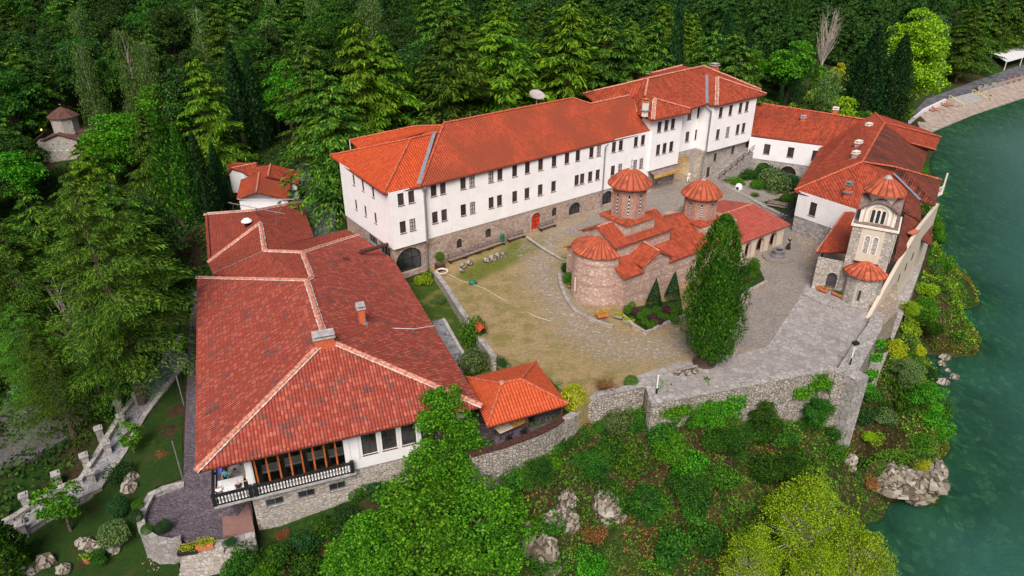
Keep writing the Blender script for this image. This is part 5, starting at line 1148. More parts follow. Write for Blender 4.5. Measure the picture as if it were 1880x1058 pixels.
def domemat(name, base):
    m, nt, b = nm(name); g = G(nt); uv = g.uv(); sp = g.n('ShaderNodeSeparateXYZ'); g.l(uv, sp.inputs[0])
    cb = g.n('ShaderNodeCombineXYZ'); g.l(g.math('FLOOR', g.math('DIVIDE', sp.outputs[0], .48)), cb.inputs[0]); g.l(g.math('FLOOR', g.math('DIVIDE', sp.outputs[1], .4)), cb.inputs[1])
    wh = g.n('ShaderNodeTexWhiteNoise'); g.l(cb.outputs[0], wh.inputs[0]); c = g.ramp(wh.outputs[0], [(0, tuple(x*.6 for x in base)), (.6, base), (1, tuple(min(1, x*1.35) for x in base))])
    ln = g.ramp(g.noise(uv, 8, 3, .6), [(.6, 0), (.75, .5)]); c = g.mix(ln, c, (.62, .40, .30, 1))
    fr_ = g.math('FRACT', g.math('DIVIDE', sp.outputs[0], .48)); c = g.mix(g.ramp(fr_, [(0, 1), (.22, 0), (.8, 0), (1, 1)]), c, (base[0]*.2, base[1]*.22, base[2]*.22, 1))
    c = g.mix(g.ramp(g.math('FRACT', g.math('DIVIDE', sp.outputs[1], .4)), [(0, .5), (.1, 0)]), c, (base[0]*.3, base[1]*.3, base[2]*.3, 1))
    g.l(c, b.inputs['Base Color']); b.inputs['Roughness'].default_value = .8; g.l(g.bump(g.noise(uv, 6, 3, .6), .4, .03), b.inputs['Normal']); return m
M['dome'] = domemat('fluted_dome_tiles', (.47, .095, .038))
tc = QT(tu, tv, 0); fluted(tw, tc, 1.98, 11.5, 12.95, 16, M['dome'])
a = MB(); a.lathe((tc.x, tc.y, 0), [(.42, 12.78), (.2, 13.05), (0, 13.1)], 8); a.build('dome_cap', M['concrete'], tw)
# polygonal apse
a = MB(); ac = QT(tu-hwid+.1, tv-.15, 0); a.lathe((ac.x, ac.y, 0), [(1.75, -1.5), (1.75, 3.45)], 5, AT+math.pi*.5, AT+math.pi*1.5); o = a.build('apse_wall', M['stoneT'], tw)
fluted(tw, ac, 2.1, 3.5, 4.7, 10, M['dome'], 'apse_roof', AT+math.pi/2-.1, AT+math.pi*1.5+.1)
th_ = AT+math.pi+.0; d_ = Vector((math.cos(th_), math.sin(th_), 0)); Wp = Wall(Vector((ac.x, ac.y, 0))+d_*1.69+Vector((-d_.y, d_.x, 0))*-.0, th_+math.pi/2)
g = MB(); archpanel(g, Wp, -.13, .13, .9, 2.1, -.02); g.build('slit_window', M['glass'], tw); archtrim(Wp, -.13, .13, .9, 2.1, .1, M['stoneT'], tw, 'window_surround', -.06)

# annex chapel left of the tower
ax = thing('tower_chapel', 'small stone chapel with plain orange lean roof and one arched window, left of bell tower', 'chapel', tuple(QT(0, 3, 0)))
WX = Wall(QT(-1.75, 4.5), AT-math.pi/2); xw_ = WX.px(1530, 500)[0]
a = MB(); facade(a, WX, 0, 2.6, -1, 4.0, [(xw_-.5, xw_+.5, .9, 2.5, True, .25)]); a.face([WX.P(0, -1), WX.P(0, -1, 8), WX.P(0, 5.0, 8), WX.P(0, 3.5)]); a.build('stone_wall', M['stoneT2'] if 'stoneT2' in M else M['stoneT'], ax)
window(ax, WX, xw_, .9, 1.0, 1.6, 2, 2, arch=True)
roof(ax, 'roof', [[U(1498.5, 462, 3.55), U(1570, 462, 3.55), U(1590, 388, 5.3), U(1551, 389, 5.3)]], M['tileA']); caps(ax, U(1498.5, 462, 3.6), U(1551, 389, 5.35), .1, 'capp')
# east side roofs and cream wall along the lake
sw_ = thing('lakeside_range', 'narrow range behind the bell tower with dark red lean roofs and long cream lake wall', 'building', tuple(Q(42, -36, -3)))
ca, cb_ = Q(32.6, -37.6), Q(57, -31.4); WL = Wall(ca, math.atan2((cb_-ca).y, (cb_-ca).x)); LL = (cb_-ca).length
a = MB()
for i in range(10):
    u0, u1 = LL*i/10, LL*(i+1)/10; z0, z1 = [.1+4.6*min(1, max(0, (t/LL-.0)/.6)) for t in (u0, u1)]; a.face([WL.P(u0, -6), WL.P(u1, -6), WL.P(u1, z1), WL.P(u0, z0)]); a.face([WL.P(u0, z0), WL.P(u1, z1), WL.P(u1, z1, .35), WL.P(u0, z0, .35)])
a.build('cream_wall', M['cream'], sw_)
g = MB()
for i in range(6): u = 3+i*2.6; g.quadbox(WL.P(u, -1.2+i*.35, -.03), WL.d*.5, WL.n*.028, ZUP*.9)
g.build('slot_window', M['wood'], sw_)
roof(sw_, 'roof', [[U(1640, 482, 3.6), U(1654, 423, 4.5), U(1664, 380, 5.2), U(1689, 395, 4.6), U(1672, 452, 3.6)]], M['tileD']); roof(sw_, 'roof', [[U(1658, 386, 5.4), U(1668, 350, 6.4), U(1690, 370, 5.6), U(1691, 405, 4.6)]], M['tileD'])
roof(sw_, 'roof', [[U(1690, 395, 3.2), U(1712, 396, 2.4), U(1711, 449, 1.6), U(1687, 436, 2.4)]], M['tileD'])
a = MB()
for p in (U(1706, 448, 1.4), U(1692, 440, 1.8)): a.tube([p, p-ZUP*3.4], .08, 5)
a.build('post', M['wood'], sw_)
a = MB(); a.quadbox(U(1676, 432, 4.6), D*1.5, Wv*.6, ZUP*.15); a.build('skylight', M['pot'], sw_)
# ---------------- old church ----------------
chh = thing('church', 'old striped stone and brick church with two octagonal domes and orange tiled roofs', 'church', tuple(Q(23, -17, 0)))
vS, vN = -21.5, -12.7; vm = (vS+vN)/2
Wsth = Wall(Q(14.5, vS), AA)
a = MB(); facade(a, Wsth, 0, 18.0, -1, 3.65); 
Wnth = Wall(Q(32.5, vN), AA+math.pi); facade(a, Wnth, 0, 18, -1, 3.65)
a.face([Q(14.5, vS, -1), Q(14.5, vN, -1), Q(14.5, vN, 3.65), Q(14.5, vm, 5.2), Q(14.5, vS, 3.65)]); a.build('aisle_wall', M['stoneC'], chh)
# nave block
nz, nr, n0, n1 = 6.2, 7.4, 14.9, 23.0; vs_, vn_ = -19.5, -14.5
a = MB(); Wn = Wall(Q(n0, vn_), AA-math.pi/2)
a.face([Q(n0, vn_, 3), Q(n0, vs_, 3), Q(n0, vs_, nz), Q(n0, (vs_+vn_)/2, nr-.05), Q(n0, vn_, nz)]); a.face([Q(n1, vn_, 3), Q(n1, vs_, 3), Q(n1, vs_, nz), Q(n1, (vs_+vn_)/2, nr-.05), Q(n1, vn_, nz)])
facade(a, Wall(Q(n0, vs_), AA), 0, n1-n0, 3, nz); facade(a, Wall(Q(n1, vn_), AA+math.pi), 0, n1-n0, 3, nz); a.build('nave_wall', M['stoneC'], chh)
g = MB(); archpanel(g, Wn, 2.35, 2.65, 5.3, 6.4, -.03); g.build('slit_window', M['glass'], chh)
vc = (vs_+vn_)/2
roof(chh, 'nave_roof', [[Q(n0-.25, vs_-.3, nz-.1), Q(n1+.2, vs_-.3, nz-.1), Q(n1+.2, vc, nr+.05), Q(n0-.25, vc, nr+.05)], [Q(n0-.25, vc, nr+.05), Q(n1+.2, vc, nr+.05), Q(n1+.2, vn_+.3, nz-.1), Q(n0-.25, vn_+.3, nz-.1)]], M['tileC'], .1, .04, 'mortar')
caps(chh, Q(n0-.2, vc, nr+.08), Q(n1, vc, nr+.08), .12, 'capp')
# transept gable, south
tg0, tg1, tga = 17.0, 20.8, 18.9
a = MB(); a.face([Q(tg0, vS-.12, -1), Q(tg1, vS-.12, -1), Q(tg1, vS-.12, 4.3), Q(tga, vS-.12, 5.25), Q(tg0, vS-.12, 4.3)]); a.face([Q(tg0, vS-.12, -1), Q(tg0, vs_, -1), Q(tg0, vs_, 4.3), Q(tg0, vS-.12, 4.3)]); a.face([Q(tg1, vS-.12, -1), Q(tg1, vs_, -1), Q(tg1, vs_, 4.3), Q(tg1, vS-.12, 4.3)]); a.build('transept_wall', M['stoneC'], chh)
roof(chh, 'transept_roof', [[Q(tg0-.3, vS-.4, 4.2), Q(tga, vS-.4, 5.35), Q(tga, vs_+.1, 5.6), Q(tg0-.3, vs_+.1, 4.4)], [Q(tg1+.3, vS-.4, 4.2), Q(tga, vS-.4, 5.35), Q(tga, vs_+.1, 5.6), Q(tg1+.3, vs_+.1, 4.4)]], M['tileC'], .1, .04, 'mortar'); caps(chh, Q(tga, vS-.3, 5.38), Q(tga, vs_, 5.63), .1, 'capp')
archtrim(Wall(Q(tg0, vS-.12), AA), 1.2, 2.6, 1.6, 3.9, .1, M['brickC'], chh, 'blind_arch', -.05)
# aisle lean roofs
roof(chh, 'aisle_roof', [[Q(14.2, vS-.3, 3.6), Q(tg0, vS-.3, 3.6), Q(tg0, vs_, 4.7), Q(14.2, vs_, 4.7)], [Q(tg1, vS-.3, 3.6), Q(25.2, vS-.3, 3.6), Q(25.2, vs_, 4.7), Q(tg1, vs_, 4.7)]], M['tileC'], .1, .04, 'mortar')
roof(chh, 'aisle_roof', [[Q(23.2, vs_-.1, 4.75), Q(28, vs_-.1, 4.75), Q(28, vc, 5.9), Q(23.2, vc, 5.9)], [Q(23.2, vc, 5.9), Q(28, vc, 5.9), Q(28, vn_, 4.75), Q(23.2, vn_, 4.75)], [Q(25.2, vS-.3, 3.75), Q(33, vS-.3, 3.75), Q(33, vs_-.1, 4.7), Q(25.2, vs_-.1, 4.7)]], M['tileC'], .1, .04, 'mortar')
roof(chh, 'aisle_roof', [[Q(14.2, vN+.3, 3.6), Q(33, vN+.3, 3.6), Q(33, vn_, 4.7), Q(14.2, vn_, 4.7)]], M['tileC'], .1, .04, 'mortar')
a = MB(); a.prism([(p.x, p.y) for p in (Q(27.6, -20.6), Q(32.8, -20.6), Q(32.8, -14.2), Q(27.6, -14.2))], 3.4, 5.0); a.build('drum_base', M['stoneC'], chh)
# main apse
apc = Q(14.7, -17.6, 0); a = MB(); a.lathe((apc.x, apc.y, 0), [(2.85, -1), (2.75, 5.3), (2.95, 5.45)], 14, AA+math.pi*.5, AA+math.pi*1.5); a.build('apse_wall', M['stoneC'], chh)
fluted(chh, apc, 3.0, 5.45, 6.6, 18, M['dome'], 'apse_roof', AA+math.pi*.5, AA+math.pi*1.5, .05, .2)
ap2 = Q(14.5, -20.3, 0); 
da = AA+math.pi-.15; dv_ = Vector((math.cos(da), math.sin(da), 0)); Wp = Wall(Vector((apc.x, apc.y, 0))+dv_*2.82, da+math.pi/2)
archtrim(Wp, -.16, .16, 1.0, 2.7, .16, M['brickC'], chh, 'window_surround', -.05); g = MB(); archpanel(g, Wp, -.16, .16, 1.0, 2.7, -.02); g.build('slit_window', M['trim'], chh)
# domes
def dome(cu, cvv, z0, z1, z2, r, n):
    c = Q(cu, cvv, 0); sq = MB(); s_ = r*1.02
    sq.prism([(p.x, p.y) for p in (Q(cu-s_, cvv-s_), Q(cu+s_, cvv-s_), Q(cu+s_, cvv+s_), Q(cu-s_, cvv+s_))], z0-1.2, z0); sq.build('dome_base', M['stoneC'], chh)
    ro = MB()
    for i in range(4):
        q0 = [Q(cu-s_-.2, cvv-s_-.2, z0-.02), Q(cu+s_+.2, cvv-s_-.2, z0-.02), Q(cu+s_+.2, cvv+s_+.2, z0-.02), Q(cu-s_-.2, cvv+s_+.2, z0-.02)]; ro.face([q0[i], q0[(i+1) % 4], Vector((c.x, c.y, z0+.8))])
    ro.build('dome_base_roof', M['tileC'], chh)
    dr_ = MB(); dr_.lathe((c.x, c.y, 0), [(r*.9, z0), (r*.9, z1-.25), (r*.98, z1-.2), (r*.98, z1-.1), (r*1.03, z1-.02)], 8, AA+math.pi/8, AA+math.pi/8+2*math.pi); o = dr_.build('drum', M['brickC'], chh)
    ri = r*.9*math.cos(math.pi/8)
    for i in range(8):
        t = AA+i*math.pi/4; dd_ = Vector((math.cos(t), math.sin(t), 0)); Wd_ = Wall(c+dd_*ri, t+math.pi/2); h = z1-z0
        for q, e in ((.48, .0), (.34, -.05)): archtrim(Wd_, -q, q, z0+.4, z1-.35-(.48-q), .1, M['capp' if q > .4 else 'brickC'], o, 'blind_arch', -.05-e*.2)
        g = MB(); archpanel(g, Wd_, -.08, .08, z0+.6, z1-.75, -.02); w_ = g.build('drum_window', M['black'], o)
        g = MB()
        for j in range(5): g.quadbox(Wd_.P(-.06, z0+.7+j*(h-1.6)/5, -.04), Wd_.d*.12, Wd_.n*.015, ZUP*(h-1.6)/11)
        g.build('window_lattice', M['wht'], w_)
        g = MB(); tt = t+math.pi/8; pc2 = c+Vector((math.cos(tt), math.sin(tt), 0))*r*.9; g.tube([pc2+ZUP*(z0+.1), pc2+ZUP*(z1-.4)], .1, 6); g.build('colonnette', M['brickC'], o)
    fluted(chh, c, r*1.17, z1, z2, n, M['dome'], 'dome_roof', AA, AA+2*math.pi, .07, .35)
    k_ = MB(); k_.lathe((c.x, c.y, 0), [(.3, z2-.1), (.1, z2+.1), (.09, z2+.3), (0, z2+.35)], 8); k_.build('finial', M['concrete'], chh)
    k_ = MB(); k_.tube([(c.x, c.y, z2+.2), (c.x, c.y, z2+1.0)], .025, 4); k_.tube([c+ZUP*(z2+.75)-D*.22, c+ZUP*(z2+.75)+D*.22], .025, 4); k_.build('cross', M['grey'], chh)
dome(18.8, -17.1, 7.75, 11.3, 12.85, 1.95, 20); dome(29.3, -18.0, 5.3, 8.15, 9.75, 1.95, 20)
# narthex
a = MB(); WN = Wall(Q(32.6, -21.8), AA); WNe = Wall(Q(40.9, -21.8), AA+math.pi/2)
facade(a, WN, 0, 8.2, -.5, 2.9, [(.9, 1.9, .0, 2.2, True, .3), (3.0, 4.3, -.4, 2.3, True, .3), (5.5, 6.7, .0, 2.3, True, .3)]); a.face([Q(40.8, -21.8, -.5), Q(40.8, -12.5, -.5), Q(40.8, -12.5, 2.9), Q(40.8, -17.2, 3.9), Q(40.8, -21.8, 2.9)]); a.face([Q(32.6, -12.5, -.5), Q(40.8, -12.5, -.5), Q(40.8, -12.5, 2.9), Q(32.6, -12.5, 2.9)]); a.build('narthex_wall', M['cream'], chh)
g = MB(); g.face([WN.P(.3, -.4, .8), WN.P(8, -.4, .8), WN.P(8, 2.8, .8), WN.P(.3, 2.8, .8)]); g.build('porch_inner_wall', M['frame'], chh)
for p, q in ((.9, 1.9), (3.0, 4.3), (5.5, 6.7)): archtrim(WN, p, q, 0, 2.25, .14, M['stoneC'], chh, 'arch_surround', -.04)
roof(chh, 'narthex_roof', [[Q(31.0, -22.2, 2.85), Q(41.2, -22.2, 2.85), Q(40.5, -17.2, 4.05), Q(31.0, -17.2, 4.05)], [Q(31.0, -17.2, 4.05), Q(40.5, -17.2, 4.05), Q(41.2, -12.2, 2.85), Q(31.0, -12.2, 2.85)], [Q(41.2, -22.2, 2.85), Q(41.2, -12.2, 2.85), Q(40.5, -17.2, 4.04)]], M['tileN'], .1, .08); caps(chh, Q(31.5, -17.2, 4.08), Q(40.5, -17.2, 4.08), .1, 'capp')
# ---------------- far hillside chapel ----------------
hk = thing('hillside_chapel', 'small stone chapel with brown cone roofed drum among the dark trees on the left', 'chapel', tuple(U(118, 292, -1)))
hc0 = U(118, 292, -1); hr = Matrix.Rotation(R(8), 3, 'Z'); H_ = lambda x, y, z: Vector((hc0.x, hc0.y, 0))+hr@Vector((x, y, 0))+ZUP*z
a = MB(); Wk = Wall(H_(-3.0, 0, 0), R(8)); facade(a, Wk, 0, 6.4, -2, 3.2, [(1.4+i*1.25, 1.9+i*1.25, .8, 2.2) for i in range(3)], .15); a.face([Wk.P(0, 3.2), Wk.P(6.4, 3.2), Wk.P(3.2, 4.3)]); a.face([Wk.P(0, -2), Wk.P(0, -2, 7), Wk.P(0, 3.2, 7), Wk.P(0, 3.2)]); a.face([Wk.P(6.4, -2), Wk.P(6.4, -2, 7), Wk.P(6.4, 3.2, 7), Wk.P(6.4, 3.2)])
Wk2 = Wall(H_(-5.0, 1.6, 0), R(8)); facade(a, Wk2, 0, 2, -2, 3.0); a.face([Wk2.P(0, -2), Wk2.P(0, -2, 6), Wk2.P(0, 3, 6), Wk2.P(0, 3)]); a.build('stone_wall', M['stoneT'], hk)
for i in range(3): window(hk, Wk, 1.65+i*1.25, .8, .5, 1.4, 2, 4, fm='wht')
roof(hk, 'roof', [[H_(-3.4, -.4, 3.1), H_(.2, -.4, 4.4), H_(.2, 7, 4.4), H_(-3.4, 7, 3.1)], [H_(3.8, -.4, 3.1), H_(.2, -.4, 4.4), H_(.2, 7, 4.4), H_(3.8, 7, 3.1)], [H_(-5.4, 1.2, 2.9), H_(-3.2, 1.2, 4.3), H_(-3.2, 7, 4.3), H_(-5.4, 7, 2.9)], [H_(6.2, 1.2, 2.9), H_(3.4, 1.2, 4.3), H_(3.4, 7, 4.3), H_(6.2, 7, 2.9)]], M['tileK'])
c = H_(.6, 3.6, 0); a = MB(); a.lathe((c.x, c.y, 0), [(2.55, 3.6), (2.55, 7.2)], 8, .3, .3+2*math.pi); a.build('drum', M['stoneT'], hk)
a = MB(); a.lathe((c.x, c.y, 0), [(3.1, 7.1), (1.6, 8.2), (0, 9.0)], 8, .3, .3+2*math.pi); a.build('drum_roof', M['tileK'], hk)
g = MB()
for t in (-1.27, -2.05, -.5): d_ = Vector((math.cos(t), math.sin(t), 0)); Wp = Wall(c+d_*2.37, t+math.pi/2); archpanel(g, Wp, -.2, .2, 4.6, 6.2, -.05)
g.build('drum_window', M['wht'], hk); hk.scale = (.8, .8, .8)
a = MB(); a.tube([(c.x, c.y, 8.9), (c.x, c.y, 9.7)], .04, 4); a.tube([(c.x-.25, c.y, 9.45), (c.x+.25, c.y, 9.45)], .035, 4); a.build('cross', M['grey'], hk)
# ---------------- sheds left of the road ----------------
def shed(label, eaves, ridge, zb, mat, wallm, name='shed'):
    s = thing(name, label, 'shed', (eaves[0].x, eaves[0].y, zb)); n = len(eaves)
    A_, B_, C_, D_ = eaves; r0, r1 = ridge
    roof(s, 'roof', [[A_, r0, r1, B_] , [D_, r0, r1, C_]], mat); caps(s, r0+ZUP*.03, r1+ZUP*.03, .12, 'capp')
    ce = (A_+B_+C_+D_)/4; E_ = [p+(ce-p)*.08 for p in eaves]; a = MB(); zt = min(p.z for p in eaves)-.1
    a.prism([(p.x, p.y) for p in E_], zb, zt); a.face([E_[0]-ZUP*.1, E_[3]-ZUP*.1, r0-ZUP*.25+(ce-r0)*.08]); a.build('wall', wallm, s); return s
shed('orange roofed shed with pale ridge beside the service road, nearer the camera', [U(434, 365, 2.6), U(442, 330, 2.6), U(535, 325, 2.6), U(531, 365, 2.6)], [U(471, 352, 3.9), U(476, 317, 3.9)], -.8, M['tileA'], M['white2'])
shed('orange roofed shed standing partly behind the nearer shed by the road', [U(470, 330, 2.9), U(440, 312, 2.9), U(552, 315, 2.6), U(548, 337, 2.6)], [U(492, 322, 4.2), U(497, 302, 4.2)], -.5, M['tileH'], M['white2'])
shed('low red roofed shed half hidden behind the tall cypresses left of the road', [U(418, 318, 2.5), U(418, 297, 2.5), U(480, 306, 2.5), U(475, 322, 2.5)], [U(425, 309, 3.3), U(470, 300, 3.3)], -.5, M['tileH'], M['white2'])
shed('narrow red roofed hut far up the lane among the trees', [U(422, 248, 2), U(426, 235, 2), U(437, 232, 2), U(436, 245, 2)], [U(424, 243, 2.8), U(434, 233, 2.8)], -.5, M['tileH'], M['white2'])
# ---------------- vegetation ----------------
def quadmesh(name, P, mat):
    """P: (n,4,3) array of leaf quads"""
    n = len(P); me = bpy.data.meshes.new(name); me.vertices.add(n*4); me.vertices.foreach_set('co', P.reshape(-1).astype(np.float32))
    me.loops.add(n*4); me.loops.foreach_set('vertex_index', np.arange(n*4)); me.polygons.add(n); me.polygons.foreach_set('loop_start', np.arange(0, n*4, 4))
    me.update(calc_edges=True); me.materials.append(mat); return me
def unit(v): return v/np.maximum(np.linalg.norm(v, axis=-1, keepdims=True), 1e-9)
def cards(C, Dr, Nn, L, Wd_, bend=.15):
    Dr = unit(Dr); S = unit(np.cross(Dr, Nn)); N2 = np.cross(S, Dr); L = np.asarray(L)[:, None]; W_ = np.asarray(Wd_)[:, None]
    a = C-Dr*L/2; c = C+Dr*L/2-N2*L*bend; b = C+S*W_/2; d = C-S*W_/2; return np.stack([a, b, c, d], 1)
def cloudleaf(C, out, size, r, flat=.5):
    n = len(C); Nn = unit(out*flat+r.normal(size=(n, 3))*(1-flat)*1.2+np.array([0, 0, .35])); Dr = unit(np.cross(Nn, r.normal(size=(n, 3))))
    s = size*r.uniform(.6, 1.35, n); return cards(C, Dr, Nn, s, s*.7)
def mk_cedar(h, Rr, seed, nb=95, dens=1.0, lean=.0, t0=.1, leaf=1.0, k3=3, droop=.3, rat=.26):
    r = np.random.default_rng(seed); P = []; tr = MB(); tr.tube([(0, 0, -.8), (.05, 0, h*.35), (lean*.5, 0, h*.7), (lean, 0, h*.99)], [h*.022, h*.017, h*.009, .02], 7)
    side = r.uniform(0, 6.28)
    for i in range(nb):
        t = t0+(1-t0)*((i+r.uniform(0, .9))/nb)**1.0; z = t*h; az = i*2.39996+r.uniform(-.5, .5)
        L = Rr*((1-t)**.62)*r.choice([.55, .8, 1.0, 1.12])*r.uniform(.85, 1.1)*(1+.16*math.cos(az-side))+.3
        d = np.array([math.cos(az), math.sin(az), 0]); sd_ = np.array([-d[1], d[0], 0]); rise = r.uniform(.12, .5)*(1-.5*(1-t)); dr = r.uniform(.22, .48)
        pt = lambda s: np.array([lean*t*t, 0, z])+d*L*s+np.array([0, 0, L*(rise*s-dr*s*s)])
        if L > 1.2: tr.tube([pt(0), pt(.4), pt(.8)], [.05+.012*L, .04, .015], 3, False)
        m = max(4, int(L*4.2*dens)); s = np.linspace(.14, 1.0, m)+r.uniform(-.03, .03, m)
        C0 = np.stack([pt(x) for x in s])
        for sg_ in (-1, 0, 1):
            k = k3 if sg_ else 2
            for j in range(k):
                f = (j+r.uniform(.3, 1.0, m))/k; sp = (1.05-.62*s)*L*.36*f*(sg_ if sg_ else .12)
                C = C0+sd_*sp[:, None]+d*(np.abs(sp)*.55)[:, None]; C[:, 2] += -np.abs(sp)*.16+r.uniform(-.06, .1, m)
                dd = d*.9+sd_*(sg_*.6)+np.array([0, 0, -.12]); Dr = dd+r.normal(size=(m, 3))*.35; Dr[:, 2] -= s*droop
                ln = r.uniform(.45, .85, m)*leaf; P.append(cards(C, Dr, np.array([0, 0, 1])+r.normal(size=(m, 3))*.45, ln, ln*rat, .18))
    return tr, np.concatenate(P)
def mk_cypress(h, rr, seed, n=7000, flames=5, egg=.5, leaf=.32):
    r = np.random.default_rng(seed); P = []; tr = MB(); tr.tube([(0, 0, -.6), (0, 0, h*.5), (0, 0, h*.85)], [rr*.14+.06, rr*.09, .03], 7)
    for k in range(flames):
        az = k*2.4; off = np.array([math.cos(az), math.sin(az), 0])*rr*(.0 if k == 0 else r.uniform(.25, .5)); hh = h*(1 if k == 0 else r.uniform(.72, .97)); rk = rr*(.75 if k == 0 else r.uniform(.42, .62)); m = int(n/flames*(1.6 if k == 0 else .85))
        t = r.uniform(.0, 1, m)**.85; prof = (np.sin(np.pi*np.clip(t, 0, 1)**egg)**.62+.03)*(1-(.25 if egg < .7 else .05)*t); th = r.uniform(0, 2*np.pi, m); nz = 1+.22*np.sin(th*5+t*9+k)+.12*np.sin(th*11-t*23)
        R_ = rk*prof*nz*r.uniform(.72, 1.03, m)**.6; base = h*.05; C = np.stack([np.cos(th)*R_, np.sin(th)*R_, base+t*(hh-base)], 1)+off*np.minimum(1, (1-t)*1.6+.15)[:, None]
        out = np.stack([np.cos(th), np.sin(th), np.full(m, .2)], 1); Dr = np.stack([np.cos(th)*.35, np.sin(th)*.35, np.ones(m)], 1)+r.normal(size=(m, 3))*.25
        ln = leaf*r.uniform(.7, 1.7, m); P.append(cards(C, Dr, out+r.normal(size=(m, 3))*.35, ln, ln*.42, -.1))
    return tr, np.concatenate(P)
def mk_broad(h, Rr, seed, clumps=46, per=170, leaf=.34, t0=.32, sq=.9, open_=.0, taper=.35, asp=.7):
    r = np.random.default_rng(seed); P = []; tr = MB(); cz_ = h*(t0+1)/2; rz = h*(1-t0)/2
    tr.tube([(0, 0, -.8), (r.uniform(-.2, .2), r.uniform(-.2, .2), h*.3), (r.uniform(-.4, .4), 0, h*.6)], [h*.025+.05, h*.02, h*.01], 7)
    lobes = [(r.uniform(0, 6.28), r.uniform(.1, .38), r.uniform(.5, 1.2)) for _ in range(3)]
    for i in range(clumps):
        v = unit(r.normal(size=3)); az = math.atan2(v[1], v[0]); q = r.uniform(.25, 1.25)**.5
        irr = 1+sum(b*math.sin((k+2)*az+a+c*v[2]*3) for k, (a, b, c) in enumerate(lobes))*.6; tp = 1-taper*(v[2]+1)/2
        c = np.array([v[0]*Rr*.85*q*irr*tp, v[1]*Rr*.85*q*irr*tp, cz_+v[2]*rz*.88*q*(1+.12*math.sin(az*2+seed))]); cr = Rr*r.uniform(.12, .34)*(1-open_*.45); m = int(per*r.uniform(.5, 1.2)*(cr/Rr/.23)**1.3)
        if i % (2 if open_ else 3) == 0: tr.tube([(0, 0, h*.25), (c[0]*.45, c[1]*.45, h*.3+(c[2]-h*.3)*.5), tuple(c)], [h*.010+.03, .04+h*.003, .02], 4, False)
        u = unit(r.normal(size=(m, 3))); u[:, 2] = np.where(u[:, 2] < -.3, -u[:, 2], u[:, 2]); rad = cr*r.uniform(.25, 1.15, m)**.55; C = c+u*rad[:, None]*np.array([1.1, 1.1, sq*.62])
        C[:, 2] -= (np.hypot(C[:, 0]-c[0], C[:, 1]-c[1])**2)/(cr*2.6+.01)*.6
        P.append(cloudleaf(C, u, leaf, r, .4))
    return tr, np.concatenate(P)
def mk_weep(h, Rr, seed, n=60, leaf=.3):
    r = np.random.default_rng(seed); P = []; tr = MB(); tr.tube([(0, 0, -.6), (.2, 0, h*.4), (-.1, .1, h*.95)], [h*.014+.04, h*.011, .03], 6)
    for i in range(n):
        t = r.uniform(.25, 1); az = r.uniform(0, 6.28); L = Rr*(1-t*.65)*r.uniform(.4, 1); b = np.array([math.cos(az)*L, math.sin(az)*L, h*t]); dl = h*r.uniform(.12, .26); m = int(110)
        if i % 3 == 0: tr.tube([(0, 0, h*t*.85), tuple(b*np.array([.6, .6, 1])), tuple(b)], [.06, .04, .015], 3, False)
        s = r.uniform(0, 1, m); C = b+np.stack([r.normal(size=m)*.28*(1+s)+math.cos(az)*s*.4, r.normal(size=m)*.28*(1+s)+math.sin(az)*s*.4, -s*dl+r.uniform(-.2, .3, m)], 1)
        Dr = np.stack([r.normal(size=m)*.3, r.normal(size=m)*.3, -np.ones(m)], 1); ln = leaf*r.uniform(.7, 1.6, m); P.append(cards(C, Dr, r.normal(size=(m, 3)), ln, ln*.4))
    return tr, np.concatenate(P)
def mk_shrub(Rr, hh, seed, n=1500, leaf=.16, lumps=7):
    r = np.random.default_rng(seed); P = []
    for i in range(lumps):
        c = np.array([r.uniform(-.55, .55)*Rr, r.uniform(-.55, .55)*Rr, hh*r.uniform(.25, .6)]) if lumps > 1 else np.array([0, 0, hh*.5]); m = n//lumps; u = unit(r.normal(size=(m, 3))); k = r.uniform(.45, .7) if lumps > 1 else 1
        rad = r.uniform(.6, 1.05, m)**.5; C = c+u*rad[:, None]*np.array([Rr*k, Rr*k, hh*.5*(k+.2 if lumps > 1 else 1)]); C[:, 2] = np.maximum(C[:, 2], .0); P.append(cloudleaf(C, u, leaf, r))
    return None, np.concatenate(P)
def mk_twigs(h, Rr, seed, n=40, w=.03):
    r = np.random.default_rng(seed); tr = MB()
    tr.tube([(0, 0, -.4), (0, 0, h*.3), (.2, 0, h*.6)], [h*.02, h*.014, .03], 5)
    for i in range(n):
        az = r.uniform(0, 6.28); t = r.uniform(.1, .6); L = Rr*r.uniform(.5, 1); a = np.array([0, 0, h*t]); b = a+np.array([math.cos(az)*L*.5, math.sin(az)*L*.5, h*.2]); c = a+np.array([math.cos(az)*L+r.normal()*.2, math.sin(az)*L+r.normal()*.2, h*(.3+r.uniform(0, .35))])
        tr.tube([a, b, c], [w*1.6, w, w*.4], 3, False)
        for k in range(3):
            q = b+(c-b)*r.uniform(.1, .8); e = q+np.array([r.normal()*.3*Rr, r.normal()*.3*Rr, h*r.uniform(.05, .25)]); tr.tube([q, e], [w*.7, w*.25], 3, False)
    return tr, None
PROTO = {}
def proto(key, fn, leafm, barkm='bark'):
    tr, P = fn(); d = {}
    if tr is not None: o = tr.build('trunk', M[barkm], None, local=True); d['trunk'] = o.data; bpy.data.objects.remove(o)
    if P is not None: d['crown'] = quadmesh('crown', P, M[leafm])
    PROTO[key] = d; return key
def recolor(key, new, leafm):
    d = dict(PROTO[key]); m = d['crown'].copy(); m.materials.clear(); m.materials.append(M[leafm]); d['crown'] = m; PROTO[new] = d
for s_ in (1, 2, 3, 4): proto('cedar%d' % s_, lambda: mk_cedar(18, 6.6, s_, 90, 1.0, .5*(s_-2)), 'cedar'); recolor('cedar%d' % s_, 'cedarB%d' % s_, 'cedarB')
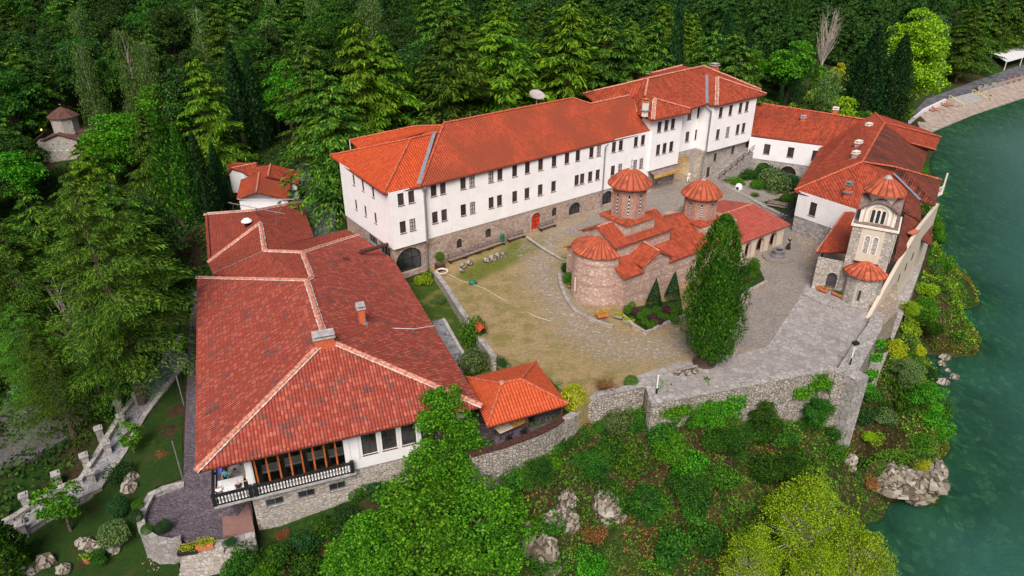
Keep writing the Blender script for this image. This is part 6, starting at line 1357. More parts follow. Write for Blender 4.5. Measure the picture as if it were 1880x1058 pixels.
proto('cedarN1', lambda: mk_cedar(18, 6.6, 15, 120, 2.1, .3, .22, .44, 4, .02, .2), 'cedarM'); proto('cedarN2', lambda: mk_cedar(18, 7.0, 16, 110, 2.0, -.4, .24, .44, 4, .02, .2), 'cedar')
for s_ in (1, 2): proto('cyp%d' % s_, lambda: mk_cypress(16, 1.9, s_+10, 6500, 4), 'cypress'); recolor('cyp%d' % s_, 'cypB%d' % s_, 'court')
proto('cypbig', lambda: mk_cypress(22, 4.6, 21, 17000, 8, .55, .42), 'cypress')
proto('court', lambda: mk_cypress(14, 3.25, 31, 36000, 3, .76, .20), 'court')
for s_ in (1, 2, 3): proto('broad%d' % s_, lambda: mk_broad(14, 5.5, s_+40, 60, 190, .36), 'broad'); recolor('broad%d' % s_, 'dark%d' % s_, 'dark'); recolor('broad%d' % s_, 'broadB%d' % s_, 'broadB'); recolor('broad%d' % s_, 'lime%d' % s_, 'lime')
proto('limeB', lambda: mk_broad(23, 7.5, 77, 170, 240, .42, .15, .9, 0, .35), 'lime'); recolor('broad1', 'yel1', 'yel'); recolor('broad2', 'rust1', 'dry'); recolor('broad2', 'olive1', 'olive')
for s_ in (1, 2): proto('weep%d' % s_, lambda: mk_weep(17, 3.6, s_+60, 75), 'weep', 'barkp')
proto('walnut', lambda: mk_broad(13, 5.6, 81, 170, 300, .27, -.15, .9, .5, .55), 'broadB'); proto('walnut2', lambda: mk_broad(10, 5.4, 82, 135, 330, .27, -.1, .9, .55, .25), 'broadB')
proto('limeN', lambda: mk_broad(11, 5.2, 91, 240, 200, .15, .05, .9, .7, .5), 'lime', 'barkp'); proto('limeN2', lambda: mk_broad(10, 4.8, 92, 210, 200, .15, .0, .9, .7, .5), 'lime', 'barkp')
proto('smallt', lambda: mk_broad(4, 1.9, 101, 26, 130, .17, .3), 'broadB'); proto('ball', lambda: mk_shrub(1.0, 1.9, 5, 2600, .12, 1), 'broadB'); recolor('ball', 'ballD', 'cypress'); recolor('ball', 'ballG', 'court'); recolor('ball', 'ballY', 'yel'); recolor('ball', 'ballP', 'purple')
for i_, mt in enumerate(('broad', 'broadB', 'olive', 'court', 'lime', 'dry', 'cypress', 'yel')):
    proto('sh_'+mt, lambda: mk_shrub(1.0, 1.25, 200+i_, 3600, .105, 10), mt)
def mk_cone():
    r = np.random.default_rng(9); m = 4200; t = r.uniform(0, 1, m)**1.25; th = r.uniform(0, 6.283, m); R_ = (1-t)**.85*.5*r.uniform(.85, 1.03, m); C = np.stack([np.cos(th)*R_, np.sin(th)*R_, .05+t*.97], 1)
    out = np.stack([np.cos(th), np.sin(th), np.full(m, .5)], 1); return None, cards(C, out*.6+np.array([0, 0, .8])+r.normal(size=(m, 3))*.3, out, np.full(m, .05), np.full(m, .03))
proto('cone', mk_cone, 'cypress')
proto('bare', lambda: mk_twigs(13, 3.5, 7, 46, .06), 'dry', 'barkp'); proto('drybush', lambda: mk_twigs(2.2, 1.6, 8, 70, .018), 'dry', 'bark')
PROTO['drybush']['trunk'].materials.clear(); PROTO['drybush']['trunk'].materials.append(M['dry'])
def Zof(py, x, y):
    lo, hi = -30., 35.
    for _ in range(45):
        m = (lo+hi)/2; dy, dz = y, m-CH; z = dy*_c-dz*_s; v = 529+FOC*(-dy*_s-dz*_c)/z
        if v > py: lo = m
        else: hi = m
    return lo
REFS = {}
prnd = random.Random(11)
TREES = []
def plant(key, name, label, cat, x, y, z, sc, group=None, rz=None, sxy=None):
    d = PROTO[key]; rz = prnd.uniform(0, 6.28) if rz is None else rz
    r = thing(name, label, cat, (x, y, z), group, rz); s3 = (sc*(sxy or 1), sc*(sxy or 1), sc); r.scale = s3
    for part, me in d.items(): o = bpy.data.objects.new(part if 'trunk' in d or part != 'crown' else 'foliage', me); COL.objects.link(o); o.parent = r
    TREES.append((x, y, sc)); return r
PH = {'limeB': 23, 'cedar': 18, 'cedarN': 18, 'cyp': 16, 'cypbig': 22, 'court': 14, 'broad': 14, 'dark': 14, 'lime': 14, 'yel': 14, 'rust': 14, 'olive': 14, 'weep': 17, 'walnut': 13, 'limeN': 11, 'smallt': 4, 'ball': 1.9, 'bare': 13, 'cedarB': 18, 'cypB': 16, 'broadB': 14}
def ph(key):
    k = key.rstrip('0123456789'); return PH.get(k, PH.get(k[:-1] if k else k, 10))
def at_top(px, py, h):
    z = h
    for _ in range(6): p = U(px, py, min(z, 34)); z = H1(p.x, p.y)+h
    return p.x, p.y, z-h
NAMED = [(52, 175, 190, 300, 111), (425, 560, 288, 372, 90), (560, 645, 268, 350, 95), (1675, 1890, 100, 260, 400)]
def prj(x, y, z):
    dz = z-CH; q = y*_c-dz*_s; return 940+FOC*x/q, 529+FOC*(-y*_s-dz*_c)/q, q
def note(x, y, z, h, w):
    a_ = prj(x, y, z+h); b_ = prj(x, y, z+h*.45); hw = w*FOC/a_[2]; NAMED.append((a_[0]-hw, a_[0]+hw, a_[1], b_[1], y))
def tree_top(key, name, label, cat, px, py, h, wid=None, group=None):
    x, y, z = at_top(px, py, h); sc = h/ph(key); note(x, y, z, h, h*.2); return plant(key, name, label, cat, x, y, z, sc, group, sxy=(wid or 1))
def tree_base(key, name, label, cat, px, py, z, top, wid=None, group=None):
    p = U(px, py, z); h = Zof(top, p.x, p.y)-z; note(p.x, p.y, z, h, h*.2); return plant(key, name, label, cat, p.x, p.y, z, h/ph(key), group, sxy=(wid or 1))
# --- the trees one can point at
p = U(1293, 668, 0)
tree_base('court', 'cypress_tree', 'big dense bright green egg shaped cypress with short trunk standing in the courtyard', 'tree', 1293, 664, .05, 394, .95)
a = MB(); a.lathe((p.x, p.y+.1, 0), [(1.05, 0), (1.05, .16), (.95, .2), (.85, .14), (0, .12)], 20); tag(a.build('tree_pit_ring', M['soil']), 'round soil ring at the foot of the courtyard cypress', 'tree pit')
T = tree_top; B = tree_base
B('cedarN1', 'cedar_tree', 'big bright green cedar beside the left edge of the large red roof', 'tree', 262, 742, -6, 320, 1.0)
B('cedarN2', 'cedar_tree', 'dark cedar just left of the big bright cedar, shading the gravel yard', 'tree', 100, 700, -7.6, 405, 1.1)
T('cedarB3', 'cedar_tree', 'tall thin topped yellow green cedar right above the hillside path, left of centre cedars', 'tree', 150, 268, 17, .9)
T('cedarB2', 'cedar_tree', 'golden green cedar with narrow top above the bright round trees', 'tree', 362, 112, 19, .85)
T('cedar1', 'cedar_tree', 'small pointed cedar in front of the bright leafy trees near the chapel', 'tree', 250, 203, 14, .9)
T('cedarN1', 'cedar_tree', 'bright cedar at left edge of the photo with fanned lower branches', 'tree', 12, 560, 13, .9)
T('cedar3', 'cedar_tree', 'mid green cedar left of the tall cypresses, half hidden behind bright cedar', 'tree', 205, 330, 16, 1.1)
T('cedar3', 'cedar_tree', 'cedar at the left edge below the chapel trees', 'tree', 55, 350, 16, 1.1)
T('cedar1', 'cedar_tree', 'thin dark cedar at far left above the lower gravel yard', 'tree', 20, 450, 15, 1.1)
T('cedarN2', 'cedar_tree', 'dark cedar in the lower left over the gravel yard', 'tree', 62, 600, 12, .95); T('cedarN2', 'cedar_tree', 'dark cedar between the bright cedar and the left photo edge', 'tree', 150, 520, 14, .85)
B('bare', 'dead_tree', 'dead brown bare tree between the bright and the dark cedars', 'tree', 185, 725, -6.6, 540, .6)
for i, (x, yb, t, w) in enumerate(((335, 408, 192, 1.5), (362, 418, 228, 1.5), (388, 418, 243, 1.45), (412, 385, 262, 1.4))):
    B('cypB1' if i < 2 else 'cyp2', 'cypress_tree', ['leftmost and tallest of the four cypresses in front of the red shed roofs', 'second cypress from the left in the row before the red sheds', 'third cypress from the left in the row before the red sheds', 'shortest, rightmost of the four cypresses next to the sheds'][i], 'tree', x, yb, -2.5, t, w)
B('cyp1', 'cypress_tree', 'very tall dark cypress, left one of the pair above the service road', 'tree', 455, 284, 0, 76, 1.5); B('cyp2', 'cypress_tree', 'very tall dark cypress, right one of the pair above the service road', 'tree', 482, 280, 0, 92, 1.3)
T('broadB1', 'leafy_tree', 'bright green round leafy tree right of the hillside chapel, highest of the bright group', 'tree', 290, 158, 11, 1.5); T('broadB2', 'leafy_tree', 'bright green leafy tree lower left of the bright group', 'tree', 212, 222, 10, 1.4); T('broadB3', 'leafy_tree', 'bright green leafy tree between chapel and small pointed cedar', 'tree', 185, 258, 9, 1.3); T('broadB1', 'leafy_tree', 'bright fresh green tree right of the tall cypress pair', 'tree', 520, 112, 14, .8)
T('broad1', 'leafy_tree', 'dense green tree behind the chapel right side', 'tree', 200, 88, 14, .9)
T('weep1', 'birch_tree', 'weeping birch leaning left above the chapel', 'tree', 140, 75, 17, .8); T('weep2', 'birch_tree', 'weeping birch with light green top, middle of three above the chapel', 'tree', 222, 55, 18, .8); T('weep1', 'birch_tree', 'weeping birch, rightmost of three above the chapel', 'tree', 256, 68, 17, .9)
T('broadB2', 'leafy_tree', 'green leafy tree at left edge below the chapel', 'tree', 30, 325, 9, 1.2); T('broad3', 'leafy_tree', 'broad dark green tree at far left edge, level with the pink roofs', 'tree', 30, 415, 9, 1.2)
cl = [('cedar1', 560, 60, 20, 1), ('cedarB2', 655, 38, 22, 1.1), ('cedar3', 600, 130, 18, 1.1), ('cedarB1', 690, 62, 20, 1.05), ('cedar2', 820, 22, 23, 1.1), ('cedarB3', 925, 30, 22, 1.35), ('cedar1', 1010, 50, 20, 1.0), ('cedarB2', 1045, 5, 24, 1.2), ('cedar3', 1110, 30, 22, 1.1), ('cedar2', 1160, 60, 20, 1.0), ('cedar1', 780, 115, 15, 1.0), ('cedar2', 870, 105, 15, 1.1), ('cedar3', 980, 110, 14, 1.2), ('cedar1', 612, 190, 13, 1.1), ('cedar2', 1210, 40, 20, 1)]
nth = ['first', 'second', 'third', 'fourth', 'fifth', 'sixth', 'seventh', 'eighth', 'ninth', 'tenth', 'eleventh', 'twelfth', 'thirteenth', 'fourteenth', 'fifteenth']
order = sorted(range(len(cl)), key=lambda i: cl[i][1])
for i, c in enumerate(cl): T(c[0], 'cedar_tree', '%s from the left of the big cedars rising behind the long white building' % nth[order.index(i)], 'tree', c[1], c[2], c[3], c[4], 'cedars behind the white building')
T('cypB2', 'cypress_tree', 'bright green cypress against the dark cedars behind the left roof end', 'tree', 755, 118, 14, 1.35); T('cyp1', 'cypress_tree', 'little cypress to the right of the bright cypress behind the roof', 'tree', 786, 188, 7, .9)
T('cyp1', 'cypress_tree', 'very tall black green cypress beyond the gate building, leftmost', 'tree', 1252, -10, 24, .9); T('cyp2', 'cypress_tree', 'dark cypress right behind the orange chimney', 'tree', 1342, 14, 20, 1.2); T('cyp1', 'cypress_tree', 'dark cypress next to the bright leafy tree behind gate building', 'tree', 1378, 36, 19, 1.1)
T('broadB3', 'leafy_tree', 'bright green narrow tree at the right end of gate building', 'tree', 1393, 92, 11, .6); T('broadB1', 'leafy_tree', 'rounded bright green tree beyond the arcade building', 'tree', 1462, 74, 15, 1.3); B('limeB', 'leafy_tree', 'large yellow green tree behind the biggest dark cypress', 'tree', 1650, 205, -7, 18, 1.15)
B('cypbig', 'cypress_tree', 'huge dark multi stemmed cypress behind the lakeside roofs', 'tree', 1578, 232, -5, 48, 1.5); B('cypbig', 'cypress_tree', 'second huge dark cypress, close to the right of the biggest', 'tree', 1622, 234, -5, 64, 1.2)
T('yel1', 'leafy_tree', 'small golden yellow tree left of the huge dark cypress', 'tree', 1542, 115, 8, .9); T('lime1', 'leafy_tree', 'small lime coloured tree right below the huge cypress', 'tree', 1662, 150, 9, 1.0); T('lime3', 'leafy_tree', 'lower lime coloured tree beside the white beach wall', 'tree', 1668, 190, 6, .9)
T('cyp2', 'cypress_tree', 'dark conifer cone behind the arcade roof, left', 'tree', 1470, 112, 12, 1.2); T('cypB1', 'cypress_tree', 'green conifer cone behind the arcade roof, middle', 'tree', 1502, 118, 12, 1.2); T('cyp1', 'cypress_tree', 'dark small conifer behind the left end of arcade roof', 'tree', 1438, 150, 8, 1.3)
T('bare', 'dead_tree', 'bare whitish tree standing above the bright rounded tree', 'tree', 1527, 30, 15, .8); T('weep1', 'birch_tree', 'pale birch left of the promenade lamp', 'tree', 1712, 22, 19, 1.0); T('weep2', 'birch_tree', 'pale birch with white trunk behind the promenade', 'tree', 1735, 45, 17, .9)
T('cedar1', 'cedar_tree', 'dark cedar overhanging the promenade', 'tree', 1795, 5, 19, 1.0); T('cedar2', 'cedar_tree', 'dark cedar above the white beach kiosk', 'tree', 1850, 0, 19, .9); [B(*_a) for _a in (('weep2', 'birch_tree', 'birch with slim pale trunk directly behind the promenade lamp', 'tree', 1697, 152, -9.5, 28, 1.3), ('cedar3', 'cedar_tree', 'cedar with bare lower trunk behind the promenade, first right of the lamp', 'tree', 1755, 146, -9.8, 12, 1.1), ('cedar2', 'cedar_tree', 'dark cedar behind the promenade, between lamp and reddish tree', 'tree', 1785, 132, -9.8, 0, 1.1), ('cedar4', 'cedar_tree', 'dark cedar behind the white kiosk roof', 'tree', 1842, 98, -9.5, -40, 1.1), ('cedar3', 'cedar_tree', 'dark cedar at the right photo edge behind the kiosk', 'tree', 1885, 84, -9.5, -60, 1.1))]
T('rust1', 'leafy_tree', 'small reddish brown tree by the white kiosk roof', 'tree', 1788, 82, 6.5, .9)
# near trees at the bottom
T('walnut', 'walnut_tree', 'bright green leafy tree reaching up to the restaurant windows', 'tree', 815, 782, 8.5, 1.1); T('walnut2', 'walnut_tree', 'bright green leafy tree at bottom centre, in front of the stone basement', 'tree', 755, 885, 9.0, 1.4); T('walnut2', 'walnut_tree', 'bright green leafy tree at the bottom edge, right of the basement trees', 'tree', 885, 890, 8.5, 1.3); T('walnut2', 'walnut_tree', 'bright leafy tree cut by the bottom edge, left of centre', 'tree', 665, 945, 7.5, 1.3)
T('limeN', 'lime_tree', 'yellow green tree at bottom right with pale branches, highest of the clump', 'tree', 1500, 880, 9.5, .95); T('limeN2', 'lime_tree', 'yellow green tree at the water edge in the bottom right', 'tree', 1605, 955, 9.5, .85); T('limeN2', 'lime_tree', 'yellow green tree cut by bottom edge, left part of the lime clump', 'tree', 1395, 955, 8.5, .8); T('limeN', 'lime_tree', 'yellow green tree lowest in the lime clump', 'tree', 1520, 1000, 7.5, .9)
# lawn trees lower left
B('smallt', 'small_tree', 'little round bright tree in the lawn beside the garden path', 'tree', 247, 835, -6.1, 776, .8); B('smallt', 'small_tree', 'small bright tree on thin trunk below the garden path bend', 'tree', 128, 970, -6.9, 885, .95); B('cypB1', 'small_tree', 'dense green tree at the lower left corner', 'tree', 20, 1060, -7.8, 940, 2.6)
# shrubs
def S_(key, label, px, py, z, r, hz=None, cat='shrub', name='shrub', group=None):
    p = U(px, py, z); o = plant(key, name, label, cat, p.x, p.y, z, r, group); 
    if hz: o.scale = (r, r, r*hz)
    return o
S_('sh_lime', 'bright green rounded bush at the wall foot under the big arched window', 777, 522, -1.5, .95)
S_('sh_olive', 'young grey green sapling bush on the narrow garden lawn', 807, 556, -1.5, .6, 1.4)
S_('sh_court', 'tall dark green yellow tipped bush beside the small well roof', 866, 630, -1.5, 1.35, 1.9); S_('sh_olive', 'loose grey green bush between the restaurant roof and pavilion', 872, 680, -1.5, 1.5, 1.3); S_('ballY', 'tiny yellow bush above the pavilion roof', 905, 668, -1.4, .4, 1); S_('sh_cypress', 'small dark bush behind the pavilion roof ridge', 925, 672, -1.2, .8, 1.2)
S_('ballY', 'round yellow green ball shaped bush right of the pavilion', 1052, 752, -1.2, 1.1, 1.15); S_('ballG', 'neat dark green ball bush at the step in the boundary wall', 1158, 711, .05, .62, .95); S_('drybush', 'low brown dead bush by the boundary wall', 1110, 722, -.2, .8, .7)
S_('sh_court', 'dark green bush right behind pavilion corner', 1022, 718, -.9, .7, 1.3)
S_('ballG', 'round clipped bush in the dark planter against the stone wall', 808, 478, -.1, .55, 1)
# church garden
for i, (x, y, t, lab) in enumerate(((1200, 562, 512, 'left of two slim cone conifers by the church side wall'), (1234, 548, 499, 'right of two slim cone conifers by the church side wall'))):
    p = U(x, y, .25); h = Zof(t, p.x, p.y)-.25; o = plant('cone', 'cone_conifer', lab, 'conifer', p.x, p.y, .2, h, 'cone conifers by the church'); o.scale = (h*.55, h*.55, h)
bn = 0
sp_ = [(1152, 570), (1166, 572), (1175, 580), (1187, 576), (1183, 590), (1197, 583), (1205, 572), (1200, 592), (1213, 580), (1224, 570), (1232, 562), (1222, 582), (1237, 574), (1210, 590), (1193, 597), (1238, 586), (1160, 560)]
for i, (x, y) in enumerate(sp_):
    k = 'ballP' if i % 4 == 1 else 'ballG'; S_(k, ('purple' if k == 'ballP' else 'green')+' small clipped ball bush in the bed along the church wall', x, y+6, .3, .38 if i % 3 else .48, 1, 'bush', 'ball_bush', ('purple' if k == 'ballP' else 'green')+' ball bushes in the church bed')
S_('sh_court', 'green bush in the stone rimmed bed beside the round apse', 1046, 520, .1, .7, 1.5); S_('sh_cypress', 'dark bush in the stone rimmed bed left of the apse', 1040, 500, .1, .7, 1.5)
S_('sh_court', 'tall green bush between the courtyard cypress and the church porch', 1378, 500, .3, .8, 2.0); S_('sh_cypress', 'dark leafy bush near the porch arches', 1362, 510, .3, .7, 1.8)
for i, (x, y) in enumerate(((1370, 515), (1380, 508), (1388, 500), (1374, 500))): S_('ballP' if i == 0 else 'ballG', 'small bush at the corner of the porch flower bed' if i else 'purple bush at the corner of the porch flower bed', x, y+4, .3, .4, 1, 'bush', 'ball_bush', 'bushes in the porch bed' if i else None)
# arcade garden
for i, (x, y, k, r, hz, lab) in enumerate(((1420, 352, 'sh_olive', 2.3, 1.2, 'large grey green olive like bush in the arcade garden'), (1400, 334, 'sh_cypress', 1.6, 1.3, 'dark bush below the left arch of the arcade'), (1398, 320, 'ballG', .85, 1, 'round clipped bush in front of the left arch'), (1428, 322, 'sh_cypress', .6, 2.0, 'narrow pointed bush between the two arches'), (1386, 348, 'sh_court', 1.3, 1, 'green bush at the low wall beside round white oven'), (1370, 332, 'sh_broad', 1.5, 1, 'green bush near the stone stair foot'), (1343, 337, 'sh_broadB', 1.1, .8, 'bright low bush left in the arcade garden'), (1354, 341, 'sh_broadB', 1.1, .8, 'bright low bush, second beside the stair'), (1441, 372, 'ballG', .65, 1.1, 'round green bush by the black stair'), (1450, 350, 'sh_cypress', 1.7, 1.2, 'dark bush near the corner of the lakeside building'), (1385, 362, 'sh_court', .6, 1.0, 'small green bush behind the long low wall'), (1332, 336, 'sh_court', .6, .9, 'small green bush at the bottom of the stone stair'))): S_(k, lab, x, y, .4, r, hz)
# lower left garden
for x, y, k, r, hz, lab, z in ((224, 880, 'sh_cypress', 1.2, 1.0, 'dark bush in the middle of the lower lawn', -6.2), (222, 945, 'ballD', .8, 1.2, 'dark rounded conifer beside the round terrace', -6.4), (215, 990, 'sh_olive', 1.3, 1.0, 'grey lavender like bush below the round terrace', -6.7), (255, 935, 'ballG', .45, 1, 'small clipped bush on top of round terrace wall', -5), (253, 958, 'ballD', .5, 1.2, 'dark small bush on the round terrace wall, lower', -5), (272, 980, 'ballG', .45, 1, 'small bush at the front of the round terrace', -5), (297, 978, 'ballD', .4, 1.3, 'first of two pointed bushes on the terrace front', -5), (306, 974, 'ballD', .4, 1.4, 'second of two pointed bushes on the terrace front', -5), (423, 1000, 'sh_cypress', .5, 1.0, 'dark small plant on the restaurant step', -4.9), (300, 840, 'sh_dry', .6, .8, 'reddish low shrub in the shaded lawn', -5.8), (180, 1030, 'sh_broad', .8, .8, 'low green plant by the lawn rocks', -7.2)): S_(k, lab, x, y, z, r, hz)
# --- cliff: individual bushes
slope = [(950, 880, 'broad', 1.9), (1215, 775, 'olive', 1.0), (1275, 770, 'broad', 1.2), (1305, 765, 'broadB', .9), (1365, 775, 'broad', 1.2), (1415, 765, 'broadB', 1.2), (1450, 750, 'broad', 1.2), (1075, 790, 'broad', 1.1), (1100, 775, 'broad', .9), (1140, 762, 'dry', .9), (1015, 815, 'broad', 1.0), (985, 830, 'broadB', .9), (1530, 790, 'broad', 1.2), (1170, 775, 'broad', 1.1), (1005, 850, 'broadB', 1.3), (1040, 810, 'broad', 1.2), (1130, 775, 'olive', 1.5), (1110, 830, 'broad', 1.9), (1160, 850, 'court', 1.8), (1210, 800, 'broad', 1.9), (1260, 850, 'broadB', 2.1), (1300, 800, 'broad', 1.5), (1250, 735, 'lime', .9), (1325, 740, 'broadB', 1.3), (1345, 760, 'broadB', 1.1), (1390, 790, 'broad', 1.8), (1440, 800, 'broad', 1.5), (1480, 770, 'broad', 1.6), (1500, 735, 'broadB', 1.2), (1505, 690, 'broadB', .8), (1530, 830, 'court', 1.5), (1465, 850, 'broad', 1.9), (1400, 860, 'broad', 2.0), (1330, 870, 'court', 1.9), (1270, 930, 'broad', 2.2), (1200, 930, 'court', 2.1), (1130, 920, 'broad', 1.9), (1060, 900, 'dry', 1.6), (1090, 980, 'dry', 1.7), (1150, 1000, 'dry', 2.1), (1010, 960, 'broad', 1.8), (960, 960, 'broadB', 1.6), (1080, 1040, 'broadB', 1.8), (1230, 1010, 'broad', 2.2), (1300, 990, 'broad', 2.2), (1350, 930, 'dry', 1.2), (1000, 1030, 'broad', 1.9), (1180, 880, 'dry', 1.2), (1370, 1010, 'broad', 2.0), (925, 830, 'olive', 1.0), (900, 860, 'broad', 1.2),
 (1580, 760, 'cypress', 1.6), (1600, 720, 'broad', 1.5), (1640, 700, 'court', 1.6), (1625, 760, 'olive', 1.6), (1665, 740, 'broad', 1.7), (1700, 760, 'broadB', 1.8), (1725, 790, 'broadB', 1.6), (1735, 750, 'broad', 1.6), (1690, 810, 'court', 1.5), (1650, 830, 'lime', 1.2), (1600, 800, 'lime', 1.0), (1645, 640, 'yel', 1.2), (1665, 600, 'lime', 1.4), (1690, 580, 'court', 1.6), (1715, 600, 'broad', 1.4), (1700, 530, 'lime', 1.4), (1725, 540, 'broadB', 1.5), (1735, 480, 'broadB', 1.6), (1735, 430, 'broadB', 1.9), (1745, 380, 'broadB', 2.0), (1740, 340, 'broadB', 1.7), (1715, 490, 'olive', 1.2), (1680, 640, 'yel', 1.1), (1700, 680, 'cypress', 1.3), (1675, 690, 'court', 1.4), (1590, 690, 'cypress', 1.0), (1710, 860, 'olive', 1.0), (1725, 310, 'broadB', 1.4), (1560, 870, 'dry', 1.2), (1600, 880, 'dry', 1.3), (1640, 870, 'dry', 1.2), (1690, 850, 'yel', .9), (1660, 520, 'olive', 1.0),
 (640, 950, 'cypress', 1.4), (600, 970, 'broad', 1.3), (560, 1000, 'cypress', 1.5), (500, 1020, 'broad', 1.6), (440, 1040, 'broad', 1.6), (560, 1050, 'broad', 1.8), (700, 900, 'cypress', 1.6), (660, 900, 'broad', 1.2), (730, 905, 'broad', 1.4), (480, 1050, 'broadB', 1.2), (520, 975, 'dry', .9)]
slope += [(1235, 758, 'broad', 1.1), (1290, 752, 'broad', 1.2), (1365, 748, 'broad', 1.3), (1410, 742, 'broadB', 1.2), (1455, 728, 'court', 1.2), (1505, 722, 'broad', 1.1), (1110, 752, 'olive', .9), (1155, 742, 'court', .9), (940, 838, 'broad', .9), (900, 846, 'olive', .8), (1385, 770, 'broad', 1.6), (1320, 770, 'court', 1.4)]
slope = [(x, y, k, rr*(.62 if k == 'dry' else .85)) for i, (x, y, k, rr) in enumerate(slope) if not (k == 'dry' and i % 2)]
adj = {'broad': 'green', 'broadB': 'bright green', 'olive': 'grey green', 'court': 'dense green', 'dry': 'dry brown', 'lime': 'yellow green', 'yel': 'golden yellow', 'cypress': 'dark green'}
def refine(px, py):
    z = -5.0
    for _ in range(12): p = U(px, py, z); z = .5*z+.5*H1(p.x, p.y)
    return U(px, py, z)
for i, (x, y, k, r) in enumerate(slope):
    p = refine(x, y+8)
    while p.z < -12.7 and x > 1545: x -= 8; p = refine(x, y+8)
    if inpoly(p.x, p.y-.9*r, court_poly): continue
    zone = 'lakeside slope under the outer wall' if x > 1545 else ('slope under the restaurant basement' if x < 760 else 'cliff under the terrace wall')
    o = plant('sh_'+k, 'bush', '%s wild bush on the %s' % (adj[k], zone), 'bush', p.x, p.y, p.z-.25, r, '%s bushes on the %s' % (adj[k], zone)); o.scale = (r, r, r*prnd.uniform(.8, 1.3))
for i, (x, y, h, k) in enumerate(((1290, 800, 3.4, 'broadB2'), (1395, 800, 3.8, 'broad3'), (1490, 790, 3.6, 'broad2'), (1340, 850, 4.2, 'broad1'), (1225, 860, 4.0, 'broadB3'), (1085, 890, 3.6, 'broad2'), (985, 900, 3.4, 'broad3'), (1440, 900, 4.2, 'broad1'), (1260, 940, 4.4, 'broad2'), (1655, 720, 3.8, 'olive1'), (1690, 760, 4.0, 'broadB1'), (1690, 600, 4.0, 'broadB2'), (1705, 440, 4.6, 'broadB3'), (1710, 370, 4.6, 'broadB1'), (1665, 590, 2.6, 'lime2'), (1610, 780, 3.2, 'broad2'), (1180, 960, 4.0, 'broad1'))):
    p = refine(x, y); plant(k, 'sapling', 'young leafy tree growing out of the wild %s' % ('lakeside slope' if x > 1545 else 'cliff below the terrace'), 'tree', p.x, p.y, p.z-.2, h/14, 'young trees on the %s' % ('lakeside slope' if x > 1545 else 'cliff'), sxy=1.2)
# ivy on the retaining wall
def ivy(label, pts, r, n, y0=-.12):
    g_ = np.random.default_rng(len(label)); P = []
    for (x, y, z) in pts:
        c = np.array(U(x, y, z)); m = n//len(pts); u = np.clip(g_.normal(size=(m, 3)), -1.3, 1.3)*np.array([r, r*.25, r*.8])-np.array([0, .1, .35]); P.append(cloudleaf(c+np.array([0, -.35, 0])+u*.5, np.tile([0.3, -1, .3], (m, 1)), .17, g_))
    o = bpy.data.objects.new('ivy', quadmesh('ivy', np.concatenate(P), M['broadB'])); COL.objects.link(o); tag(o, label, 'climbing plant')
ivy('dark ivy hanging over the terrace wall near its right end', [(1500, 690, -.2), (1515, 700, -.8), (1485, 705, -1), (1470, 715, -1.2)], 1.1, 2200)
ivy('ivy patch climbing the middle of the terrace wall', [(1320, 740, -1), (1340, 745, -1.3), (1350, 730, -.6), (1305, 752, -1.6)], 1.2, 2200)
ivy('low ivy at the left end of terrace wall', [(1222, 752, -.7), (1240, 748, -.6), (1255, 745, -.5)], .9, 1400)
ivy('yellowing creeper on the outer face of the corner wall', [(1612, 625, -.4), (1606, 650, -1), (1598, 680, -1.8), (1592, 705, -2.6)], .8, 1800)
# --- ground cover on the slopes: one mass
def cover(name, label, n, mat, seed, size, maskf, up=.5):
    g_ = np.random.default_rng(seed); x = g_.uniform(-32, 68, n*8); y = g_.uniform(30, 118, n*8); z = hgt(x, y)+(vnoise(x, y, 3.1, 1)*.5+vnoise(x, y, 1.4, 2)*.25)*np.clip((-hgt(x, y)-2)/5, .1, 1)
    hum = np.clip(vnoise(x, y, 1.9, seed+30)+vnoise(x, y, .8, seed+31)*.5+.12, 0, 1)*up*4; z0_ = z; ok = (z > -12.9) & maskf(x, y, z); z = z+hum*g_.uniform(.3, 1, n*8)**.5; x, y, z = x[ok][:n], y[ok][:n], z[ok][:n]; m = len(x); C = np.stack([x, y, z+g_.uniform(-.05, .2, m)], 1)
    o = bpy.data.objects.new(name, quadmesh(name, cloudleaf(C, np.tile([0, -.4, .8], (m, 1)), size, g_, .35), M[mat])); COL.objects.link(o); tag(o, label, 'ground cover', kind='stuff')
crt = [(p[0], p[1]) for p in court_poly]
lineS = [(p[0], p[1]) for p in [QE(19, -.3), U(870, 838, -3), U(1042, 770, -3), U(1098, 735, -2), U(1197, 745, -2), U(1523, 684, -4), U(1572, 700, -5), U(1620, 680, -5), U(1700, 475, -6), U(1735, 330, -6), U(1740, 250, -8)]]
def sidef(x, y):
    X = np.array([p[0] for p in lineS]); Y = np.array([p[1] for p in lineS]); out = np.zeros(len(x), bool)
    yl = np.interp(x, X[:8], Y[:8]); out |= (x > X[0]) & (x < X[7]) & (y < yl-.4)
    xr = np.interp(y, Y[7:], X[7:]); out |= (y > Y[7]) & (y < Y[-1]) & (x > xr+.4)
    out |= (x >= X[7]) & (y <= Y[7]+.5)
    xe = -21+np.clip((x+21), 0, 50); out |= (x <= X[0]) & (x > -19) & (y < 36.6+(x+21)*.375)
    return out
nzf = lambda s, sd_: (lambda x, y: vnoise(x, y, s, sd_))
cover('undergrowth', 'mixed green undergrowth covering the cliff and lakeside slope', 90000, 'scrub', 1, .22, lambda x, y, z: sidef(x, y) & (nzf(5, 5)(x, y) > -.22))
cover('undergrowth', 'fresh green creepers and saplings over the cliff', 30000, 'broadB', 2, .19, lambda x, y, z: sidef(x, y) & (nzf(4, 9)(x, y) > .08), .8)
cover('dry_grass', 'dry brown grass and scrub on the cliff', 34000, 'dry', 3, .2, lambda x, y, z: sidef(x, y) & (nzf(6, 5)(x, y) < -.02), .35)
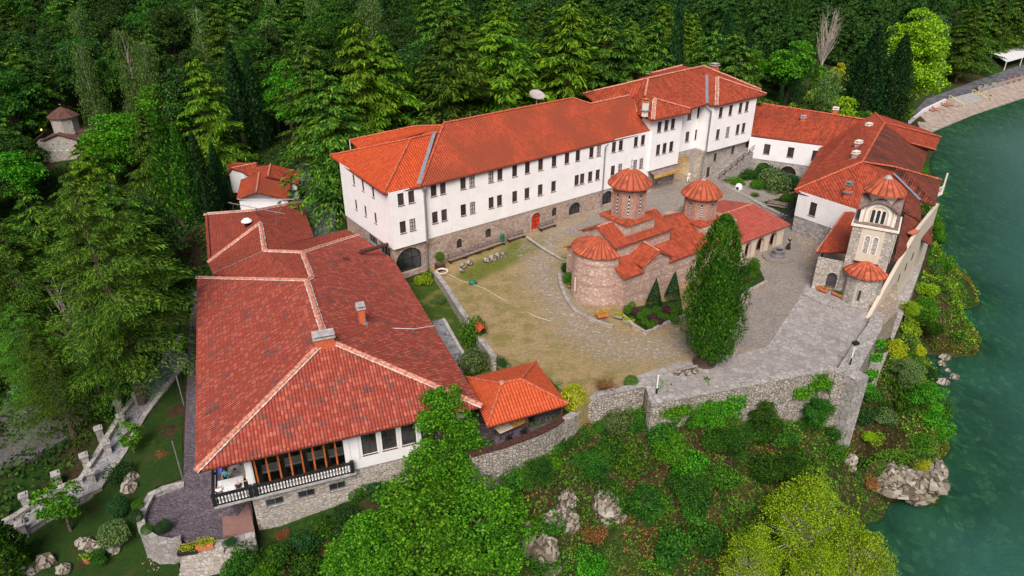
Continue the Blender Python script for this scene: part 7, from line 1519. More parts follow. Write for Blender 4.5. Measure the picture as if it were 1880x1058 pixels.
cover('undergrowth', 'yellow green scrub on the lakeside slope', 34000, 'lime', 4, .2, lambda x, y, z: sidef(x, y) & (x > 31) & (nzf(4, 12)(x, y) > -.1), .5)
# --- the forest behind
bld = [[(Q(-1, -2).x, Q(-1, -2).y)]+[(Q(*q).x, Q(*q).y) for q in ((62, -3), (62, 14), (-1, 17))], [(p.x, p.y) for p in (QE(-3, -3), QE(22, -3), QE(22, 36), QE(-3, 36))], [(p[0], p[1]) for p in court_poly], [(p[0], p[1]) for p in rd],
       [(p.x, p.y) for p in (Q(44, -40), Q(84, -30), Q(84, -12), Q(66, 6), Q(44, 0))]]
chp = U(118, 292, -1)
clear = [((chp.x, chp.y+2), 9), ((U(95, 318, -1).x, U(95, 318, -1).y), 5), ((U(590, 320, .5).x, U(590, 320, .5).y), 8), ((U(490, 340, 0).x, U(490, 340, 0).y), 7), ((U(500, 300, .5).x, U(500, 300, .5).y), 8), ((U(410, 215, 0).x, U(410, 215, 0).y), 4)]
prom = [(p.x, p.y) for p in pxs([(1672, 212, -10.6), (1760, 160, -10.6), (1890, 118, -10.6), (2080, 85, -10.6)])]
shore2 = [(p.x, p.y) for p in SH]
cand = []; fr2 = random.Random(77)
yy = 44.0
while yy < 300:
    st = 6.4 if yy < 130 else (7.6 if yy < 190 else 9.5)
    xx = -yy*.80-26
    while xx < yy*.80+14:
        x, y = xx+fr2.uniform(-.4, .4)*st, yy+fr2.uniform(-.4, .4)*st; xx += st
        if any(inpoly(x, y, b_) for b_ in bld): continue
        if any(math.hypot(x-c_[0][0], y-c_[0][1]) < c_[1] for c_ in clear): continue
        if (y < 95 and x > -38) or (y < 62 and x > -50): continue
        if x > 20 and y < 100: continue
        if H1(x, y) < -9.6 or (x > 60 and plined((x, y), shore2) < 22): continue
        if plined((x, y), prom) < 6: continue
        if any(math.hypot(x-t[0], y-t[1]) < (3.6 if t[2] > .5 else 2) for t in TREES): continue
        tp_ = prj(x, y, H1(x, y)+13)
        if any(n_[0]-18 < tp_[0] < n_[1]+18 and y < n_[4]-1 and tp_[1] < n_[3] and prj(x, y, H1(x, y))[1] > n_[2] for n_ in NAMED): continue
        cand.append((x, y))
    yy += st
FK = {'cedar': ('cedar_tree', 'dark cedar in the dense forest behind the monastery', 'cedars of the forest'), 'dark': ('leafy_tree', 'dark broad leaved tree in the shaded forest on the hill', 'dark leafy trees of the forest'), 'broad': ('leafy_tree', 'green broad leaved tree in the forest behind the monastery', 'green leafy trees of the forest'), 'cedarB': ('cedar_tree', 'lighter green cedar in the forest behind the monastery', 'light cedars of the forest'), 'cyp': ('cypress_tree', 'dark cypress in the forest behind the monastery', 'cypresses of the forest'), 'weep': ('birch_tree', 'light birch in the forest beyond the lakeside', 'birches of the forest'), 'lime': ('leafy_tree', 'yellow green tree in the forest on the right', 'yellow green trees of the forest')}
cand.sort(key=lambda c: c[1]); far = []
print('forest candidates', len(cand))
fcount = len(TREES)
for i, (x, y) in enumerate(cand):
    u = fr2.random(); side = x/y
    if side < -.12: k = 'dark' if u < .5 else ('broad' if u < .68 else ('cedar' if u < .9 else 'weep'))
    elif side < .33: k = 'cedar' if u < .48 else ('cedarB' if u < .62 else ('dark' if u < .78 else ('broad' if u < .88 else 'cyp')))
    else: k = 'dark' if u < .25 else ('cedar' if u < .5 else ('broad' if u < .72 else ('weep' if u < .88 else ('lime' if u < .93 else 'cyp'))))
    key = k+str(fr2.randint(1, 2 if k in ('cyp', 'weep') else 3)); sc = fr2.uniform(.58, 1.12)*(1.0 if y > 110 else .75)
    nm_, lab, grp = FK[k]
    if len(TREES)-fcount < 290: plant(key, nm_, lab, 'tree', x, y, H1(x, y)-.2, sc, grp, sxy=fr2.uniform(.95, 1.2))
    else: far.append((key, x, y, sc))
if far:
    P = []
    for key, x, y, sc in far:
        me = PROTO[key]['crown']; co = np.empty(len(me.vertices)*3, np.float32); me.vertices.foreach_get('co', co); co = co.reshape(-1, 4, 3)[::3]; c = co.mean(1, keepdims=True); co = (c+(co-c)*1.8)*sc+np.array([x, y, H1(x, y)]); P.append(co)
    o = bpy.data.objects.new('distant_forest', quadmesh('distant_forest', np.concatenate(P), M['dark'])); COL.objects.link(o); tag(o, 'far edge of the dark forest beyond the nearer trees', 'forest', kind='stuff')
cover2n = 50000
g_ = np.random.default_rng(5); x = g_.uniform(-75, -18, cover2n); y = g_.uniform(40, 120, cover2n); okc = (np.abs(vnoise(x, y, 6, 21)) > .06) & ~((x > -38) & (y < 66)) & ((x-chp.x)**2+(y-chp.y)**2 > 30) & ~((x > -36) & (y < 100)); x, y = x[okc], y[okc]
C = np.stack([x, y, hgt(x, y)+g_.uniform(0, .6, len(x))], 1); o = bpy.data.objects.new('forest_undergrowth', quadmesh('forest_undergrowth', cloudleaf(C, np.tile([0, -.3, .9], (len(x), 1)), .4, g_, .4), M['dark'])); COL.objects.link(o); tag(o, 'dark undergrowth beneath the left hand trees', 'ground cover', kind='stuff')
# ---------------- people ----------------
def skinmesh(name, chains, mat, sub=1):
    """chains: list of (points, radii) sharing joints by coordinate; grown as one skin surface"""
    vs = []; rs = []; es = []; ix = {}
    def vid(p, r):
        k = tuple(round(c, 4) for c in p)
        if k not in ix: ix[k] = len(vs); vs.append(p); rs.append(r)
        return ix[k]
    for pts, rad in chains:
        ids = [vid(p, r) for p, r in zip(pts, rad)]
        es += [(ids[i], ids[i+1]) for i in range(len(ids)-1)]
    me = bpy.data.meshes.new(name); me.from_pydata(vs, es, []); o = bpy.data.objects.new(name, me); COL.objects.link(o)
    m = o.modifiers.new('skin', 'SKIN'); sv = me.skin_vertices
    if not sv:
        bpy.context.view_layer.objects.active = o; bpy.context.view_layer.update()
    sv = me.skin_vertices
    for i, r in enumerate(rs): sv[0].data[i].radius = (r, r); sv[0].data[i].use_root = (i == 0)
    s = o.modifiers.new('sub', 'SUBSURF'); s.levels = sub; s.render_levels = sub
    dg = bpy.context.evaluated_depsgraph_get(); dg.update(); nm_ = bpy.data.meshes.new_from_object(o.evaluated_get(dg)); bpy.data.objects.remove(o)
    nm_.materials.clear(); nm_.materials.append(mat); nm_.polygons.foreach_set('use_smooth', [True]*len(nm_.polygons)); return nm_
def person(label, loc, rz, pose='stand', top='clw', bottom='clw', hair='hair', skirt=False, group=None, sc=1.0):
    P = thing('person', label, 'person', loc, group, rz); P.scale = (sc, sc, sc)
    if pose == 'sit':
        zp = .50; pel = (0, 0, zp); chest = (0, .05, zp+.42); neck = (0, .07, zp+.56); head = (0, .10, zp+.70); crown = (0, .1, zp+.80)
        leg = lambda s: ([pel, (s*.1, .02, zp), (s*.12, .42, zp+.02), (s*.12, .45, .08), (s*.12, .58, .04)], [.14, .10, .07, .045, .035])
        arm = lambda s: ([chest, (s*.19, .06, zp+.47), (s*.25, .14, zp+.22), (s*.18, .38, zp+.26)], [.13, .062, .042, .03]); wr = lambda s: Vector((s*.18, .38, zp+.26)); hd = Vector((0, 1, 0)); hn_ = Vector((1, 0, 0))
    else:
        zp = .95; st = .12 if pose == 'walk' else .02; pel = (0, 0, zp); chest = (0, .01, 1.34); neck = (0, .01, 1.49); head = (0, .03, 1.62); crown = (0, .03, 1.71)
        leg = lambda s: ([pel, (s*.10, 0, .92), (s*.11, s*st+.03, .5), (s*.11, s*st*1.6-.02, .08), (s*.11, s*st*1.6+.12, .04)], [.14, .105, .068, .045, .035])
        arm = lambda s: ([chest, (s*.19, .0, 1.42), (s*.24, -s*st*.6-.02, 1.14), (s*.25, -s*st+.06, .9)], [.13, .062, .042, .03]); wr = lambda s: Vector((s*.25, -s*st+.06, .9)); hd = Vector((0, .15, -1)).normalized(); hn_ = Vector((0, 1, 0))
    ch = [([pel, (0, .02, (pel[2]+chest[2])/2), chest, neck, head, crown], [.14, .125, .135, .055, .092, .06])]
    for s in (-1, 1):
        ch += [leg(s), arm(s)]; w_ = wr(s); palm = w_+hd*.07; ch.append(([tuple(w_), tuple(palm)], [.03, .032]))
        for k, (sp, ln) in enumerate(((-.028, .07), (-.010, .085), (.010, .08), (.028, .06))):
            b_ = palm+hn_*sp; ch.append(([tuple(palm), tuple(b_+hd*ln*.55), tuple(b_+hd*ln+Vector((-s*.02, 0, 0)))], [.032, .009, .008]))
        ch.append(([tuple(w_), tuple(w_+hd*.04+hn_*.045), tuple(w_+hd*.075+hn_*.05)], [.03, .010, .008]))
    ch.append(([head, (0, head[1]+.105, head[2]-.01)], [.092, .014]))
    b = bpy.data.objects.new('body', skinmesh('body', ch, M['skin'])); COL.objects.link(b); b.parent = P
    g = 1.22; sh = [([pel, (0, .02, (pel[2]+chest[2])/2), chest, (0, neck[1], neck[2]-.05)], [.15, .15, .16, .075])]
    for s in (-1, 1): A_, r_ = arm(s); mid = tuple((Vector(A_[1])+Vector(A_[2]))/2); sh.append(([A_[0], A_[1], mid], [.16, .085, .068]))
    o = bpy.data.objects.new('shirt', skinmesh('shirt', sh, M[top])); COL.objects.link(o); o.parent = P
    if skirt:
        a = MB(); a.lathe((0, 0, 0), [(.30, .12), (.24, .5), (.17, .95), (.14, 1.02)], 14); o = a.build('skirt', M[bottom], P, local=True, smooth=True)
    else:
        tr_ = [([pel, (0, .01, zp+.08)], [.155, .15])]
        for s in (-1, 1): L_, r_ = leg(s); a_ = tuple(Vector(L_[3])+Vector((0, 0, .06))); tr_.append(([L_[0], L_[1], L_[2], a_], [.155, .125, .09, .07]))
        o = bpy.data.objects.new('trousers', skinmesh('trousers', tr_, M[bottom])); COL.objects.link(o); o.parent = P
    for s in (-1, 1):
        L_ = leg(s)[0]; a = MB(); q0, q1 = Vector(L_[3]), Vector(L_[4]); a.tube([q0-(q1-q0)*.4-ZUP*.02, q0+ZUP*-.01, q1+(q1-q0)*.1], [.04, .055, .035], 7); a.build('shoe', M['clb'], P, local=True)
    a = MB(); h_ = Vector(head); a.blob(h_+Vector((0, -.02, .045)), .108, .115, .10, 4, 8, .05, h_.z-.02); a.build('hair', M[hair], P, local=True, smooth=True)
    a = MB()
    for s in (-1, 1): a.blob(h_+Vector((s*.035, .088, .015)), .012, .008, .01, 1, 5, 0)
    a.build('eyes', M['clb'], P, local=True)
    a = MB(); a.blob(h_+Vector((0, .084, -.05)), .028, .01, .008, 2, 5, 0); a.build('mouth', M['redw'], P, local=True)
    return P
person('man in white shirt and pale shorts walking in front of the arched passage', U(1263.5, 335.5, .62), R(150), 'walk', 'clw', 'clw')
person('woman in long black skirt crossing the cobbles beside the stone well', U(1446.5, 458, .3), R(200), 'stand', 'clb', 'clb', skirt=True, sc=.95)
# balcony table group
bt = copy_tree(T0, loc=QE(1.75, 1.5, -2.38), rz=AE, ch=tk, label='white clothed table at the open corner of the balcony with people round it', group='balcony tables'); bt.scale = (1.5, 1.6, 1)
bt2 = copy_tree(T0, loc=QE(1.9, 4.6, -2.38), rz=AE, ch=tk, label='small white empty table deeper in the balcony under the roof', group='balcony tables')
for s, t, rz, top, hr_, lab, zz in ((1.4, 2.75, math.pi, 'teal', 'hair', 'person in bright teal shirt sitting at the far side of the balcony table', 0), (.95, .95, 0.1, 'clw', 'hairg', 'fair haired person in white sitting by the balcony rail at the table', 0), (2.3, .95, 0, 'clb', 'hair', 'person in black top sitting by the balcony rail at the table', 0), (3.0, 1.7, math.pi/2, 'clw', 'hair', 'person in white at the right end of the balcony table', 0)):
    q = QE(s, t, -2.38); person(lab, q, AE+rz, 'sit', top, 'clb', hr_)
    c = copy_tree(C0, loc=q, rz=AE+rz+math.pi, ch=ck, label='black chair under the '+lab.split(' sitting')[0].split(' at the')[0], group='balcony chairs')
a = MB(); p = QE(.9, 3.6, -2.38)
bp_ = thing('purple_chair', 'pair of blue purple draped chairs at the back corner of the balcony', 'chair', p); a.box(p.x, p.y, p.z+.45, .5, .5, .1, AE); a.box(*(p+NE*.25+ZUP*.75), .5, .08, .6, AE); a.build('drape', M['blue'], bp_); a = MB()
for x in (-.2, .2):
    for y in (-.2, .2): q = p+DE*x+NE*y; a.tube([q, q+ZUP*.42], .02, 4)
a.build('legs', M['black'], bp_)
a = MB(); p = QE(.75, 2.6, -2.38)
yd = U(612, 312, .7)
for i, (x, y, t_, b_, lab) in enumerate(((604, 314, 'tan', 'clb', 'person in tan at the left of the group behind the white building'), (612, 312, 'pinkc', 'tan', 'person in pink standing with the group behind the white building'), (619, 308, 'blue', 'clb', 'person in blue at the right of the group behind the white building'), (610, 326, 'yell', 'yell', 'person in bright yellow standing before the group at the road'))): q = U(x, y, .6); q.z = H1(q.x, q.y)+.3; person(lab, q, R(180+i*40), 'stand', t_, b_)
# ---------------- yard furniture ----------------
def bench_proto():
    t = thing('bench', 'x', 'bench', (0, 0, 0)); a = MB()
    for i in range(4): a.box(0, -.2+i*.13, .45, 2.6, .11, .05)
    a.build('seat', M['wood2'], t, local=True); a = MB()
    for i in range(3): a.box(0, .33+i*.03, .62+i*.15, 2.6, .04, .12)
    a.build('backrest', M['wood2'], t, local=True)
    for x in (-1.1, 1.1): a = MB(); a.box(x, 0, .2, .1, .5, .44); a.box(x, .36, .5, .08, .06, .95); a.build('leg', M['wood'], t, local=True)
    return t
BN = bench_proto(); bk = kids(BN); fb = True
bl_ = [(830, 470, 'first bench from the planter along the stone wall'), (857, 462, 'second bench from the planter along the stone wall'), (882, 455, 'third bench from the planter along the stone wall'), (907, 449, 'bench just left of the green bin along the stone wall'), (948, 437, 'bench just right of the green bin along the stone wall'), (1011, 419, 'bench right of the red arched door')]
for x, y, lab in bl_:
    z = -.9+(x-830)*.0045; p = U(x, y+3, z); u, v = uvof(p); p = Q(u, -.75); p.z = zc(p)
    o = BN if fb else copy_tree(BN, ch=bk); fb = False; o.location = p; o.rotation_euler[2] = AA; o['label'] = 'wooden '+lab; o['group'] = 'benches along the stone wall'
for x, y, rz, lab in ((1425, 384, AA-1.15, 'wooden bench on the long low wall of the arcade garden, right'), (1340, 340, AA-.9, 'wooden bench by the low garden wall left of the white oven')): p = U(x, y, .3); copy_tree(BN, loc=p, rz=rz, ch=bk, label=lab, group='benches by the arcade garden')
# rough stone seats
def rocks(name, label, pts, zf, cat='rock', group=None, mat='rock', jit=.22):
    for i, (x, y, r) in enumerate(pts):
        p = U(x, y, zf) if not callable(zf) else zf(x, y); a = MB(); a.blob((0, 0, 0), r, r*.8, r*.7, i*7+int(x), 6, jit); o = a.build(name, M[mat], None, local=True); o.location = p; tag(o, label if isinstance(label, str) else label[i], cat, group)
rocks('stone_block', 'rough stone block in front of the benches along the stone wall', [(850, 487, .45), (862, 482, .4), (895, 478, .5), (905, 473, .55), (915, 470, .55), (925, 468, .45), (848, 496, .3)], -.35, 'stone', 'rough stone blocks by the benches')
gb = thing('litter_bin', 'dark green plastic bin between benches on the stone wall', 'bin', Q(*[*uvof(U(923, 447, -.3))][:1], -.7, -.15)); a = MB(); q = Vector(gb.location); a.lathe(q, [(.22, 0), (.28, .85), (.3, .88)], 12); a.build('body', M['green'], gb); a = MB(); a.lathe(q, [(.32, .88), (.3, .98), (0, 1.08)], 12); a.build('lid', M['green'], gb)
pl_ = thing('planter', 'dark brown square planter tub beside the low garden wall', 'planter', U(808, 494, -.85)); q = Vector(pl_.location); a = MB(); a.box(q.x, q.y, q.z+.3, .9, .9, .75, AA); a.build('tub', M['purp'] if False else M['frame'], pl_); a = MB(); a.box(q.x, q.y, q.z+.68, .8, .8, .05, AA); a.build('soil', M['soil'], pl_)
a = MB(); c = U(811.5, 499, -.5)
for k_ in range(3): a.tube([c+Vector((math.cos(t)*(.55+k_*.07), math.sin(t)*(.55+k_*.07), .05+k_*.03)) for t in [i*math.pi/12 for i in range(25)]], .03, 4, False)
tag(a.build('garden_hose', M['trim']), 'pale coiled garden hose lying at the top of the low wall', 'hose')
a = MB(); a.tube([U(820, 502, -.6), U(845, 515, -.6), U(862, 520, -.5), U(890, 530, -.3), U(940, 560, -.1), U(985, 582, .03), U(1012, 590, .05)], .02, 4); tag(a.build('garden_hose', M['trim']), 'thin pale hose line running across the dry grass', 'hose')
# kerb stones crossing the yard
a = MB(); L = [U(966, 436, .0), U(1000, 460, .0), U(1032, 478, .02)]
for i in range(2): d_ = L[i+1]-L[i]; a.quadbox(L[i]-ZUP*.05, d_, Vector((.2, .1, 0)), ZUP*.14)
tag(a.build('stone_kerb', M['concrete']), 'thin stone kerb line from the wall towards the round apse', 'kerb')
walltop('stone_kerb', [U(1474, 538, .12), U(1441, 588, .1), U(1412, 633, .1)], .35, [-.2]*3, M['wallTop'], M['wallTop'], 'stone kerb along the left edge of the raised paved terrace', 'kerb', cope=.05, over=0)
a = MB(); a.tube([U(1404, 514, .06), U(1440, 528, .06), U(1474, 539, .06)], .07, 4); tag(a.build('drain_channel', M['wood2']), 'dark drain line across the cobbles from the porch bed corner', 'drain')
# beds round the church
def bed(label, rim, zt, h=.35, th=.3, fill=True, mat='stoneA'):
    r_ = [U(x, y, zt) for x, y in rim]; walltop('flower_bed_wall', r_, th, [zt-h-.2]*len(r_), M[mat], M['wallTop'], label, 'flower bed', cope=.06, over=.02)
bed('low stone wall of the flower bed along the church side wall', [(1256, 577), (1222, 590), (1186, 607), (1166, 596), (1146, 577)], .42); bed('irregular stone rim curving round the apse flower bed', [(1128, 596), (1105, 590), (1080, 580), (1058, 568), (1042, 545), (1032, 520), (1029, 498)], .28, th=.35)
bed('low stone wall of the flower bed at the church porch', [(1406, 514), (1372, 532), (1352, 546)], .5)
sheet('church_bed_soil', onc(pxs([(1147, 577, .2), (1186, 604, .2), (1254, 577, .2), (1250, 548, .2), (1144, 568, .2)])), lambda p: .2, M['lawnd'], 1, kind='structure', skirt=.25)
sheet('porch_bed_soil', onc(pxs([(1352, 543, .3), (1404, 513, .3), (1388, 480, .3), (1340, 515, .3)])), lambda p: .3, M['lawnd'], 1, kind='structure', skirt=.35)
def pot(label, x, y, z, r, h, plantk='flower', trough=None, mat='pot', rz=0, cat='flower pot'):
    t = thing('flower_pot' if not trough else 'flower_trough', label, cat, U(x, y, z)); q = Vector(t.location); a = MB()
    if trough: a.box(q.x, q.y, q.z+h/2, trough, r*2, h, rz)
    else: a.lathe(q, [(r*.7, 0), (r, h), (r*1.1, h), (r*1.05, h+.04), (0, h-.02)], 12)
    a.build('pot', M[mat], t); g_ = np.random.default_rng(int(x)); n = 260; u = g_.normal(size=(n, 3))*np.array([(trough or r*2)*.33, r*.55, r*.4]); cR, sR = math.cos(rz), math.sin(rz); u = np.stack([u[:, 0]*cR-u[:, 1]*sR, u[:, 0]*sR+u[:, 1]*cR, np.abs(u[:, 2])], 1)
    o = bpy.data.objects.new('flowers', quadmesh('flowers', cloudleaf(np.array([0, 0, h])+u, u+np.array([0, 0, .5]), .12, g_), M[plantk])); COL.objects.link(o); o.parent = t
pot('terracotta trough of orange flowers in front of the round apse', 1105, 580, .3, .35, .3, 'flowo', 1.1, rz=.3, cat='planter'); pot('small terracotta pot on the apse rim', 1045, 527, .3, .2, .3, 'broadB')
pot('green plant trough at the right end of the apse rim', 1135, 582, .3, .25, .25, 'yel', .9, 'stoneG', -.5, 'planter'); pot('stone trough with green plant beside the church bed corner', 1152, 592, .1, .25, .25, 'yel', .9, 'stoneG', -.6, 'planter')
pot('left terracotta flower trough below the arched chapel window', 1509, 533, .35, .22, .28, 'flowo', 1.3, rz=AA-math.pi/2, cat='planter'); pot('right terracotta flower trough below the arched chapel window', 1540, 543, .35, .22, .28, 'broad', 1.3, rz=AA-math.pi/2, cat='planter')
pot('orange trough full of bright green plants, right one on the drive edge', 377, 1003, -5.1, .4, .35, 'lime', 1.2, rz=.3, cat='planter'); pot('dark trough of yellow green plants, left one on the drive edge', 346, 1012, -5.1, .4, .3, 'yel', 1.3, 'black', .2, 'planter'); pot('terracotta pot on the lower lawn', 163, 1032, -7.2, .3, .5, 'lime')
pot('pink flower patch in a stone tub under the round terrace', 305, 1040, -7.8, .7, .3, 'flower', 2.0, 'stoneG', 0, 'planter'); pot('pink flowering tub by the lane near the hillside chapel', 67, 318, -1, .8, .5, 'flower', None, 'stoneG')
walltop('plinth_wall', [U(1552, 563, .42), U(1519, 552, .42), U(1486, 535, .42)], .9, [-.3]*3, M['stoneT'], M['wallTop'], 'low stone plinth with flower troughs under the arched chapel window', 'plinth', cope=.06)
# well
wl = thing('stone_well', 'round grey stone well on a circular step in the cobbled yard', 'well', U(1428, 472, .25)); q = Vector(wl.location); a = MB(); a.lathe(q, [(1.75, -.3), (1.75, .12), (0, .12)], 20); a.build('round_step', M['cobble'], wl); a = MB(); a.lathe(q, [(.85, .12), (.85, .35), (.6, .4), (.6, .75), (.72, .8), (.72, .95), (.42, .97), (.4, .5), (0, .5)], 16); a.build('well_head', M['grey'], wl); a = MB(); a.lathe(q, [(.38, .86), (0, .86)], 12); a.build('dark_opening', M['black'], wl)
ov = thing('stone_oven', 'small white domed stone fountain on the low garden wall', 'fountain', U(1355, 352, .4)); q = Vector(ov.location); a = MB(); a.box(q.x, q.y, q.z+.2, 1.3, 1.1, .5, AA); a.build('base', M['concrete'], ov); a = MB(); a.lathe(q, [(.5, .4), (.5, .8), (.36, 1.1), (0, 1.25)], 12); a.build('dome', M['wht'], ov); a = MB(); a.box(q.x-.25, q.y-.38, q.z+.65, .3, .3, .35, AA); a.build('opening', M['black'], ov)
walltop('garden_wall', [U(1332, 342, .75), U(1362, 356, .75), U(1400, 378, .75), U(1440, 396, .75), U(1456, 405, .75)], .4, [-.2]*5, M['stoneG'], M['wallTop'], 'long low grey wall between cobbled yard and the arcade garden', 'low wall')
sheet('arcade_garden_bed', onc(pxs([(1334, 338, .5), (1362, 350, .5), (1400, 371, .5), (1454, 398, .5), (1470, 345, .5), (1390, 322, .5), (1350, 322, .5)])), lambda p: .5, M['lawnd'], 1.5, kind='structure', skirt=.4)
fn = thing('iron_fence', 'black iron fence in front of the arcade building arches', 'fence', U(1362, 322, .5)); a = MB(); f_ = [U(1360, 322, .5), U(1400, 331, .5), U(1455, 346, .5)]
for i in range(2):
    for hh in (.15, .95): a.tube([f_[i]+ZUP*hh, f_[i+1]+ZUP*hh], .03, 4)
    for k_ in range(18): p = f_[i].lerp(f_[i+1], k_/18); a.tube([p, p+ZUP*1.0], .018, 3)
a.build('railing', M['black'], fn)
# stump bench near the cypress
sb = thing('log_bench', 'rough plank bench on stone lumps beside the courtyard cypress', 'bench', U(1262, 685, .05)); a = MB(); p0, p1 = U(1243, 680, .5), U(1280, 672, .5); a.tube([p0, p1], .13, 6); a.build('seat', M['wood2'], sb)
for i, (x, y) in enumerate(((1243, 685), (1263, 686), (1276, 682))): a = MB(); a.blob(U(x, y, .22), .3, .28, .3, i+40, 6, .2); a.build('leg', M['rock'], sb)
# small well roof and deck on garden side
wr_ = thing('well_roof', 'little orange gabled roof on a post beside the low garden wall', 'shelter', U(886, 625, -1.2)); q = Vector(wr_.location); a = MB(); r0, r1 = U(877, 588, 1.2), U(888, 602, 1.1); n_ = Vector((.5, .1, 0))
a.face([r0, r1, r1+n_-ZUP*.5, r0+n_-ZUP*.5]); a.face([r0, r1, r1-n_-ZUP*.5, r0-n_-ZUP*.5]); a.build('roof', M['tileP'], wr_); a = MB(); a.tube([U(888, 628, -1.4), U(887, 602, 1.0)], .07, 5); a.tube([U(876, 612, -1.2), U(876, 590, 1.1)], .07, 5); a.build('post', M['wood'], wr_)
a = MB(); 
for i in range(7): p = U(884+i*1.5, 640, -.9); a.quadbox(U(882, 634, -.9)+(U(905, 655, -.9)-U(882, 634, -.9))*(i/7), Vector((1.9, -.4, 0))*.9, Vector((.15, -.3, 0)), ZUP*.06)
tag(a.build('wooden_deck', M['wood2']), 'small grey plank deck below the little well roof', 'deck')
# lamps
def lamp(label, x, y, z, top, head='box', lower='black', upper='wht', r=.05):
    p = U(x, y, z); zt = Zof(top, p.x, p.y); t = thing('lamp_post', label, 'lamp post', p); zm = (p.z*.55+zt*.45)
    a = MB(); a.tube([p, Vector((p.x, p.y, zm))], r*1.2, 8); a.build('lower_post', M[lower], t); a = MB(); a.tube([Vector((p.x, p.y, zm)), Vector((p.x, p.y, zt))], r, 8); a.build('upper_post', M[upper], t)
    if head == 'box': a = MB(); a.box(p.x, p.y, zt+.1, .5, .42, .22, .4); a.build('lamp_head', M['black'], t); a = MB(); a.box(p.x, p.y, zt-.06, .36, .3, .1, .4); a.build('lamp_glass', M['wht'], t)
    return t
lamp('lamp post with black box head at the far corner of the terrace wall', 1558.5, 677, .1, 632, r=.06); lamp('short headless black and white post near the left end of terrace', 1204, 731, .1, 689, None, r=.07)
lamp('thin grey lamp post on the lawn left of the big red roof, nearer the camera', 336, 880, -5.2, 810, None, 'grey', 'grey'); lamp('thin grey lamp post beside the drive, further up the roof edge', 339, 748, -5.4, 690, None, 'grey', 'grey')
lamp('tall promenade lamp with pale green head on the lake shore', 1719, 165, -10.5, 135, 'box', 'grey', 'wht', .09)
for x, y, z, lab in ((76, 240, 1.5, 'lit yellow lamp beside the hillside chapel'), (40, 272, .6, 'lit yellow lamp in the bushes below the hillside chapel'), (408, 187, 3.2, 'lit white lamp far up the lane among trees'), (423, 766, 1.2, None)):
    if lab is None: continue
    p = U(x, y, z); t = thing('garden_lamp', lab, 'lamp', p); a = MB(); a.tube([p-ZUP*2.2, p], .05, 5); a.build('post', M['black'], t); a = MB(); a.blob(p+ZUP*.15, .17, .17, .17, 1, 6, 0); a.build('globe', M['glow'] if x < 100 else M['wht'], t)
# garden path pillars
i = 0
for (x, y, side) in ((132, 735, 0), (113, 860, 0), (287, 628, 0)): pass
px_l = [(52, 932, 'far'), (110, 892, 'far'), (161, 858, 'far'), (187, 808, 'far'), (221, 760, 'far'), (46, 985, 'near'), (172, 890, 'near'), (201, 835, 'near'), (227, 785, 'near'), (255, 745, 'near')]
od = ['lowest', 'second lowest', 'middle', 'second highest', 'highest']
for k_, (x, y, sd__) in enumerate(px_l):
    z = zpath(U(x, y, -6.3))-.1; p = U(x, y, z); t = thing('stone_pillar', '%s pale stone pillar on the %s parapet of the garden path' % (od[k_ % 5], sd__+(' (lawn side)' if sd__ == 'near' else '')), 'pillar', p, 'pillars along the garden path'); a = MB(); a.box(p.x, p.y, p.z+.65, .55, .55, 1.3, .6); a.build('shaft', M['wallTop'], t); a = MB(); a.box(p.x, p.y, p.z+1.36, .7, .7, .12, .6); a.box(p.x, p.y, p.z+1.48, .4, .4, .12, .6); a.build('cap', M['concrete'], t)
for k_, (x, y) in enumerate(((113, 868), (50, 930))): p = U(x-2+k_*0, y-15, -6.9)
rocks('lawn_rock', 'grey rock half sunk in the lower lawn', [(165, 1005, .7), (188, 1008, .5), (213, 1012, .6), (85, 1035, .9), (60, 1050, .7), (120, 1050, .6), (238, 900, .8), (243, 880, .6), (155, 1000, .6), (200, 995, .5)], lambda x, y: refine(x, y)+ZUP*.25, 'rock', 'rocks in the lower lawn')
# rocks on the cliff and at the shore
def crag(label, px, py, rx, rz_, seed, tilt=0, ry=None):
    p = refine(px, py); a = MB(); g_ = random.Random(seed)
    for i in range(5): a.blob(p+Vector((g_.uniform(-rx, rx)*.6, g_.uniform(-.3, .3), g_.uniform(-rz_, rz_)*.55)), rx*g_.uniform(.35, .6), (ry or rx*.45)*g_.uniform(.7, 1.2), rz_*g_.uniform(.4, .7), seed*10+i, 9, .2)
    tag(a.build('rock_outcrop', M['rock']), label, 'rock')
crag('pale limestone crag at the bottom of the cliff, left of the dry bush', 985, 1015, 2.3, 3.4, 1); crag('white limestone face in the middle of the cliff below pavilion', 1115, 935, 1.9, 2.2, 2); crag('small white rock showing left of the middle cliff face', 1040, 925, 1.0, 1.5, 3); crag('tall narrow pale rock near the bright walnut tree', 960, 985, .9, 1.8, 4); crag('pale rock under the corner wall foot', 1560, 850, 1.0, .8, 5); crag('pale rock beneath the limestone face, left', 1030, 960, 1.5, 2.2, 9)
crag('overhanging limestone headland above the dark water hollow', 1684, 882, 2.4, 1.5, 6, ry=1.9); crag('limestone lip on the left side of the water hollow', 1632, 872, 2.0, 1.0, 7, ry=1.5); crag('ochre rock at the right tip of the headland', 1706, 862, 1.3, 1.5, 8, ry=1.2)
rocks('shore_rock', ['largest brown rock at the waterline', 'flat brown rock just below the largest shore rock', 'brown rock out in the shallow water', 'pale brown rock at the foot of the green slope', 'small rock between the shore rocks'], [(1734, 656, .75), (1728, 668, .55), (1752, 692, .6), (1732, 702, .75), (1740, 680, .35)], -12.85, 'rock')
g_ = random.Random(4)
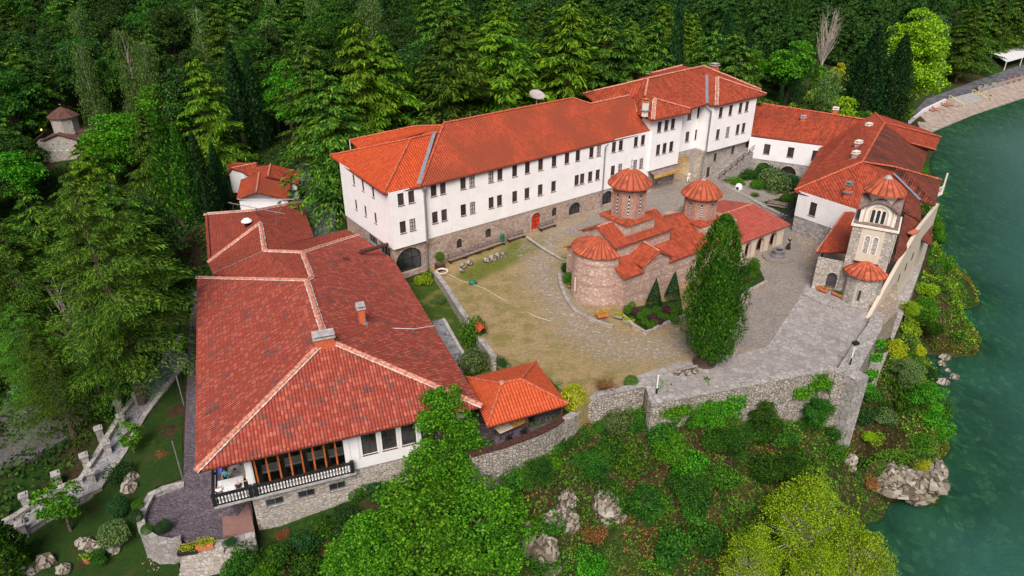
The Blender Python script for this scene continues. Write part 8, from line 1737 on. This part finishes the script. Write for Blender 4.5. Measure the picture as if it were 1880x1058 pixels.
for i in range(46):
    x, y = g_.uniform(1690, 1830), g_.uniform(640, 1050); p = U(x, y, -13); z = H1(p.x, p.y)
    if z > -13.2 or z < -16: continue
    a = MB(); r = g_.uniform(.3, 1.0); a.blob((0, 0, 0), r, r*.8, r*.4, i, 6, .25); o = a.build('lakebed_rock', M['bedrock'], None, local=True); o.location = (p.x, p.y, z+.1); tag(o, 'flat rock lying under the shallow lake water off the headland', 'rock', 'rocks under the shallow water')
def lip(label, px, py, z, rx, ry, rz_, seed):
    a = MB(); a.blob(U(px, py, z), rx, ry, rz_, seed, 10, .2); tag(a.build('rock_overhang', M['rock']), label, 'rock')
lip('pale rock roof of the dark hollow at the waterline, right of the lime tree', 1655, 892, -10.9, 3.0, 1.5, .75, 31); lip('lower pale rock hanging over the water beside the hollow', 1688, 905, -11.6, 1.7, 1.2, 1.0, 33)
# shore furniture
def lounger():
    t = thing('sun_lounger', 'x', 'sun lounger', (0, 0, 0)); a = MB(); a.box(0, -.3, .33, .65, 1.3, .07); a.build('bed', M['orange'], t, local=True); a = MB(); a.quadbox((-.32, .35, .33), (.65, 0, 0), (0, .55, .35), (0, -.04, .07)); a.build('backrest', M['orange'], t, local=True)
    for x in (-.28, .28):
        for y in (-.8, .3): a = MB(); a.box(x, y, .15, .06, .06, .3); a.build('leg', M['wood'], t, local=True)
    return t
LG = lounger(); lk = kids(LG); f_1 = True
for i, (x, y, lab) in enumerate(((1706, 208, 'first lounger by the white wall end nearest the monastery'), (1717, 206, 'second lounger by the white wall'), (1733, 198, 'third lounger by the white wall'), (1742, 196, 'fourth lounger by the white wall, next to the steps'), (1843, 157, 'first lounger of the far beach row'), (1855, 154, 'second lounger of the far beach row'), (1866, 151, 'third lounger of the far beach row'), (1877, 148, 'last lounger of the far beach row at the photo edge'))):
    o = LG if f_1 else copy_tree(LG, ch=lk); f_1 = False; o.location = U(x, y, -11.9); o.location.z = max(-12.4, H1(o.location.x, o.location.y)+.2); o.rotation_euler[2] = R(25) if i > 3 else R(60); o['label'] = 'orange wooden '+lab; o['group'] = 'sun loungers on the beach'; o.scale = (1.25, 1.25, 1.25)
bs = thing('beach_steps', 'broad grey steps from promenade down to the beach', 'stairs', U(1760, 190, -12.6)); a = MB(); b0, b1 = U(1742, 181, -10.7), U(1785, 170, -10.7); n_ = Vector(((b1-b0).y, -(b1-b0).x, 0)).normalized()
for i in range(6): a.quadbox(b0+n_*i*.75-ZUP*(1.9), b1-b0, n_*.75, ZUP*(1.9-.3*i))
a.build('steps', M['concrete'], bs)
for k_, (p, q) in enumerate(((b0, b0+n_*4.5-ZUP*1.6), (b1, b1+n_*4.5-ZUP*1.6))): a = MB(); a.tube([p+ZUP*.9, q+ZUP*.9], .07, 5); a.tube([p, p+ZUP*.9], .06, 5); a.tube([q, q+ZUP*.9], .06, 5); a.build('yellow_handrail', M['yell'], bs)
kk = thing('beach_kiosk', 'white flat roofed kiosk on slim white posts by the promenade', 'kiosk', U(1850, 125, -10.5)); a = MB(); k0, k1, k2, k3 = U(1822, 98, -7.6), U(1848, 114, -7.6), U(1905, 98, -7.6), U(1880, 84, -7.6); a.prism([(p.x, p.y) for p in (k0, k1, k2, k3)], -7.75, -7.55, True, True); a.build('roof', M['wht'], kk)
for p in (k1, (k1+k2)/2, k2, k0): a = MB(); a.tube([Vector((p.x, p.y, -10.6)), Vector((p.x, p.y, -7.7))], .12, 5); a.build('post', M['wht'], kk)
for i, (x, y) in enumerate(((1797, 163), (1808, 160), (1822, 157))): pot('grey concrete planter on the beach wall, %s' % ['left', 'middle', 'right'][i], x, y, -10.4, .7, .9, 'broad', None, 'concrete')
pk_ = copy_tree(BN, loc=U(1698, 169, -10.3), rz=R(20), ch=bk, label='pale bench on the grass near the promenade lamp')
# odds behind the building
gt = thing('black_gate', 'small black iron gate and rails at the top of the service road', 'gate', U(572, 335, .3)); a = MB(); p = U(572, 340, .4)
for i in range(8): q = p+Vector((.12*i, -.55*i, 0)); a.tube([q, q+ZUP*1.3], .03, 4)
a.tube([p+ZUP*1.2, p+Vector((.96, -4.4, 1.2))], .04, 4); a.tube([p+ZUP*.3, p+Vector((.96, -4.4, .3))], .04, 4); a.build('bars', M['black'], gt)
ac_ = thing('air_conditioner', 'white air conditioner box under the eaves beside the belfry', 'air conditioner', U(1543, 396, 3.6)); p = U(1546, 392, 4.3); a = MB(); a.box(p.x, p.y, p.z, .9, .4, .6, AA-math.pi/2); a.build('casing', M['wht'], ac_); a = MB(); a.lathe((p.x-.2, p.y-.2, p.z), [(.2, -.02), (.2, .02)], 10); a.build('fan', M['grey'], ac_)
st3 = thing('stone_steps', 'pale stone steps going down from the restaurant drive at the bottom of photo', 'stairs', U(400, 1010, -6)); a = MB(); s0, s1 = U(335, 1012, -5.2), U(412, 1004, -5.2); dS = s1-s0; nS = Vector((dS.y, -dS.x, 0)).normalized()
for i in range(6): a.quadbox(s0+nS*(.42*i)-ZUP*2.4, dS, nS*.42, ZUP*(2.35-.22*i))
a.build('steps', M['stoneT'], st3); a = MB(); a.quadbox(s1-ZUP*2.6, (U(470, 990, -5.2)-s1), nS*1.6, ZUP*2.3); a.build('side_wall', M['stoneT'], st3)
# small things lying on the drive and yard
rocks('step_stone', 'flat slab lying on the grass beside the coiled hose', [(868, 519, .5)], -.35, 'stone', None, 'green', .1)
